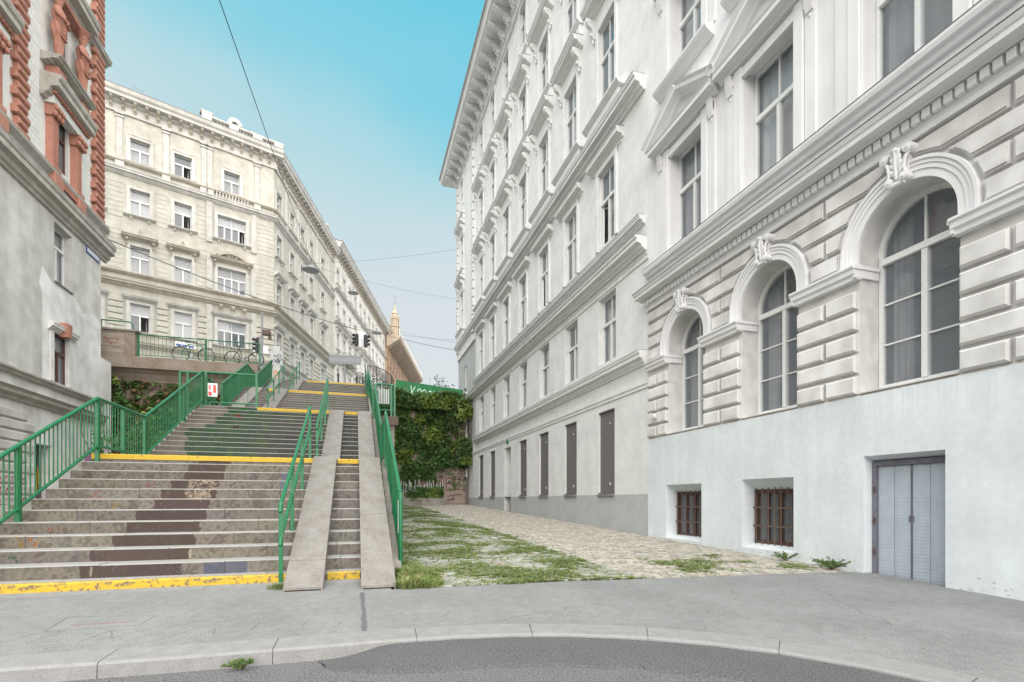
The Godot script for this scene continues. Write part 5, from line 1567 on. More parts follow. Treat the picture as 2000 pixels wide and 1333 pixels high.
# one facade of a cream house in its own frame; cols = [[x, width, leaves], ...]
func cream_rows(b: Node, xf: Transform3D, cols: Array, rows: Array, m: Material, tm: Material, seed_: int, rich: bool) -> void:
	var r := RandomNumberGenerator.new(); r.seed = seed_
	for c in cols:
		for k in rows.size():
			var R = rows[k]
			var w: float = c[1] if k > 0 or c[1] < 1.4 else 0.95
			var h: float = R[1] - R[0]
			var leaves: int = c[2] if w > 1.4 else 2
			var opt := {"t": 0.05}
			var q := r.randf()
			if q < 0.3: opt["blind"] = [0.3, 0.45, 0.95][r.randi() % 3]
			elif q < 0.75: opt["curtain"] = M.curtain
			if r.randf() < 0.25: opt["open"] = 1
			if rich:
				opt = {"t": 0.05}
				var ci := cols.find(c)
				var plan: Dictionary = {"0,1": {"open": 1}, "1,0": {"blind": 0.95}, "1,1": {"open": 1, "blind": 0.42}, "1,2": {"open": 3, "blind": 0.3}, "3,0": {"open": 1, "blind": 0.4}, "3,1": {"blind": 0.97}, "3,2": {"blind": 0.45}, "1,3": {"blind": 0.9}}
				if plan.has("%d,%d" % [k, ci]): opt.merge(plan["%d,%d" % [k, ci]])
				else: opt["curtain"] = M.curtain if ci != 2 else M.curtain_grey
			var f := window(b, xf * at(c[0], R[0], 0), w, h, 0.16, h * 0.6, maxi(1, leaves / 2), leaves, M.frame, opt)
			pm(shared("csur %.2f %.2f %d" % [w, h, k], func(z: MB):
				for s in [-1, 1]: z.cbox(s * (w / 2 + 0.09) - 0.1, s * (w / 2 + 0.09) + 0.1, -0.04, h + 0.16, -0.01, 0.06, 0.015)
				z.cbox(-w / 2 - 0.19, w / 2 + 0.19, h - 0.004, h + 0.165, -0.01, 0.062, 0.015)
				z.prof([Vector2(-0.01, -0.16), Vector2(0.08, -0.16), Vector2(0.2, -0.08), Vector2(0.2, -0.04), Vector2(-0.01, -0.01)], -w / 2 - 0.3, w / 2 + 0.3)
				if k == 0: z.poly([Vector2(-w / 2 - 0.1, h + 0.17), Vector2(w / 2 + 0.1, h + 0.17), Vector2(0.25, h + 0.24), Vector2(0, h + 0.32), Vector2(-0.25, h + 0.24)], -0.01, 0.08)
				if k == 1:
					for s in [-1, 1]: z.prof([Vector2(-0.01, -0.32), Vector2(0.06, -0.32), Vector2(0.14, -0.16), Vector2(-0.01, -0.16)], s * w * 0.45 - 0.06, s * w * 0.45 + 0.06)), "surround", tm, f)
			if k == 2:
				pm(shared("chood2 %.2f" % w, func(z: MB):
					z.prof(cornice(h + 0.35, h + 0.62, 0.34), -w / 2 - 0.42, w / 2 + 0.42)
					for s in [-1, 1]: console(z, s * (w / 2 + 0.16), h - 0.02, h + 0.36, 0.28, 0.12)
					if w > 1.3:
						z.ring(0, h - 0.35, 1.25, 1.45, -0.01, 0.3, PI * 0.28, PI * 0.72, 12)
						z.poly([Vector2(-w / 2 - 0.3, h + 0.62), Vector2(w / 2 + 0.3, h + 0.62), Vector2(0.5, h + 0.9), Vector2(-0.5, h + 0.9)], -0.01, 0.1)
						for s in [-1, 0, 1]: z.ball(Vector3(s * 0.25, h + 0.8 + 0.06 * (1 - absi(s)), 0.14), Vector3(0.14, 0.1, 0.09))
					else:
						for q2 in [[0, 0.88, 0.08], [0, 0.75, 0.1], [-0.14, 0.7, 0.08], [0.14, 0.7, 0.08], [-0.28, 0.66, 0.05], [0.28, 0.66, 0.05], [0, 1.0, 0.05]]: z.ball(Vector3(q2[0], h + q2[1], 0.06), Vector3(q2[2], q2[2], 0.07), 7, 4)), "hood", M.cream_dirty if rich else tm, f)
			if k == 3:
				pm(shared("chood3 %.2f" % w, func(z: MB): z.prof(cornice(h + 0.22, h + 0.46, 0.26), -w / 2 - 0.38, w / 2 + 0.38)), "hood", tm, f)

func corner_house() -> void:
	var b := thing("corner_house", "cream corner apartment house with ornate stucco and bracketed eaves above the deck", "house", CORNER, FRONT_TURN)
	var dy := at(0, -7.0, 0)
	var side := Transform3D(Basis(Vector3.UP, SIDE_TURN - FRONT_TURN), Vector3.ZERO) * dy
	var rows := [[21.62, 23.02], [18.42, 19.96], [14.95, 16.52], [11.38, 13.02]]
	var cols := [[-7.62, 1.0, 2], [-5.4, 0.96, 2], [-2.63, 1.70, 4], [-10.0, 1.0, 2], [-12.3, 1.0, 2]]
	var scols := [[0.85, 0.9, 2], [3.35, 0.85, 2], [5.5, 0.85, 2], [7.65, 0.85, 2], [10.65, 0.95, 2]]
	for q in [[dy, -14.5, 0.0, cols, 4, true], [side, 0.0, 13.95, scols, 5, false]]:
		var xf: Transform3D = q[0]
		var holes := []
		for c in q[3]:
			for k in 4: holes.append([c[0], (c[1] if k > 0 or c[1] < 1.4 else 0.95) + 0.01, rows[k][0], rows[k][1], false, 0.2])
		var mb := MB.new()
		mb.wall(q[1], q[2], 5.5, 21.1, holes.filter(func(h): return h[3] < 21.2))
		mb.wall(q[1], q[2], 21.1, 25.4, holes.filter(func(h): return h[3] > 21.2))
		part(mb, "wall", M.cream, b, xf)
		cream_rows(b, xf, q[3], rows, M.cream, M.cream_trim, q[4], q[5])
		var e0: float = q[1] - (0.0 if q[5] else 0.0); var e1: float = q[2] + (0.2 if q[5] else 0.0)
		run(b, "eaves", M.cream_trim, [Vector2(-0.01, 25.0), Vector2(0.5, 25.05), Vector2(0.52, 25.2), Vector2(0.62, 25.3), Vector2(0.68, 25.5), Vector2(-0.01, 25.6)], e0, e1 + 0.3, xf)
		run(b, "eaves_flashing", M.zinc, [Vector2(-0.01, 25.61), Vector2(0.69, 25.51), Vector2(0.7, 25.54), Vector2(-0.01, 25.66)], e0, e1 + 0.3, xf)
		run(b, "eaves_frieze", M.cream_trim, [Vector2(-0.01, 24.3), Vector2(0.1, 24.3), Vector2(0.12, 24.42), Vector2(0.05, 24.46), Vector2(0.05, 24.8), Vector2(0.2, 24.9), Vector2(0.2, 25.02), Vector2(-0.01, 25.02)], e0, e1, xf)
		var br := shared("cream bracket", func(z: MB): console(z, 0, 24.55, 25.02, 0.46, 0.16))
		var x: float = q[1] + 0.25
		while x < q[2]:
			pm(br, "eave_bracket", M.cream_dirty, b, xf * at(x, 0, 0.03))
			x += 0.58
		run(b, "ledge", M.cream_trim, cornice(20.62, 21.02, 0.3), q[1], e1, xf)
		run(b, "sill_ledge", M.cream_dirty, [Vector2(-0.01, 21.36), Vector2(0.12, 21.36), Vector2(0.2, 21.44), Vector2(0.2, 21.5), Vector2(-0.01, 21.54)], q[1], e1, xf)
		run(b, "ledge", M.cream_dirty, cornice(13.95, 14.32, 0.32), q[1], e1, xf)
		run(b, "sill_ledge", M.cream_dirty, [Vector2(-0.01, 14.7), Vector2(0.12, 14.7), Vector2(0.22, 14.8), Vector2(0.22, 14.86), Vector2(-0.01, 14.9)], q[1], e1, xf)
		run(b, "base_band", M.cream_dirty, cornice(10.4, 10.75, 0.25), q[1], e1, xf)
		# banded stones between the windows: ground storey and the fine joints above
		var ed := [q[1]]
		var cs: Array = q[3].duplicate()
		cs.sort_custom(func(a, c2): return a[0] < c2[0])
		var spans := []
		var last: float = q[1]
		for c in cs:
			spans.append([last, c[0] - c[1] / 2 - 0.3]); last = c[0] + c[1] / 2 + 0.3
		spans.append([last, q[2]])
		for s in spans:
			if s[1] - s[0] < 0.3 or (q[5] and s[1] < -9.0): continue
			for k in 6:
				mb = MB.new()
				mb.cbox(s[0] + 0.02, s[1] - 0.02, 11.2 + k * 0.36, 11.2 + k * 0.36 + 0.3, -0.01, 0.09, 0.03)
				part(mb, "stone_band", M.cream, b, xf)
			if q[5]:
				for lv in [[15.0, 9], [18.1, 8]]:
					for k in lv[1]:
						mb = MB.new()
						mb.cbox(s[0] + 0.02, s[1] - 0.02, lv[0] + k * 0.29, lv[0] + k * 0.29 + 0.275, -0.01, 0.022, 0.008)
						part(mb, "stone_band", M.cream, b, xf)
		# pilasters of the top storey
		for p in ([-8.62, -6.3, -4.25, -3.93, -1.1, -11.2] if q[5] else [2.1, 4.45, 6.6, 9.1, 12.4]):
			mb = MB.new()
			mb.cbox(p - 0.15, p + 0.15, 21.55, 24.1, -0.01, 0.09, 0.012)
			mb.bx(p - 0.2, p + 0.2, 21.5, 21.66, -0.01, 0.13); mb.bx(p - 0.2, p + 0.2, 24.02, 24.12, -0.01, 0.14); mb.bx(p - 0.23, p + 0.23, 24.2, 24.3, -0.01, 0.17)
			part(mb, "pilaster", M.cream_trim, b, xf)
			mb = MB.new()
			mb.cbox(p - 0.22, p + 0.22, 21.02, 21.4, -0.01, 0.16, 0.02)
			part(mb, "pedestal", M.cream_trim, b, xf)
	# balusters below the top window of the projecting bay, corner pilasters of the bay
	var bl := shared("cream baluster", func(z: MB): z.lathe([Vector2(0.045, 0), Vector2(0.045, 0.03), Vector2(0.03, 0.06), Vector2(0.055, 0.14), Vector2(0.03, 0.25), Vector2(0.045, 0.3), Vector2(0.045, 0.34)], Vector3.ZERO, 8))
	for k in 11: pm(bl, "baluster", M.cream_trim, b, dy * at(-3.55 + k * 0.185, 21.02, 0.2))
	for y in [[11.0, 13.9], [14.95, 17.0], [18.0, 20.6]]:
		for x in [-3.95, -1.3]:
			var mb := MB.new()
			mb.cbox(x - 0.17, x + 0.17, y[0], y[1], -0.01, 0.1, 0.015)
			part(mb, "pilaster", M.cream_trim, b, dy)
	for x in [-3.3, -2.6, -1.9]:
		var mb := MB.new()
		console(mb, x, 13.45, 13.98, 0.3, 0.2)
		part(mb, "console", M.cream_dirty, b, dy)
	# roof parapet over the corner: pedestals, balusters, a little dormer
	for q in [[-4.1, 0.28], [-2.55, 0.28], [-1.1, 0.3], [0.25, 0.3]]:
		var mb := MB.new()
		mb.cbox(q[0] - q[1], q[0] + q[1], 25.55, 26.12 + (0.2 if q[0] < -4 else 0.0), -0.2, 0.3, 0.02)
		mb.prof(cornice(26.1 + (0.2 if q[0] < -4 else 0.0), 26.25 + (0.2 if q[0] < -4 else 0.0), 0.14, -0.3), q[0] - q[1] - 0.1, q[0] + q[1] + 0.1)
		part(mb, "parapet_pier", M.cream_trim, b, dy)
	run(b, "parapet_rail", M.cream_trim, [Vector2(-0.15, 26.02), Vector2(0.28, 26.02), Vector2(0.3, 26.12), Vector2(-0.15, 26.12)], -4.1, 0.3, dy)
	run(b, "parapet_base", M.cream_trim, [Vector2(-0.15, 25.55), Vector2(0.28, 25.55), Vector2(0.28, 25.7), Vector2(-0.15, 25.7)], -4.1, 0.3, dy)
	for q in [[-3.7, 4], [-2.15, 4], [-0.7, 3]]:
		for k in q[1]:
			var z := MB.new()
			z.lathe([Vector2(0.05, 0), Vector2(0.03, 0.05), Vector2(0.06, 0.12), Vector2(0.035, 0.24), Vector2(0.05, 0.33)], Vector3.ZERO, 8)
			part(z, "baluster", M.cream_trim, b, dy * at(q[0] + k * 0.2, 25.7, 0.1))
	var mb2 := MB.new()
	mb2.bx(-2.75, -1.95, 25.6, 26.75, -1.2, -0.6)
	mb2.ring(-2.35, 26.72, 0.2, 0.45, -1.2, -0.55, 0.0, PI, 12)
	part(mb2, "dormer", M.cream_trim, b, dy)
	mb2 = MB.new()
	mb2.prof([Vector2(-2.4, 25.7), Vector2(-0.5, 25.7), Vector2(-1.4, 27.2)], -3.7, -2.8)
	part(mb2, "dormer_roof", M.roof_tile, b, dy)
	mb2 = MB.new()
	mb2.bx(12.2, 12.75, 25.6, 26.9, -0.6, 0.0); mb2.bx(12.15, 12.8, 26.9, 27.05, -0.65, 0.05)
	part(mb2, "parapet_pier", M.cream_trim, b, side)
	mb2 = MB.new()
	mb2.tube([Vector3(-8.0, 25.6, -0.3), Vector3(-8.0, 26.35, -0.3), Vector3(-7.4, 26.35, -0.3), Vector3(-7.4, 25.6, -0.3)], 0.02, 6)
	mb2.bx(-7.35, -6.95, 25.6, 25.85, -0.5, -0.1)
	part(mb2, "roof_hatch_rail", M.zinc, b, dy)
	# body: a solid wedge behind both facades
	var corner := side.basis.x * 13.95
	var pts := [Vector2(-14.5, 0.0), Vector2(0, 0), Vector2(corner.x, corner.z), Vector2(corner.x - 9, corner.z), Vector2(-14.5, -9)]
	mb2 = MB.new()
	mb2.t = Transform3D(Basis(Vector3.RIGHT, Vector3(0, 0, 1), Vector3.UP), Vector3(0, 18.45, 0))
	mb2.poly(pts, 0.0, 0.15, true)
	part(mb2, "roof", M.roof_tin, b)
	for xf in [[dy, -14.4, -1.6], [side, 1.6, 13.9]]:
		var mb := MB.new()
		mb.bx(xf[1], xf[2], 5.5, 25.3, -2.1, -2.0)
		part(mb, "inner_wall", M.inside, b, xf[0])
	for q in [[Vector2(-14.5, 0), Vector2(-14.5, -9)], [Vector2(-14.5, -9), Vector2(corner.x - 9, corner.z)], [Vector2(corner.x - 9, corner.z), Vector2(corner.x, corner.z)]]:
		var mb := MB.new()
		mb.quad(Vector3(q[0].x, -1.5, q[0].y), Vector3(q[1].x, -1.5, q[1].y), Vector3(q[1].x, 18.4, q[1].y), Vector3(q[0].x, 18.4, q[0].y))
		part(mb, "outer_wall", M.cream, b)
	# blue plate on the ground storey
	var sg := thing("house_sign", "small blue and white plate on the cream wall behind the deck railing", "sign", Vector3.ZERO)
	sg.transform = b.transform * dy * at(-5.3, 10.75, 0.28)
	mb2 = MB.new()
	mb2.cbox(-0.55, 0.55, 0, 0.34, 0, 0.02, 0.004)
	part(mb2, "plate", M.sign_white, sg)
	for k in 3:
		mb2 = MB.new()
		mb2.bx(-0.5 + k * 0.34, -0.22 + k * 0.34, 0.05, 0.18, 0.02, 0.024)
		part(mb2, "print", M.sign_blue, sg)

func far_houses() -> void:
	var w := Vector3(0.2412, 0, -0.9705)
	var b := thing("terrace_house", "second pale stucco house up the sloping street with regular window rows", "house", CORNER + w * 13.95, SIDE_TURN)
	var dy := at(0, -7.0, 0.12)
	var rows := [[22.55, 23.95], [19.3, 20.75], [16.1, 17.6], [12.7, 14.2]]
	var cols := []
	for i in 11: cols.append([1.1 + 2.28 * i, 0.85, 2])
	var holes := []
	for c in cols:
		for R in rows: holes.append([c[0], c[1] + 0.01, R[0], R[1], false, 0.2])
	var mb := MB.new()
	mb.wall(0, 25.2, 5.5, 26.0, holes)
	part(mb, "wall", M.far_white, b, dy)
	body(b, 0, 25.2, -1.5, 19.0, 9, M.far_white, 2.0, at(0, 0, 0.12))
	cream_rows(b, dy, cols, rows, M.far_white, M.cream_trim, 9, false)
	run(b, "eaves", M.cream_trim, [Vector2(-0.01, 25.6), Vector2(0.6, 25.7), Vector2(0.7, 25.9), Vector2(0.85, 26.2), Vector2(-0.01, 26.4)], -0.2, 25.4, dy)
	run(b, "eaves_flashing", M.zinc, [Vector2(-0.01, 26.42), Vector2(0.86, 26.21), Vector2(0.88, 26.26), Vector2(-0.01, 26.5)], -0.25, 25.45, dy)
	var br := shared("terrace bracket", func(z: MB): console(z, 0, 25.1, 25.65, 0.55, 0.2))
	for i in 36: pm(br, "eave_bracket", M.cream_dirty, b, dy * at(0.3 + i * 0.7, 0, 0))
	for y in [21.7, 18.5, 15.2, 11.6]: run(b, "ledge", M.cream_trim, cornice(y, y + 0.35, 0.35), 0, 25.2, dy)
	mb = MB.new()
	mb.prof([Vector2(-0.01, 15.0), Vector2(0.9, 15.1), Vector2(0.9, 15.25), Vector2(-0.01, 15.3)], 2.4, 5.0)
	var bal := part(mb, "balcony", M.cream_dirty, b, dy)
	for i in 14:
		mb = MB.new()
		mb.tube([Vector3(2.45 + i * 0.19, 15.25, 0.86), Vector3(2.45 + i * 0.19, 16.1, 0.86)], 0.012, 5)
		part(mb, "bar", M.black, bal)
	mb = MB.new()
	mb.tube([Vector3(2.42, 16.1, 0.0), Vector3(2.42, 16.1, 0.86), Vector3(4.95, 16.1, 0.86), Vector3(4.95, 16.1, 0.0)], 0.025, 6)
	part(mb, "rail", M.black, bal)
	# ochre house with a projecting roof gallery and a turret
	var o := thing("ochre_house", "ochre and brick far house with projecting roof gallery and small spired turret", "house", CORNER + w * 39.25, SIDE_TURN)
	var oy := at(0, -7.0, 0.4)
	var oh := []
	for i in 10:
		for k in 5: oh.append([1.6 + i * 2.6, 1.0, 9.5 + k * 3.1, 11.4 + k * 3.1, false, 0.25])
	mb = MB.new()
	mb.wall(0, 27, 5.5, 25.0, oh)
	part(mb, "wall", M.ochre, o, oy)
	body(o, 0, 27, -1.5, 18.0, 9, M.ochre, 2.0, at(0, 0, 0.4))
	for i in 10:
		for k in 5:
			var f := window(o, oy * at(1.6 + i * 2.6, 9.5 + k * 3.1, 0), 0.98, 1.89, 0.2, 1.2, 1, 2, M.frame)
			mb = MB.new()
			for s in [-1, 1]: mb.bx(s * 0.5, s * 0.7, -0.1, 2.0, -0.01, 0.1)
			mb.prof(cornice(2.0, 2.3, 0.3), -0.8, 0.8)
			part(mb, "surround", M.ochre_trim, f)
	for i in 11:
		mb = MB.new()
		mb.cbox(0.05 + i * 2.6 - (0.0 if i == 0 else 0.35), 0.3 + i * 2.6 + (0.1 if i == 0 else 0.0), 7.0, 23.4, -0.01, 0.18, 0.02)
		part(mb, "brick_pier", M.brick_red, o, oy)
	run(o, "gallery", M.ochre_trim, [Vector2(-0.01, 23.6), Vector2(0.2, 23.6), Vector2(1.9, 24.7), Vector2(2.0, 25.2), Vector2(-0.01, 25.3)], -0.3, 27, oy)
	for i in 26:
		mb = MB.new()
		mb.prof([Vector2(0.0, 23.2), Vector2(0.2, 23.3), Vector2(1.95, 24.6), Vector2(1.95, 24.75), Vector2(0.0, 23.9)], 0.1 + i * 1.04, 0.26 + i * 1.04)
		part(mb, "bracket", M.bridge, o, oy)
	mb = MB.new()
	mb.tube([Vector3(-0.2, 26.2, 1.85), Vector3(27, 26.2, 1.85)], 0.035, 5)
	for i in 40: mb.tube([Vector3(-0.2 + i * 0.69, 25.25, 1.85), Vector3(-0.2 + i * 0.69, 26.2, 1.85)], 0.02, 5, false)
	part(mb, "gallery_railing", M.frame, o, oy)
	mb = MB.new()
	mb.prof([Vector2(0.4, 25.2), Vector2(0.4, 25.4), Vector2(-1.9, 28.6), Vector2(-3.2, 28.6), Vector2(-5.5, 25.2)], -0.2, 27)
	part(mb, "tiled_roof", M.roof_tile, o, oy)
	mb = MB.new()
	mb.lathe([Vector2(0.8, 25.2), Vector2(0.8, 25.5), Vector2(0.55, 25.6), Vector2(0.55, 26.6), Vector2(0.7, 26.7), Vector2(0.72, 26.85), Vector2(0.5, 26.95), Vector2(0.46, 27.8), Vector2(0.62, 27.9), Vector2(0.64, 28.05), Vector2(0.44, 28.15), Vector2(0.42, 28.6), Vector2(0.5, 28.7), Vector2(0.36, 29.0), Vector2(0.2, 29.25), Vector2(0.22, 29.4), Vector2(0.1, 29.9)], Vector3(0.75, 0, 1.0), 10)
	for k in 8:
		var an := TAU * k / 8.0
		for yy in [25.6, 26.95]: mb.tube([Vector3(0.75 + 0.6 * cos(an), yy, 1.0 + 0.6 * sin(an)), Vector3(0.75 + 0.6 * cos(an), yy + 1.0, 1.0 + 0.6 * sin(an))], 0.07, 6)
		mb.ball(Vector3(0.75 + 0.6 * cos(an), 28.2, 1.0 + 0.6 * sin(an)), Vector3(0.1, 0.2, 0.1), 6, 4)
	var tu := part(mb, "turret", M.ochre_trim, o, oy)
	mb = MB.new()
	mb.lathe([Vector2(0.14, 29.85), Vector2(0.06, 30.2), Vector2(0.12, 30.4), Vector2(0.04, 30.6), Vector2(0.03, 31.4)], Vector3(0.75, 0, 1.0), 8)
	mb.bx(0.3, 1.2, 31.1, 31.35, 0.98, 1.02)
	part(mb, "spire", M.zinc, tu)

# ---------------------------------------------------------------- upper street, deck and its railing
func upper_street() -> void:
	var mb := MB.new()
	var top := 7.40
	# street surface in pieces round the stair well
	mb.bx(-40, -4.7, 6.9, top, -130, -27.0)
	mb.bx(-4.7, 0.62, 6.9, top + 0.003, -130, -30.2)
	mb.bx(0.62, 60, 6.9, top, -130, -33.2)
	struct(mb, "upper_street", M.paving)
	# concrete deck edge with a fascia and a coved underside
	var d := thing("concrete_deck", "cantilevered concrete deck of the upper street over the ivy grown wall", "deck", P(-8, 6.5, 26.4))
	var o := -d.position
	mb = MB.new()
	mb.prof([Vector2(-26.4, 6.92), Vector2(-26.38, 7.42), Vector2(-27.2, 7.42), Vector2(-28.0, 7.42), Vector2(-28.0, 6.2), Vector2(-27.0, 6.3), Vector2(-26.95, 6.5), Vector2(-26.8, 6.74), Vector2(-26.6, 6.88)], -13.0, -4.4)
	part(mb, "slab", M.bridge, d, Transform3D(Basis(), o))
	mb = MB.new()
	mb.bx(-12.0, -9.3, 7.42, 8.5, -26.75, -26.41)
	part(mb, "parapet", M.bridge, d, Transform3D(Basis(), o))
	mb = MB.new()
	mb.prof([Vector2(-26.8, 8.5), Vector2(-26.33, 8.5), Vector2(-26.33, 8.57), Vector2(-26.8, 8.6)], -12.0, -9.15)
	part(mb, "coping", M.concrete, d, Transform3D(Basis(), o))
	mb = MB.new()
	mb.bx(-11.6, -9.7, 7.55, 8.35, -26.407, -26.404)
	part(mb, "red_scrawl", scrawl_material(), d, Transform3D(Basis(), o))
	mb = MB.new()
	mb.tube([P(-12, 8.95, 26.55), P(-9.6, 8.95, 26.55), P(-9.45, 8.9, 26.55), P(-9.4, 8.6, 26.55)], 0.03, 8)
	mb.tube([P(-10.6, 8.95, 26.55), P(-10.6, 8.58, 26.55)], 0.025, 8)
	part(mb, "guard_rail", M.green, d, Transform3D(Basis(), o))
	# wall below the deck
	mb = MB.new()
	mb.bx(-14.0, -4.5, -0.3, 6.4, -27.6, -27.0)
	var rw := part(mb, "retaining_wall", M.bridge, self)
	tag(rw, "old plastered retaining wall under the deck, half covered by creepers", "wall")
	# deck railing
	var rl := thing("deck_railing", "green steel railing along the edge of the upper deck", "railing", P(-6.6, 7.42, 26.5))
	var ya := func(x: float) -> float: return 7.42 - 0.0 * x
	for h in [0.1, 1.0]:
		mb = MB.new()
		mb.tube([P(-9.25, 7.42 + h, 26.5), P(-4.3, 7.42 + h, 26.5)], 0.025 if h > 0.5 else 0.016, 8)
		part(mb, "rail", M.green, rl, Transform3D(Basis(), -rl.position))
	for i in 3:
		mb = MB.new()
		mb.bx(-0.035, 0.035, 0, 1.0, -0.03, 0.03)
		part(mb, "post", M.green, rl, Transform3D(Basis(), P([-9.2, -6.55, -4.32][i], 7.42, 26.5) - rl.position))
	var bar := shared("deck bar", func(z: MB): z.tube([Vector3(0, 0.1, 0), Vector3(0, 1.0, 0)], 0.009, 5, false))
	for i in 31: pm(bar, "baluster", M.green, rl, Transform3D(Basis(), P(-9.2 + (i + 1) * 0.1525, 7.42, 26.5) - rl.position))

func scrawl_material() -> StandardMaterial3D:
	var im: Image = T.concrete_im.duplicate()
	im.resize(256, 128)
	var r := RandomNumberGenerator.new(); r.seed = 77
	for row in 2:
		for i in 6:
			var pts := []
			for j in 5: pts.append(Vector2(150 + i * 13 + r.randf_range(0, 13), 26 + row * 26 + r.randf_range(0, 22)))
			stroke(im, pts, 2.6, Color(0.85, 0.1, 0.12, 0.9), 0.2)
	for i in 3: stroke(im, [Vector2(0, 110 - i * 12), Vector2(90, 80 + i * 6), Vector2(255, 96 - i * 5)], 2, Color(0.3, 0.27, 0.25, 0.6), 0.3)
	var m := StandardMaterial3D.new()
	m.albedo_color = Color(0.40, 0.355, 0.31).linear_to_srgb()
	m.albedo_texture = ImageTexture.create_from_image(im); m.roughness = 0.95
	return m

# ---------------------------------------------------------------- railings of the stair
# a sloping or level panel between two foot points: rails, bars and posts at both ends
func panel(r: Node3D, a: Vector3, b: Vector3, top := 0.95, low := 0.06, gap := 0.11, posts := [0.0, 1.0], drop := 0.12) -> void:
	var o := Transform3D(Basis(), -r.position)
	var up := Vector3(0, top, 0); var lo := Vector3(0, low, 0)
	var mb := MB.new()
	mb.tube([a + up, b + up], 0.031, 10)
	part(mb, "handrail", M.green, r, o)
	mb = MB.new()
	mb.tube([a + lo, b + lo], 0.025, 8)
	part(mb, "bottom_rail", M.green, r, o)
	var n := int((b - a).length() / gap)
	var bar := shared("bar %.2f" % (top - low), func(z: MB): z.tube([Vector3(0, low, 0), Vector3(0, top, 0)], 0.0095, 6, false))
	for i in range(1, n):
		pm(bar, "bar", M.green, r, Transform3D(Basis(), a.lerp(b, i / float(n)) - r.position))
	var post := shared("post %.2f %.2f" % [top, drop], func(z: MB): z.bx(-0.03, 0.03, -drop, top, -0.03, 0.03))
	for p in posts: pm(post, "post", M.green, r, Transform3D(Basis(), a.lerp(b, p) - r.position))

# an open handrail of two parallel tubes on posts
func double_rail(r: Node3D, a: Vector3, b: Vector3, top: float, posts: Array, foot: float) -> void:
	var o := Transform3D(Basis(), -r.position)
	var dir := (b - a).normalized()
	for h in [top, top - 0.42]:
		var mb := MB.new()
		var p0: Vector3 = a + Vector3(0, h, 0); var p1: Vector3 = b + Vector3(0, h, 0)
		mb.tube([p0 - Vector3(0, 0.1, 0) + Vector3(0, 0, 0.04), p0 - Vector3(0, 0.02, 0) + Vector3(0, 0, 0.01), p0 + dir * 0.06, p1], 0.026, 10)
		part(mb, "handrail" if h == top else "lower_rail", M.green, r, o)
	for p in posts:
		var c: Vector3 = a.lerp(b, p)
		var mb := MB.new()
		mb.bx(c.x - 0.024, c.x + 0.024, c.y - foot, c.y + top, c.z - 0.024, c.z + 0.024)
		part(mb, "post", M.green, r, o)

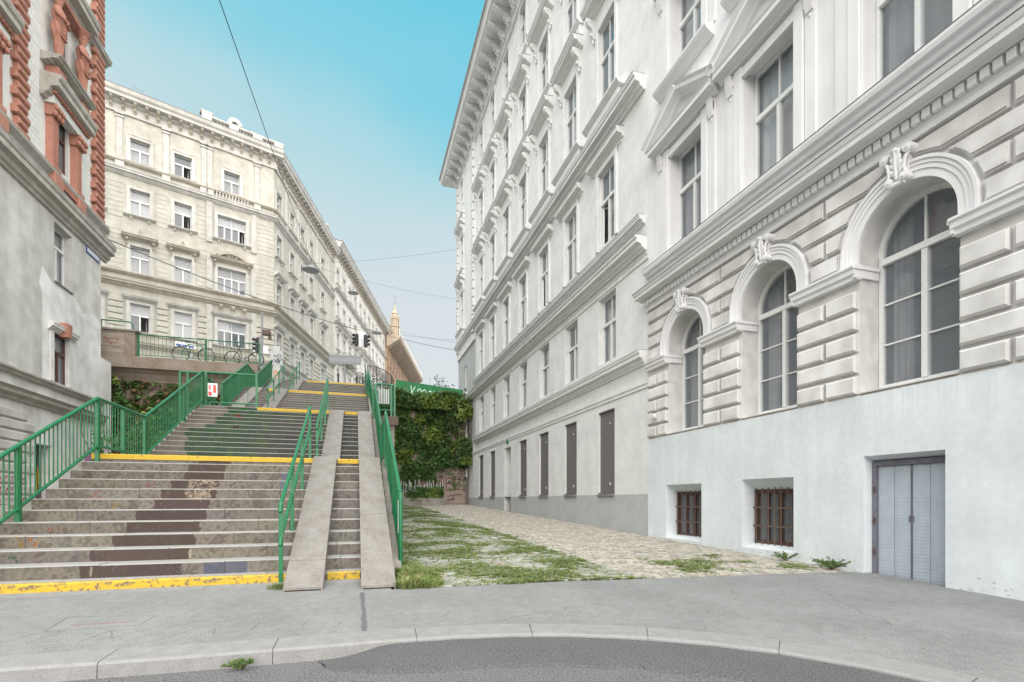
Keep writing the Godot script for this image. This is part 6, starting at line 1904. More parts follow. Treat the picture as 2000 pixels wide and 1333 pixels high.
func railings() -> void:
	var X := -4.4
	# left side, lower flights
	var r := thing("left_railing", "green barred steel railing along the open left edge of the lower flights", "railing", P(X, 0.9, 9.5))
	panel(r, P(X, 0.10, 6.95), P(X, 1.98, 10.87), 0.93, 0.08, 0.125, [0.0, 0.43, 1.0], 0.2)
	panel(r, P(X, 1.98, 10.87), P(X, 1.98, 13.0), 0.93, 0.08, 0.115, [0.5], 0.1)
	panel(r, P(X, 1.98, 13.0), P(X, 4.0, 17.35), 0.93, 0.08, 0.115, [0.0, 0.62, 1.0], 0.3)
	# gate across the second landing
	r = thing("landing_gate", "green barred gate closing the left end of the second landing", "gate", P(-3.7, 3.94, 17.4))
	panel(r, P(-4.4, 3.94, 17.42), P(-2.93, 3.94, 17.42), 1.0, 0.1, 0.24, [0.0, 0.06, 1.0], 0.1)
	panel(r, P(-5.1, 3.94, 17.8), P(-4.42, 3.94, 17.8), 1.05, 0.1, 0.2, [0.0, 0.3], 0.6)
	panel(r, P(-4.42, 3.94, 19.1), P(-4.42, 3.94, 17.5), 0.95, 0.3, 0.12, [0.5], 0.1)
	var sg := thing("warning_sign", "white notice with red blocks fixed on the green landing gate", "sign", P(-4.12, 4.4, 17.36))
	var mb := MB.new()
	mb.cbox(-0.13, 0.13, -0.2, 0.2, 0, 0.02, 0.004)
	part(mb, "board", M.sign_white, sg)
	for q in [[-0.11, -0.02, -0.17, -0.05], [-0.10, -0.05, 0.0, 0.14], [0.02, 0.10, -0.08, 0.15]]:
		mb = MB.new()
		mb.bx(q[0], q[1], q[2], q[3], 0.02, 0.024)
		part(mb, "red_block", M.sign_red, sg)
	# left side, upper flights: closely barred
	X = -4.2
	r = thing("upper_left_railing", "densely barred green railing beside the wheel ramp of the upper flights", "railing", P(X, 5, 22))
	panel(r, P(X, 3.98, 18.8), P(X, 5.66, 22.85), 0.92, 0.08, 0.075, [0.0, 1.0], 0.15)
	panel(r, P(X, 5.66, 22.85), P(X, 5.66, 24.85), 0.92, 0.08, 0.075, [], 0.1)
	panel(r, P(X, 5.66, 24.85), P(X, 7.44, 29.1), 0.92, 0.08, 0.075, [0.0, 1.0], 0.15)
	# handrails on posts
	r = thing("centre_handrail", "green double tube handrail standing mid stair on the lowest flight", "handrail", P(-0.9, 1, 9))
	double_rail(r, P(-0.9, 0.08, 6.98), P(-0.9, 2.05, 11.3), 0.97, [0.004, 0.28, 0.62, 0.985], 0.12)
	r = thing("centre_handrail", "green double tube handrail standing mid stair on the second flight", "handrail", P(-0.88, 3, 15))
	double_rail(r, P(-0.88, 1.95, 12.95), P(-0.88, 4.15, 17.75), 0.92, [0.004, 0.35, 0.7, 0.985], 0.15)
	r = thing("centre_handrail", "green double tube handrail between the wheel ramps of the third flight", "handrail", P(-2.85, 4.8, 21))
	double_rail(r, P(-2.85, 4.0, 18.9), P(-2.85, 5.75, 23.0), 0.9, [0.01, 0.33, 0.66, 0.99], 0.12)
	r = thing("centre_handrail", "green double tube handrail between the wheel ramps of the topmost flight", "handrail", P(-2.85, 6.5, 27))
	double_rail(r, P(-2.85, 5.65, 24.9), P(-2.85, 7.5, 29.2), 0.9, [0.01, 0.33, 0.66, 0.99], 0.12)
	# right side
	X = 0.62
	r = thing("right_railing", "closely barred green railing along the right edge of the whole stair", "railing", P(X, 2, 12))
	panel(r, P(X, 0.22, 7.62), P(X, 2.03, 11.5), 0.98, 0.08, 0.06, [0.0, 0.35, 0.7, 1.0], 0.2)
	var oo := Transform3D(Basis(), -r.position)
	mb = MB.new()
	mb.tube([P(X, 0.05, 7.58), P(X, 1.08, 7.58), P(X, 1.16, 7.585), P(X, 1.21, 7.64)], 0.028, 10)
	part(mb, "end_post", M.green, r, oo)
	mb = MB.new()
	mb.bx(X - 0.040, X - 0.030, 0.62, 1.1, -7.60, -7.57)
	part(mb, "reflector_strip", M.curtain_grey, r, oo)
	panel(r, P(X, 2.03, 11.5), P(X, 2.03, 13.6), 0.95, 0.08, 0.06, [], 0.1)
	panel(r, P(X, 2.03, 13.6), P(X, 4.05, 18.2), 0.97, 0.08, 0.06, [0.0, 0.5, 1.0], 0.2)
	panel(r, P(0.58, 4.05, 18.9), P(0.52, 5.66, 22.9), 0.95, 0.08, 0.07, [0.0, 1.0], 0.15)
	panel(r, P(0.52, 5.66, 22.9), P(0.52, 5.66, 25.0), 0.95, 0.08, 0.07, [], 0.1)
	panel(r, P(0.52, 5.66, 25.0), P(0.5, 7.45, 29.2), 0.95, 0.08, 0.07, [0.0, 1.0], 0.15)
	# landing bay that juts out at the right of the second landing
	r = thing("landing_bay", "green barred rail round the small projecting bay at the second landing", "railing", P(1.0, 3.95, 18.5))
	panel(r, P(0.66, 4.12, 18.45), P(1.30, 4.12, 18.45), 1.02, 0.12, 0.075, [0.0, 1.0, 0.82], 0.12)
	panel(r, P(1.30, 4.12, 18.45), P(1.30, 4.12, 20.4), 1.02, 0.12, 0.075, [1.0], 0.12)
	mb = MB.new()
	mb.bx(0.58, 1.42, 3.72, 4.02, -20.6, -18.38)
	part(mb, "floor_slab", M.rust_bar, r, Transform3D(Basis(), -r.position))
	mb = MB.new()
	mb.bx(0.58, 1.30, -0.2, 3.72, -20.5, -18.5)
	part(mb, "pier", M.concrete, r, Transform3D(Basis(), -r.position))
	sg = thing("notice_board", "pale blank notice plate tied to the projecting landing rail", "sign", P(0.92, 4.72, 18.50))
	mb = MB.new()
	mb.cbox(-0.2, 0.2, -0.26, 0.26, 0, 0.015, 0.004)
	part(mb, "board", M.curtain, sg)
	mb = MB.new()
	mb.bx(-0.012, 0.012, -0.25, 0.25, 0.015, 0.02)
	part(mb, "strap", M.grey_paint, sg)

# ---------------------------------------------------------------- ivy wall at the end of the lane
func lane_wall() -> void:
	var w := thing("lane_end_wall", "rough plastered end wall of the lane with red painted letters", "wall", P(4, 0.7, 33.4))
	var o := Transform3D(Basis(), -w.position)
	var mb := MB.new()
	mb.bx(0.6, 7.12, 0.2, 7.4, -33.9, -33.3)
	part(mb, "wall", M.bridge, w, o)
	var im: Image = T.concrete_im.duplicate()
	im.resize(256, 192)
	var red := Color(0.45, 0.16, 0.2, 0.85)
	for q in [[[60, 30], [92, 30], [76, 30], [80, 90], [60, 120], [40, 112]], [[110, 40], [112, 110], [145, 112]], [[110, 72], [138, 70]], [[110, 40], [142, 38]], [[170, 44], [172, 108], [205, 104]], [[170, 44], [200, 42]], [[172, 76], [196, 74]], [[120, 150], [180, 140], [215, 138]], [[160, 150], [162, 170], [120, 172]]]:
		var s := []
		for p in q: s.append(Vector2(p[0], p[1]))
		stroke(im, s, 6, red, 0.3)
	var m := StandardMaterial3D.new()
	m.albedo_color = Color(0.40, 0.33, 0.31).linear_to_srgb(); m.albedo_texture = ImageTexture.create_from_image(im); m.roughness = 0.95
	mb = MB.new()
	mb.quad(P(4.6, 0.9, 33.29), P(7.0, 0.9, 33.29), P(7.0, 2.9, 33.29), P(4.6, 2.9, 33.29))
	part(mb, "painted_letters", m, w, o)
	# green hoarding on top with white brush letters
	var g := thing("green_hoarding", "green board fence with white brushed letters above the ivy wall", "fence", P(4.4, 7.4, 33.4))
	o = Transform3D(Basis(), -g.position)
	im = Image.create(512, 128, false, Image.FORMAT_RGB8)
	im.fill(Color(0.10, 0.47, 0.26))
	var a := noise_bytes(5, 0.03, 512, 512)
	for y in 128:
		for x in 512: im.set_pixel(x, y, im.get_pixel(x, y) * (0.9 + 0.2 * a[y * 512 + x] / 255.0))
	var wh := Color(0.85, 0.92, 0.88, 0.95)
	for q in [[[112, 22], [118, 100]], [[142, 24], [118, 62], [140, 98]], [[95, 66], [104, 72]], [[166, 110], [164, 42], [182, 34], [192, 60]], [[196, 62], [200, 44], [214, 34], [228, 48], [232, 92]], [[214, 66], [216, 78]], [[250, 108], [248, 44], [262, 40], [268, 58], [252, 72]], [[284, 38], [286, 100]], [[286, 70], [300, 50]], [[302, 42], [306, 104]], [[324, 44], [326, 96]], [[340, 46], [344, 90]], [[326, 70], [342, 66]], [[366, 50], [368, 92], [384, 88]], [[430, 60], [438, 66]]]:
		var s := []
		for p in q: s.append(Vector2(p[0], p[1]))
		stroke(im, s, 7, wh, 0.15)
	m = StandardMaterial3D.new()
	m.albedo_texture = ImageTexture.create_from_image(im); m.roughness = 0.6
	var n := 6
	for i in n:
		mb = MB.new()
		var xa := lerpf(2.42, 6.75, i / float(n)); var xb := lerpf(2.42, 6.75, (i + 1) / float(n)) - 0.008
		var ta := 8.72 - 0.09 * (xa - 2.42); var tb := 8.72 - 0.09 * (xb - 2.42)
		mb.p3(P(xa, 7.3, 33.24), P(xb, 7.3, 33.24), P(xb, tb, 33.24), Vector3.BACK, Vector3.BACK, Vector3.BACK, Vector2(i / float(n), 1), Vector2((i + 1) / float(n), 1), Vector2((i + 1) / float(n), 0))
		mb.p3(P(xa, 7.3, 33.24), P(xb, tb, 33.24), P(xa, ta, 33.24), Vector3.BACK, Vector3.BACK, Vector3.BACK, Vector2(i / float(n), 1), Vector2((i + 1) / float(n), 0), Vector2(i / float(n), 0))
		mb.quad(P(xa, ta, 33.24), P(xb, tb, 33.24), P(xb, tb, 33.28), P(xa, ta, 33.28))
		part(mb, "board", m, g, o)
	for i in 4:
		mb = MB.new()
		mb.bx(2.5 + i * 1.38, 2.58 + i * 1.38, 7.3, 8.2, -33.36, -33.28)
		part(mb, "post", M.green, g, o)
	# low planter with pickets before the wall
	var p := thing("planter", "low concrete planter bed with pale pickets at the foot of ivy wall", "planter", P(3.9, G(31.5), 31.6))
	o = Transform3D(Basis(), -p.position)
	mb = MB.new()
	mb.bx(2.3, 5.3, 0.5, 1.22, -33.2, -31.5)
	part(mb, "bed", M.concrete, p, o)
	var rr := RandomNumberGenerator.new(); rr.seed = 8
	for i in 26:
		mb = MB.new()
		var x := 2.4 + i * 0.112
		var lean := rr.randf_range(-0.08, 0.08)
		mb.tube([P(x, 1.2, 31.75), P(x + lean, 2.0 + rr.randf() * 0.35, 31.75)], 0.022, 5)
		part(mb, "picket", M.curtain, p, o)

# ---------------------------------------------------------------- things in the street
func bicycle(label: String, o: Vector3, turn: float, m: Material) -> void:
	var b := thing("bicycle", label, "bicycle", o, turn, "")
	for x in [-0.52, 0.52]:
		var mb := MB.new()
		var pts := []
		for i in 25: pts.append(Vector3(x + 0.34 * cos(TAU * i / 24), 0.35 + 0.34 * sin(TAU * i / 24), 0))
		mb.tube(pts, 0.02, 6, false)
		var w := part(mb, "wheel", M.tyre, b)
		mb = MB.new()
		for i in 10: mb.tube([Vector3(x, 0.35, 0), Vector3(x + 0.33 * cos(TAU * i / 10), 0.35 + 0.33 * sin(TAU * i / 10), 0)], 0.003, 4, false)
		mb.tube([Vector3(x, 0.35, -0.05), Vector3(x, 0.35, 0.05)], 0.025, 8)
		part(mb, "spokes", M.steel, w)
	var mb2 := MB.new()
	var bb := Vector3(-0.08, 0.32, 0); var st := Vector3(-0.22, 0.82, 0); var hd := Vector3(0.34, 0.80, 0); var hl := Vector3(0.38, 0.62, 0)
	for q in [[bb, st], [st, hd], [bb, hl], [hd, hl], [bb, Vector3(-0.52, 0.35, 0)], [st, Vector3(-0.52, 0.35, 0)], [hl, Vector3(0.52, 0.35, 0)]]: mb2.tube([q[0], q[1]], 0.018, 6)
	part(mb2, "frame", m, b)
	mb2 = MB.new()
	mb2.tube([hd, Vector3(0.31, 0.98, 0)], 0.014, 6); mb2.tube([Vector3(0.24, 1.0, -0.26), Vector3(0.31, 0.98, 0), Vector3(0.24, 1.0, 0.26)], 0.013, 6)
	part(mb2, "handlebar", M.steel, b)
	mb2 = MB.new()
	mb2.tube([st, st + Vector3(-0.03, 0.1, 0)], 0.012, 6)
	mb2.ball(Vector3(-0.26, 0.94, 0), Vector3(0.13, 0.035, 0.06), 8, 4)
	part(mb2, "saddle", M.black, b)
	mb2 = MB.new()
	mb2.tube([bb + Vector3(0, 0, -0.03), bb + Vector3(0, 0, 0.05)], 0.08, 12)
	mb2.tube([bb + Vector3(0, 0, 0.06), bb + Vector3(0.12, -0.1, 0.06), bb + Vector3(0.12, -0.1, 0.14)], 0.01, 5)
	part(mb2, "crank", M.steel, b)

func traffic_light(label: String, o: Vector3, turn: float, pole: float) -> void:
	var t := thing("traffic_light", label, "traffic light", o, turn)
	t.scale = Vector3.ONE * 0.88
	var mb := MB.new()
	mb.cbox(-0.13, 0.13, 0, 0.86, -0.12, 0.06, 0.02)
	var h := part(mb, "housing", M.black, t)
	for k in 3:
		mb = MB.new()
		mb.t = Transform3D(Basis(Vector3.RIGHT, PI / 2), Vector3(0, 0.16 + 0.27 * k, 0.06))
		mb.lathe([Vector2(0, 0.005), Vector2(0.1, 0.003)], Vector3.ZERO, 12)
		part(mb, "lens", M.zinc, h)
		mb = MB.new()
		mb.t = Transform3D(Basis(), Vector3(0, 0.16 + 0.27 * k, 0.06))
		mb.ring(0, 0, 0.105, 0.118, 0.0, 0.2, -0.3, PI + 0.3, 12)
		part(mb, "visor", M.black, h)
	if pole > 0:
		mb = MB.new()
		mb.tube([Vector3(0.16, -pole, -0.05), Vector3(0.16, 1.0, -0.05)], 0.045, 8)
		part(mb, "pole", M.grey_paint, t)

func lamp(label: String, o: Vector3, r := 0.42) -> void:
	var l := thing("hanging_lamp", label, "street lamp", o)
	var mb := MB.new()
	mb.lathe([Vector2(r * 0.98, -0.02), Vector2(r, 0.03), Vector2(r * 0.9, 0.08), Vector2(r * 0.5, 0.17), Vector2(r * 0.22, 0.22), Vector2(r * 0.2, 0.34), Vector2(0.02, 0.36)], Vector3.ZERO, 20)
	part(mb, "shade", M.grey_paint, l)
	mb = MB.new()
	mb.lathe([Vector2(0, -0.05), Vector2(r * 0.7, -0.04), Vector2(r * 0.97, -0.015)], Vector3.ZERO, 20)
	part(mb, "diffuser", M.zinc, l)
	mb = MB.new()
	mb.tube([Vector3(0, 0.34, 0), Vector3(0, 0.6, 0)], 0.02, 6)
	part(mb, "hanger", M.black, l)

func wire(label: String, a: Vector3, b: Vector3, sag: float, r: float) -> void:
	var pts := []
	for i in 17:
		var t := i / 16.0
		pts.append(a.lerp(b, t) - Vector3(0, sag * 4.0 * t * (1.0 - t), 0) - a)
	var mb := MB.new()
	mb.tube(pts, r, 5)
	var o := part(mb, "overhead_wire", M.black, self, Transform3D(Basis(), a))
	tag(o, label, "wire", "wires over the street")

func street_things() -> void:
	bicycle("bicycle with pale frame locked to the deck railing beside the parapet", P(-7.15, 7.42, 26.85), 0.05, M.green_board)
	bicycle("dark bicycle leaning at the deck railing nearest the stair top", P(-5.05, 7.42, 26.9), -0.1, M.black)
	# dark curved fence with bicycles right of the stair head
	var f := thing("curved_fence", "low dark iron fence curving round the bicycles at the stair head", "fence", P(1.4, 7.4, 31))
	var o := Transform3D(Basis(), -f.position)
	var cv := [P(0.62, 7.4, 29.4), P(1.1, 7.4, 29.6), P(1.6, 7.4, 30.2), P(2.0, 7.4, 31.2), P(2.3, 7.4, 33.0)]
	for h in [0.12, 1.12]:
		var mb := MB.new()
		var pts := []
		for p in cv: pts.append(p + Vector3(0, h, 0))
		mb.tube(pts, 0.02, 6)
		part(mb, "rail", M.black, f, o)
	for i in 4:
		for k in 6:
			var p: Vector3 = cv[i].lerp(cv[i + 1], k / 6.0)
			var mb := MB.new()
			mb.tube([p, p + Vector3(0, 1.12, 0)], 0.012 if k else 0.025, 5)
			part(mb, "bar", M.black, f, o)
	bicycle("black bicycle standing behind the right stair rail beside the curved fence", P(0.3, 7.41, 31.0), 1.9, M.black)
	bicycle("dark bicycle parked inside the curved iron fence", P(1.2, 7.41, 31.2), 0.4, M.tyre)
	bicycle("grey bicycle parked behind the curved iron fence", P(1.5, 7.41, 32.3), 0.3, M.zinc)
	traffic_light("black traffic light on a slim pole before the double cream window", P(-5.05, 9.0, 30.2), -0.9, 1.6)
	traffic_light("traffic light hung back to back over the junction, facing the stair", P(0.0, 10.9, 34.1), -0.75, 0.0)
	traffic_light("traffic light hung over the junction turned to the side street", P(0.62, 10.85, 34.0), 0.9, 0.0)
	var bp := thing("signal_backplate", "pale ribbed backing plates between the two hanging traffic lights", "sign", P(0.35, 10.9, 34.2))
	for k in 2:
		var mb := MB.new()
		mb.cbox(-0.2 + k * 0.22, 0.0 + k * 0.22, -0.02, 0.95, -0.02, 0.02, 0.01)
		part(mb, "plate", M.sign_white, bp)
	var pl := thing("steel_mast", "tall grey steel mast with a dark box beside the graffiti pillar", "mast", P(-4.78, 7.4, 30.0))
	var mb := MB.new()
	mb.tube([Vector3(0, 0, 0), Vector3(0, 3.65, 0)], 0.055, 10)
	part(mb, "pole", M.grey_paint, pl)
	mb = MB.new()
	mb.bx(0.03, 0.42, 2.5, 2.72, -0.2, 0.2); mb.bx(0.3, 0.45, 2.3, 2.52, -0.1, 0.1)
	part(mb, "box", M.frame_brown, pl)
	mb = MB.new()
	mb.bx(0.05, 0.3, 1.5, 1.9, -0.02, 0.02)
	part(mb, "plate", M.sign_white, pl)
	var gp := thing("stickered_pillar", "pale square pillar covered in black graffiti and orange posters", "pillar", P(-4.0, 7.2, 29.6))
	mb = MB.new()
	mb.bx(-0.16, 0.16, -0.4, 2.0, -0.16, 0.16)
	part(mb, "shaft", M.curtain, gp)
	mb = MB.new()
	mb.bx(-0.13, 0.13, -0.3, 0.7, 0.16, 0.166)
	part(mb, "orange_poster", poster(Color(0.85, 0.6, 0.48), Color(0.9, 0.8, 0.75)), gp)
	mb = MB.new()
	mb.bx(-0.3, 0.3, 1.0, 1.75, 0.166, 0.172)
	part(mb, "graffiti_panel", poster(Color(0.74, 0.75, 0.76), Color(0.08, 0.08, 0.1)), gp)
	var sp := thing("direction_sign", "wide blank grey direction panel seen from behind on a post", "sign", P(-0.6, 7.4, 31.0), -0.1)
	mb = MB.new()
	mb.tube([Vector3(-0.02, 0, -0.06), Vector3(-0.02, 2.05, -0.06)], 0.05, 8)
	part(mb, "post", M.grey_paint, sp)
	mb = MB.new()
	mb.cbox(-0.86, 0.86, 1.5, 2.05, -0.02, 0.02, 0.01)
	part(mb, "panel", M.grey_paint, sp)
	for y in [1.6, 1.93]:
		mb = MB.new()
		mb.bx(-0.84, 0.84, y, y + 0.03, 0.02, 0.035)
		part(mb, "stiffener", M.zinc, sp)
	for q in [[-0.98, 31.5, "slim dark bollard left of the sign post at stair head"], [0.05, 32.0, "slim dark bollard right of the sign post at stair head"]]:
		var bo := thing("bollard", q[2], "bollard", P(q[0], 7.4, q[1]), 0, "bollards at the stair head")
		mb = MB.new()
		mb.lathe([Vector2(0.06, 0), Vector2(0.05, 0.9), Vector2(0.07, 0.95), Vector2(0.06, 1.05), Vector2(0, 1.1)], Vector3.ZERO, 10)
		part(mb, "shaft", M.black, bo)
	# lamps on span wires
	lamp("round grey street lamp hung on the steep wire over the stair", P(-2.51, 14.49, 32), 0.46)
	lamp("round grey street lamp hung before the terrace eaves, second up the street", P(-0.22, 19.6, 48), 0.46)
	lamp("small grey street lamp hung before the terrace end by the ochre house", P(2.3, 20.6, 62), 0.62)
	wire("steep black wire running from overhead down to the first lamp", P(-3.3, 13.6, 13.9), P(-2.51, 15.05, 32), 0.0, 0.012)
	wire("black cable from the red house corner to the hanging traffic lights", P(-9.9, 11.9, 25.1), P(0.1, 11.9, 34.0), 0.25, 0.020)
	wire("cable from the hanging traffic lights to the long white house", P(0.6, 12.0, 34.0), P(7.0, 11.9, 36.6), 0.12, 0.014)
	wire("thin span wire that carries the second street lamp", P(-2.9, 20.6, 46), P(10.5, 20.9, 50), 0.3, 0.010)
	wire("thin span wire that carries the small far lamp", P(-0.5, 21.8, 61), P(12, 20.6, 63), 0.3, 0.012)
	wire("thin high wire crossing from terrace eaves to the long house", P(-4.0, 19.5, 43), P(7.1, 19.2, 36.5), 0.2, 0.008)
	wire("thin slanting wire from terrace house to the long house edge", P(-1.5, 17.5, 50), P(7.0, 12.6, 36.5), 0.25, 0.009)

func poster(bg: Color, ink: Color) -> StandardMaterial3D:
	var im := Image.create(64, 96, false, Image.FORMAT_RGB8)
	im.fill(bg)
	var r := RandomNumberGenerator.new(); r.seed = int(bg.r * 1000)
	for i in 7:
		var pts := []
		var c := Vector2(r.randf_range(12, 52), r.randf_range(14, 82))
		for j in 9: pts.append(c + Vector2.from_angle(TAU * j / 8.0) * r.randf_range(6, 12))
		stroke(im, pts, 3, Color(ink.r, ink.g, ink.b, 0.9))
	var m := StandardMaterial3D.new()
	m.albedo_texture = ImageTexture.create_from_image(im); m.roughness = 0.7
	return m

# ---------------------------------------------------------------- greenery
func multi(called: String, mesh: Mesh, m: Material, xfs: Array, cols: Array, parent: Node = self) -> MultiMeshInstance3D:
	var mm := MultiMesh.new()
	mm.transform_format = MultiMesh.TRANSFORM_3D
	mm.use_colors = true
	mm.mesh = mesh
	mm.instance_count = xfs.size()
	for i in xfs.size():
		mm.set_instance_transform(i, xfs[i]); mm.set_instance_color(i, cols[i])
	var o := MultiMeshInstance3D.new()
	o.multimesh = mm
	o.material_override = m
	o.name = numbered(called) if parent == self else called
	parent.add_child(o, true)
	return o

func joined(called: String, mesh: ArrayMesh, m: Material, xfs: Array, cols: Array, parent: Node) -> void:
	var src := mesh.surface_get_arrays(0)
	var mb := MB.new()
	for i in xfs.size():
		var t: Transform3D = xfs[i]
		for k in src[Mesh.ARRAY_VERTEX].size():
			mb.v.append(t * src[Mesh.ARRAY_VERTEX][k]); mb.n.append((t.basis * src[Mesh.ARRAY_NORMAL][k]).normalized()); mb.uv.append(Vector2.ZERO); mb.col.append(cols[i])
	part(mb, called, m, parent)

func leaf_mesh(l: float, w: float) -> ArrayMesh:
	return shared("leaf %.3f %.3f" % [l, w], func(mb: MB):
		var a := Vector3(0, 0, 0); var b := Vector3(w / 2, l * 0.4, 0.02); var c := Vector3(0, l, -0.02); var d := Vector3(-w / 2, l * 0.4, 0.02); var e := Vector3(0, l * 0.45, -0.012)
		mb.tri(a, b, e); mb.tri(b, c, e); mb.tri(c, d, e); mb.tri(d, a, e))

func tuft_mesh(h: float, n: int, sp: float) -> ArrayMesh:
	return shared("tuft %.3f %d" % [h, n], func(mb: MB):
		var r := RandomNumberGenerator.new(); r.seed = n + int(h * 1000)
		for i in n:
			var a := r.randf() * TAU
			var d := Vector3(cos(a), 0, sin(a)); var s := Vector3(-sin(a), 0, cos(a)) * 0.004
			var o := d * r.randf() * sp; var hh := h * r.randf_range(0.5, 1.0)
			var m := o + d * hh * 0.25 + Vector3(0, hh * 0.6, 0); var t := o + d * hh * r.randf_range(0.4, 0.9) + Vector3(0, hh * r.randf_range(0.7, 1.0), 0)
			mb.quad(o - s, o + s, m + s * 0.8, m - s * 0.8); mb.tri(m - s * 0.8, m + s * 0.8, t))

# leaves hung over an area of wall; mask(u, v) gives the density
func creeper(called: String, label: String, cat: String, n: int, x0: float, x1: float, y0: float, y1: float, d: float, mask: Callable, sd: int, size := 0.17, parent_at := Vector3.ZERO, shade := Color(0, 0, 0), full := 0.85) -> void:
	var p := thing(called, label, cat, P((x0 + x1) / 2, y0, d))
	var r := RandomNumberGenerator.new(); r.seed = sd
	var nz := FastNoiseLite.new(); nz.seed = sd; nz.frequency = 0.55; nz.fractal_octaves = 3
	var young := []       # shoots of a paler green sort, in clumps all over the wall
	for i in int((x1 - x0) * (y1 - y0) * 0.45) + 1: young.append([Vector2(r.randf_range(x0, x1), r.randf_range(y0, y1)), r.randf_range(0.25, 0.75)])
	var xfs := []; var cols := []
	var tries := 0
	while xfs.size() < n and tries < n * 6:
		tries += 1
		var x := r.randf_range(x0, x1); var y := r.randf_range(y0, y1)
		var k: float = mask.call((x - x0) / (x1 - x0), (y - y0) / (y1 - y0))
		var v := nz.get_noise_2d(x, y) * 1.3
		if r.randf() > k * clampf(full + v * 1.6, 0.02, 1.0): continue
		var bulge := 0.10 + 0.30 * clampf(v + 0.35, 0, 1) * k
		var out := r.randf_range(0.0, bulge)
		var b := Basis(Vector3.UP, r.randf_range(-0.9, 0.9)) * Basis(Vector3.RIGHT, r.randf_range(-1.5, -0.25)) * Basis(Vector3(0, 0, 1), PI + r.randf_range(-0.9, 0.9))
		var s := r.randf_range(0.6, 1.3)
		xfs.append(Transform3D(b.scaled(Vector3.ONE * s), P(x, y, d - 0.02 - out) - p.position))
		var g := Color(0.045, 0.105, 0.028).lerp(Color(0.09, 0.17, 0.035), r.randf())
		for q in young:
			if Vector2(x, y).distance_to(q[0]) < q[1] * r.randf_range(0.6, 1.2):
				g = g.lerp(Color(0.20, 0.27, 0.04), r.randf_range(0.4, 0.85))
				break
		if shade.a < 0.5 and r.randf() < shade.r: g = Color(0.24, 0.09, 0.06).lerp(g, r.randf() * 0.6)
		cols.append(g)
	var o := multi("foliage", leaf_mesh(size, size * 0.85), M.leaf, xfs, cols, p)
	o.set_meta("kind", "stuff")
	var mb := MB.new()
	for i in 14:
		var x := r.randf_range(x0 + 0.1, x1 - 0.1)
		var pts := []
		var y := y0
		while y < y1 - 0.2:
			pts.append(P(x, y, d - 0.015) - p.position)
			x += r.randf_range(-0.15, 0.15); y += 0.35
		if pts.size() > 1: mb.tube(pts, 0.014, 5)
	part(mb, "stems", M.bark, p)

func weed(label: String, o: Vector3, n: int, h: float, sd: int, spread := 0.5, leaf := 0.06) -> void:
	var p := thing("weed", label, "plant", o)
	var r := RandomNumberGenerator.new(); r.seed = sd
	var st := MB.new()
	var xfs := []; var cols := []
	for i in n:
		var a := r.randf() * TAU
		var tip := Vector3(cos(a) * spread * r.randf(), h * r.randf_range(0.4, 1.0), sin(a) * spread * r.randf())
		var mid := tip * 0.5 + Vector3(0, h * 0.15, 0)
		st.tube([Vector3.ZERO, mid, tip], 0.004, 4, false)
		for k in 9:
			var t := r.randf_range(0.25, 1.0)
			var q := Vector3.ZERO.lerp(mid, t * 2.0) if t < 0.5 else mid.lerp(tip, t * 2.0 - 1.0)
			var b := Basis(Vector3.UP, r.randf() * TAU) * Basis(Vector3.RIGHT, r.randf_range(-1.4, -0.5))
			xfs.append(Transform3D(b.scaled(Vector3.ONE * r.randf_range(0.6, 1.2)), q))
			cols.append(Color(0.10, 0.18, 0.05).lerp(Color(0.18, 0.26, 0.09), r.randf()))
	part(st, "stems", M.bark, p)
	joined("leaves", leaf_mesh(leaf, leaf * 0.6), M.leaf, xfs, cols, p)

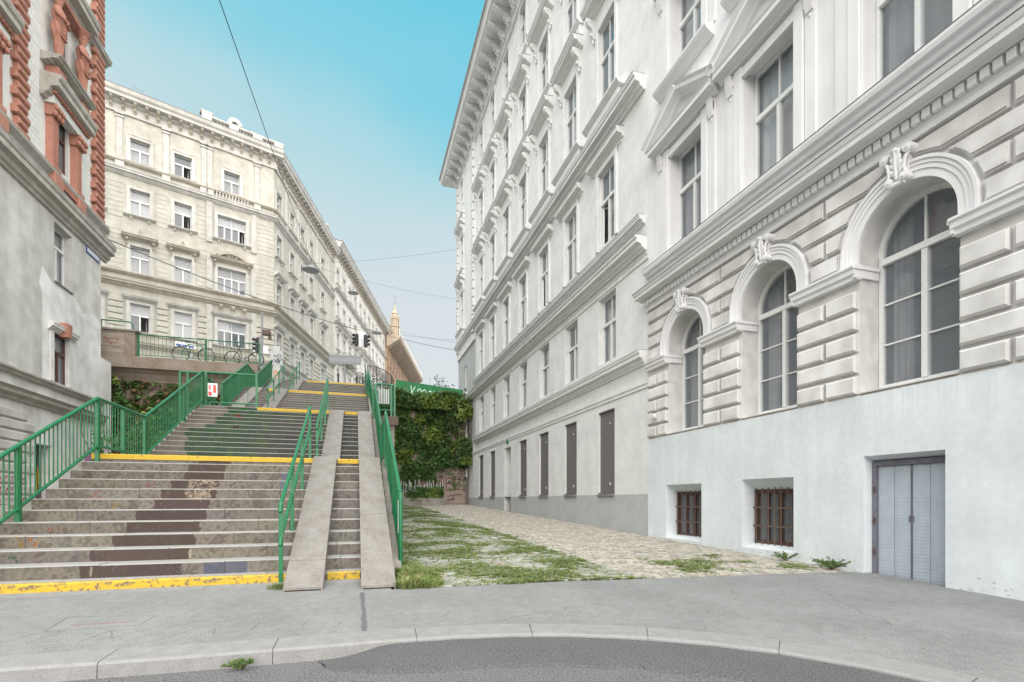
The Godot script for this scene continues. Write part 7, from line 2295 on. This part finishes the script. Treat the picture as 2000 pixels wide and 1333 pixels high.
func greenery() -> void:
	creeper("ivy", "thick dark and yellow green ivy covering the wall at the lane end", "ivy", 17000, 0.7, 7.0, 1.9, 8.1, 33.28, func(u, v):
		var k := 1.0
		if v < 0.22 and u > 0.66: k = 0.05
		elif v < 0.10: k = 0.35
		if v > 0.93: k = 0.55 + 0.4 * sin(u * 9.0)
		return clampf(k, 0, 1), 3, 0.2)
	creeper("ivy", "overhanging ivy fringe along the top edge below the green boards", "ivy", 3200, 2.0, 7.05, 7.0, 8.15, 32.9, func(u, v): return clampf(1.15 - v * 1.0 + 0.35 * sin(u * 11.0) - (0.5 if u > 0.85 and v > 0.5 else 0.0), 0, 1), 14, 0.19)
	creeper("ivy", "bright ivy clump creeping round onto the long white house corner", "ivy", 900, 6.1, 7.1, 3.4, 7.6, 32.3, func(u, v): return 0.9 if (v > 0.68 or v < 0.42) and u > 0.2 else 0.15, 23, 0.19)
	creeper("creeper", "dark creeper with reddish leaves on the wall below the deck", "creeper", 13000, -11.6, -5.6, 2.8, 6.45, 26.98, func(u, v):
		return clampf(1.0 - absf(u - 0.35) * 0.4 - (0.7 if v > 0.88 and u > 0.45 else 0.0), 0.08, 1), 31, 0.19, Vector3.ZERO, Color(0.3, 0, 0, 0), 1.1)
	creeper("creeper", "narrow ivy strand hanging in the corner beside the pale house wall", "creeper", 700, -10.7, -9.6, 4.8, 7.0, 26.6, func(u, v): return clampf(1.0 - absf(u - (1.0 - v) * 0.9) * 2.5, 0, 1), 37, 0.17)
	creeper("shrub", "leafy planting filling the low planter before the ivy wall", "shrub", 1500, 2.35, 5.2, 1.15, 1.95, 31.9, func(u, v): return 1.0 - v * 0.6, 41, 0.17)
	creeper("shrub", "dense shrub growing behind the left railing beside the second flight", "shrub", 3000, -8.6, -4.8, 1.0, 4.4, 21.0, func(u, v): return clampf(1.1 - v * (0.7 + 0.4 * sin(u * 7.0)) - absf(u - 0.6) * 0.7, 0, 1), 43, 0.2)
	weed("spindly green weed at the wall foot under the barred cellar window", P(6.97, G(6.95), 6.95), 14, 0.15, 5, 0.24, 0.035)
	weed("leafy weed clump sprawling between cellar door and cellar window", P(6.93, G(6.05), 6.05), 34, 0.17, 6, 0.4, 0.035)
	weed("tiny weed growing out of the gutter under the kerb", P(-0.78, G(4.1) - 0.1, 4.08), 9, 0.07, 7, 0.13, 0.028)
	# grass in the joints, nobody could count it
	var r := RandomNumberGenerator.new(); r.seed = 17
	var nz := FastNoiseLite.new(); nz.seed = 9; nz.frequency = 0.9; nz.fractal_octaves = 3
	var xfs := []; var cols := []
	for q in joints:
		var x := q.x; var d := q.y
		var v := nz.get_noise_2d(x * 0.8, d * 0.7)
		var k := 0.0
		if x < 3.65:
			k = clampf(0.75 + v * 1.4, 0.2, 1.0)
			k = maxf(k, smoothstep(0.45, 0.0, absf(x - 3.3)) * clampf(0.5 + v * 1.6, 0, 1))
			if x < 0.95 + 0.2 * v: k = 0.85
		else:
			k = clampf(v * 1.2 - 0.02, 0, 0.4)
		if d < 6.6 + 0.25 * v and x > 1.6 and x < 5.0: k = maxf(k, clampf(0.3 + v * 2.0, 0, 0.9))
		if r.randf() > k: continue
		var near := smoothstep(1.3, 0.6, x) * smoothstep(9.5, 6.6, d)
		var lush := clampf(v * 1.5 + 0.2, 0, 1)
		for rep in 1 + int(near * 3.0) + int(lush * 2.6):
			var s := r.randf_range(0.18, 0.38) + lush * 0.3 * r.randf() + near * r.randf_range(0.2, 1.2)
			xfs.append(Transform3D(Basis(Vector3.UP, r.randf() * TAU).scaled(Vector3(0.8 + near * 0.5, s, 0.8 + near * 0.5)), P(x + r.randfn(0, 0.008 + 0.02 * lush), G(d) - 0.012, d + r.randfn(0, 0.006 + 0.012 * lush))))
			var g := Color(0.135, 0.20, 0.045).lerp(Color(0.26, 0.31, 0.08), r.randf())
			g = g.lerp(Color(0.06, 0.12, 0.05), clampf(0.3 + v, 0, 0.8) * r.randf())
			if r.randf() < 0.12: g = Color(0.34, 0.30, 0.15)
			cols.append(g)
	# tufts by the ramp foot and left of the stair
	for i in 500:
		var a := Vector2(-0.86, 6.62) if i < 160 else Vector2(r.randf_range(-9.5, -4.7), r.randf_range(8.0, 19.0))
		var q := a + Vector2(r.randfn(0, 0.05), r.randfn(0, 0.05))
		xfs.append(Transform3D(Basis(Vector3.UP, r.randf() * TAU).scaled(Vector3.ONE * (0.55 if i < 160 else 1.5)), P(q.x, (G(q.y) if i < 160 else GL(q.y)), q.y)))
		cols.append(Color(0.09, 0.15, 0.04).lerp(Color(0.2, 0.22, 0.08), r.randf()))
	var o := multi("grass", tuft_mesh(0.11, 9, 0.035), M.grass, xfs, cols)
	tag(o, "grass growing between the setts of the lane", "grass", "", "stuff")
	# small bare tree behind the hoarding
	var t := thing("young_tree", "spindly young tree behind the green hoarding at the house corner", "tree", P(6.2, 7.4, 35.0))
	var mb := MB.new()
	mb.tube([Vector3(0, 0, 0), Vector3(-0.1, 0.9, 0), Vector3(-0.35, 1.6, 0)], 0.03, 6)
	mb.tube([Vector3(-0.1, 0.9, 0), Vector3(-0.7, 1.5, 0.1), Vector3(-1.1, 2.0, 0.1)], 0.018, 5)
	mb.tube([Vector3(-0.1, 0.7, 0), Vector3(0.3, 1.3, -0.1)], 0.016, 5)
	part(mb, "trunk", M.bark, t)
	xfs = []; cols = []
	for i in 160:
		var base: Vector3 = [Vector3(-0.35, 1.5, 0), Vector3(-0.9, 1.75, 0.1), Vector3(0.25, 1.2, -0.1), Vector3(-0.1, 1.0, 0)][i % 4]
		xfs.append(Transform3D(Basis(Vector3.UP, r.randf() * TAU) * Basis(Vector3.RIGHT, r.randf_range(-2, 0)), base + Vector3(r.randfn(0, 0.2), r.randfn(0, 0.2), r.randfn(0, 0.15))))
		cols.append(Color(0.08, 0.16, 0.04).lerp(Color(0.16, 0.24, 0.08), r.randf()))
	joined("crown", leaf_mesh(0.14, 0.1), M.leaf, xfs, cols, t)
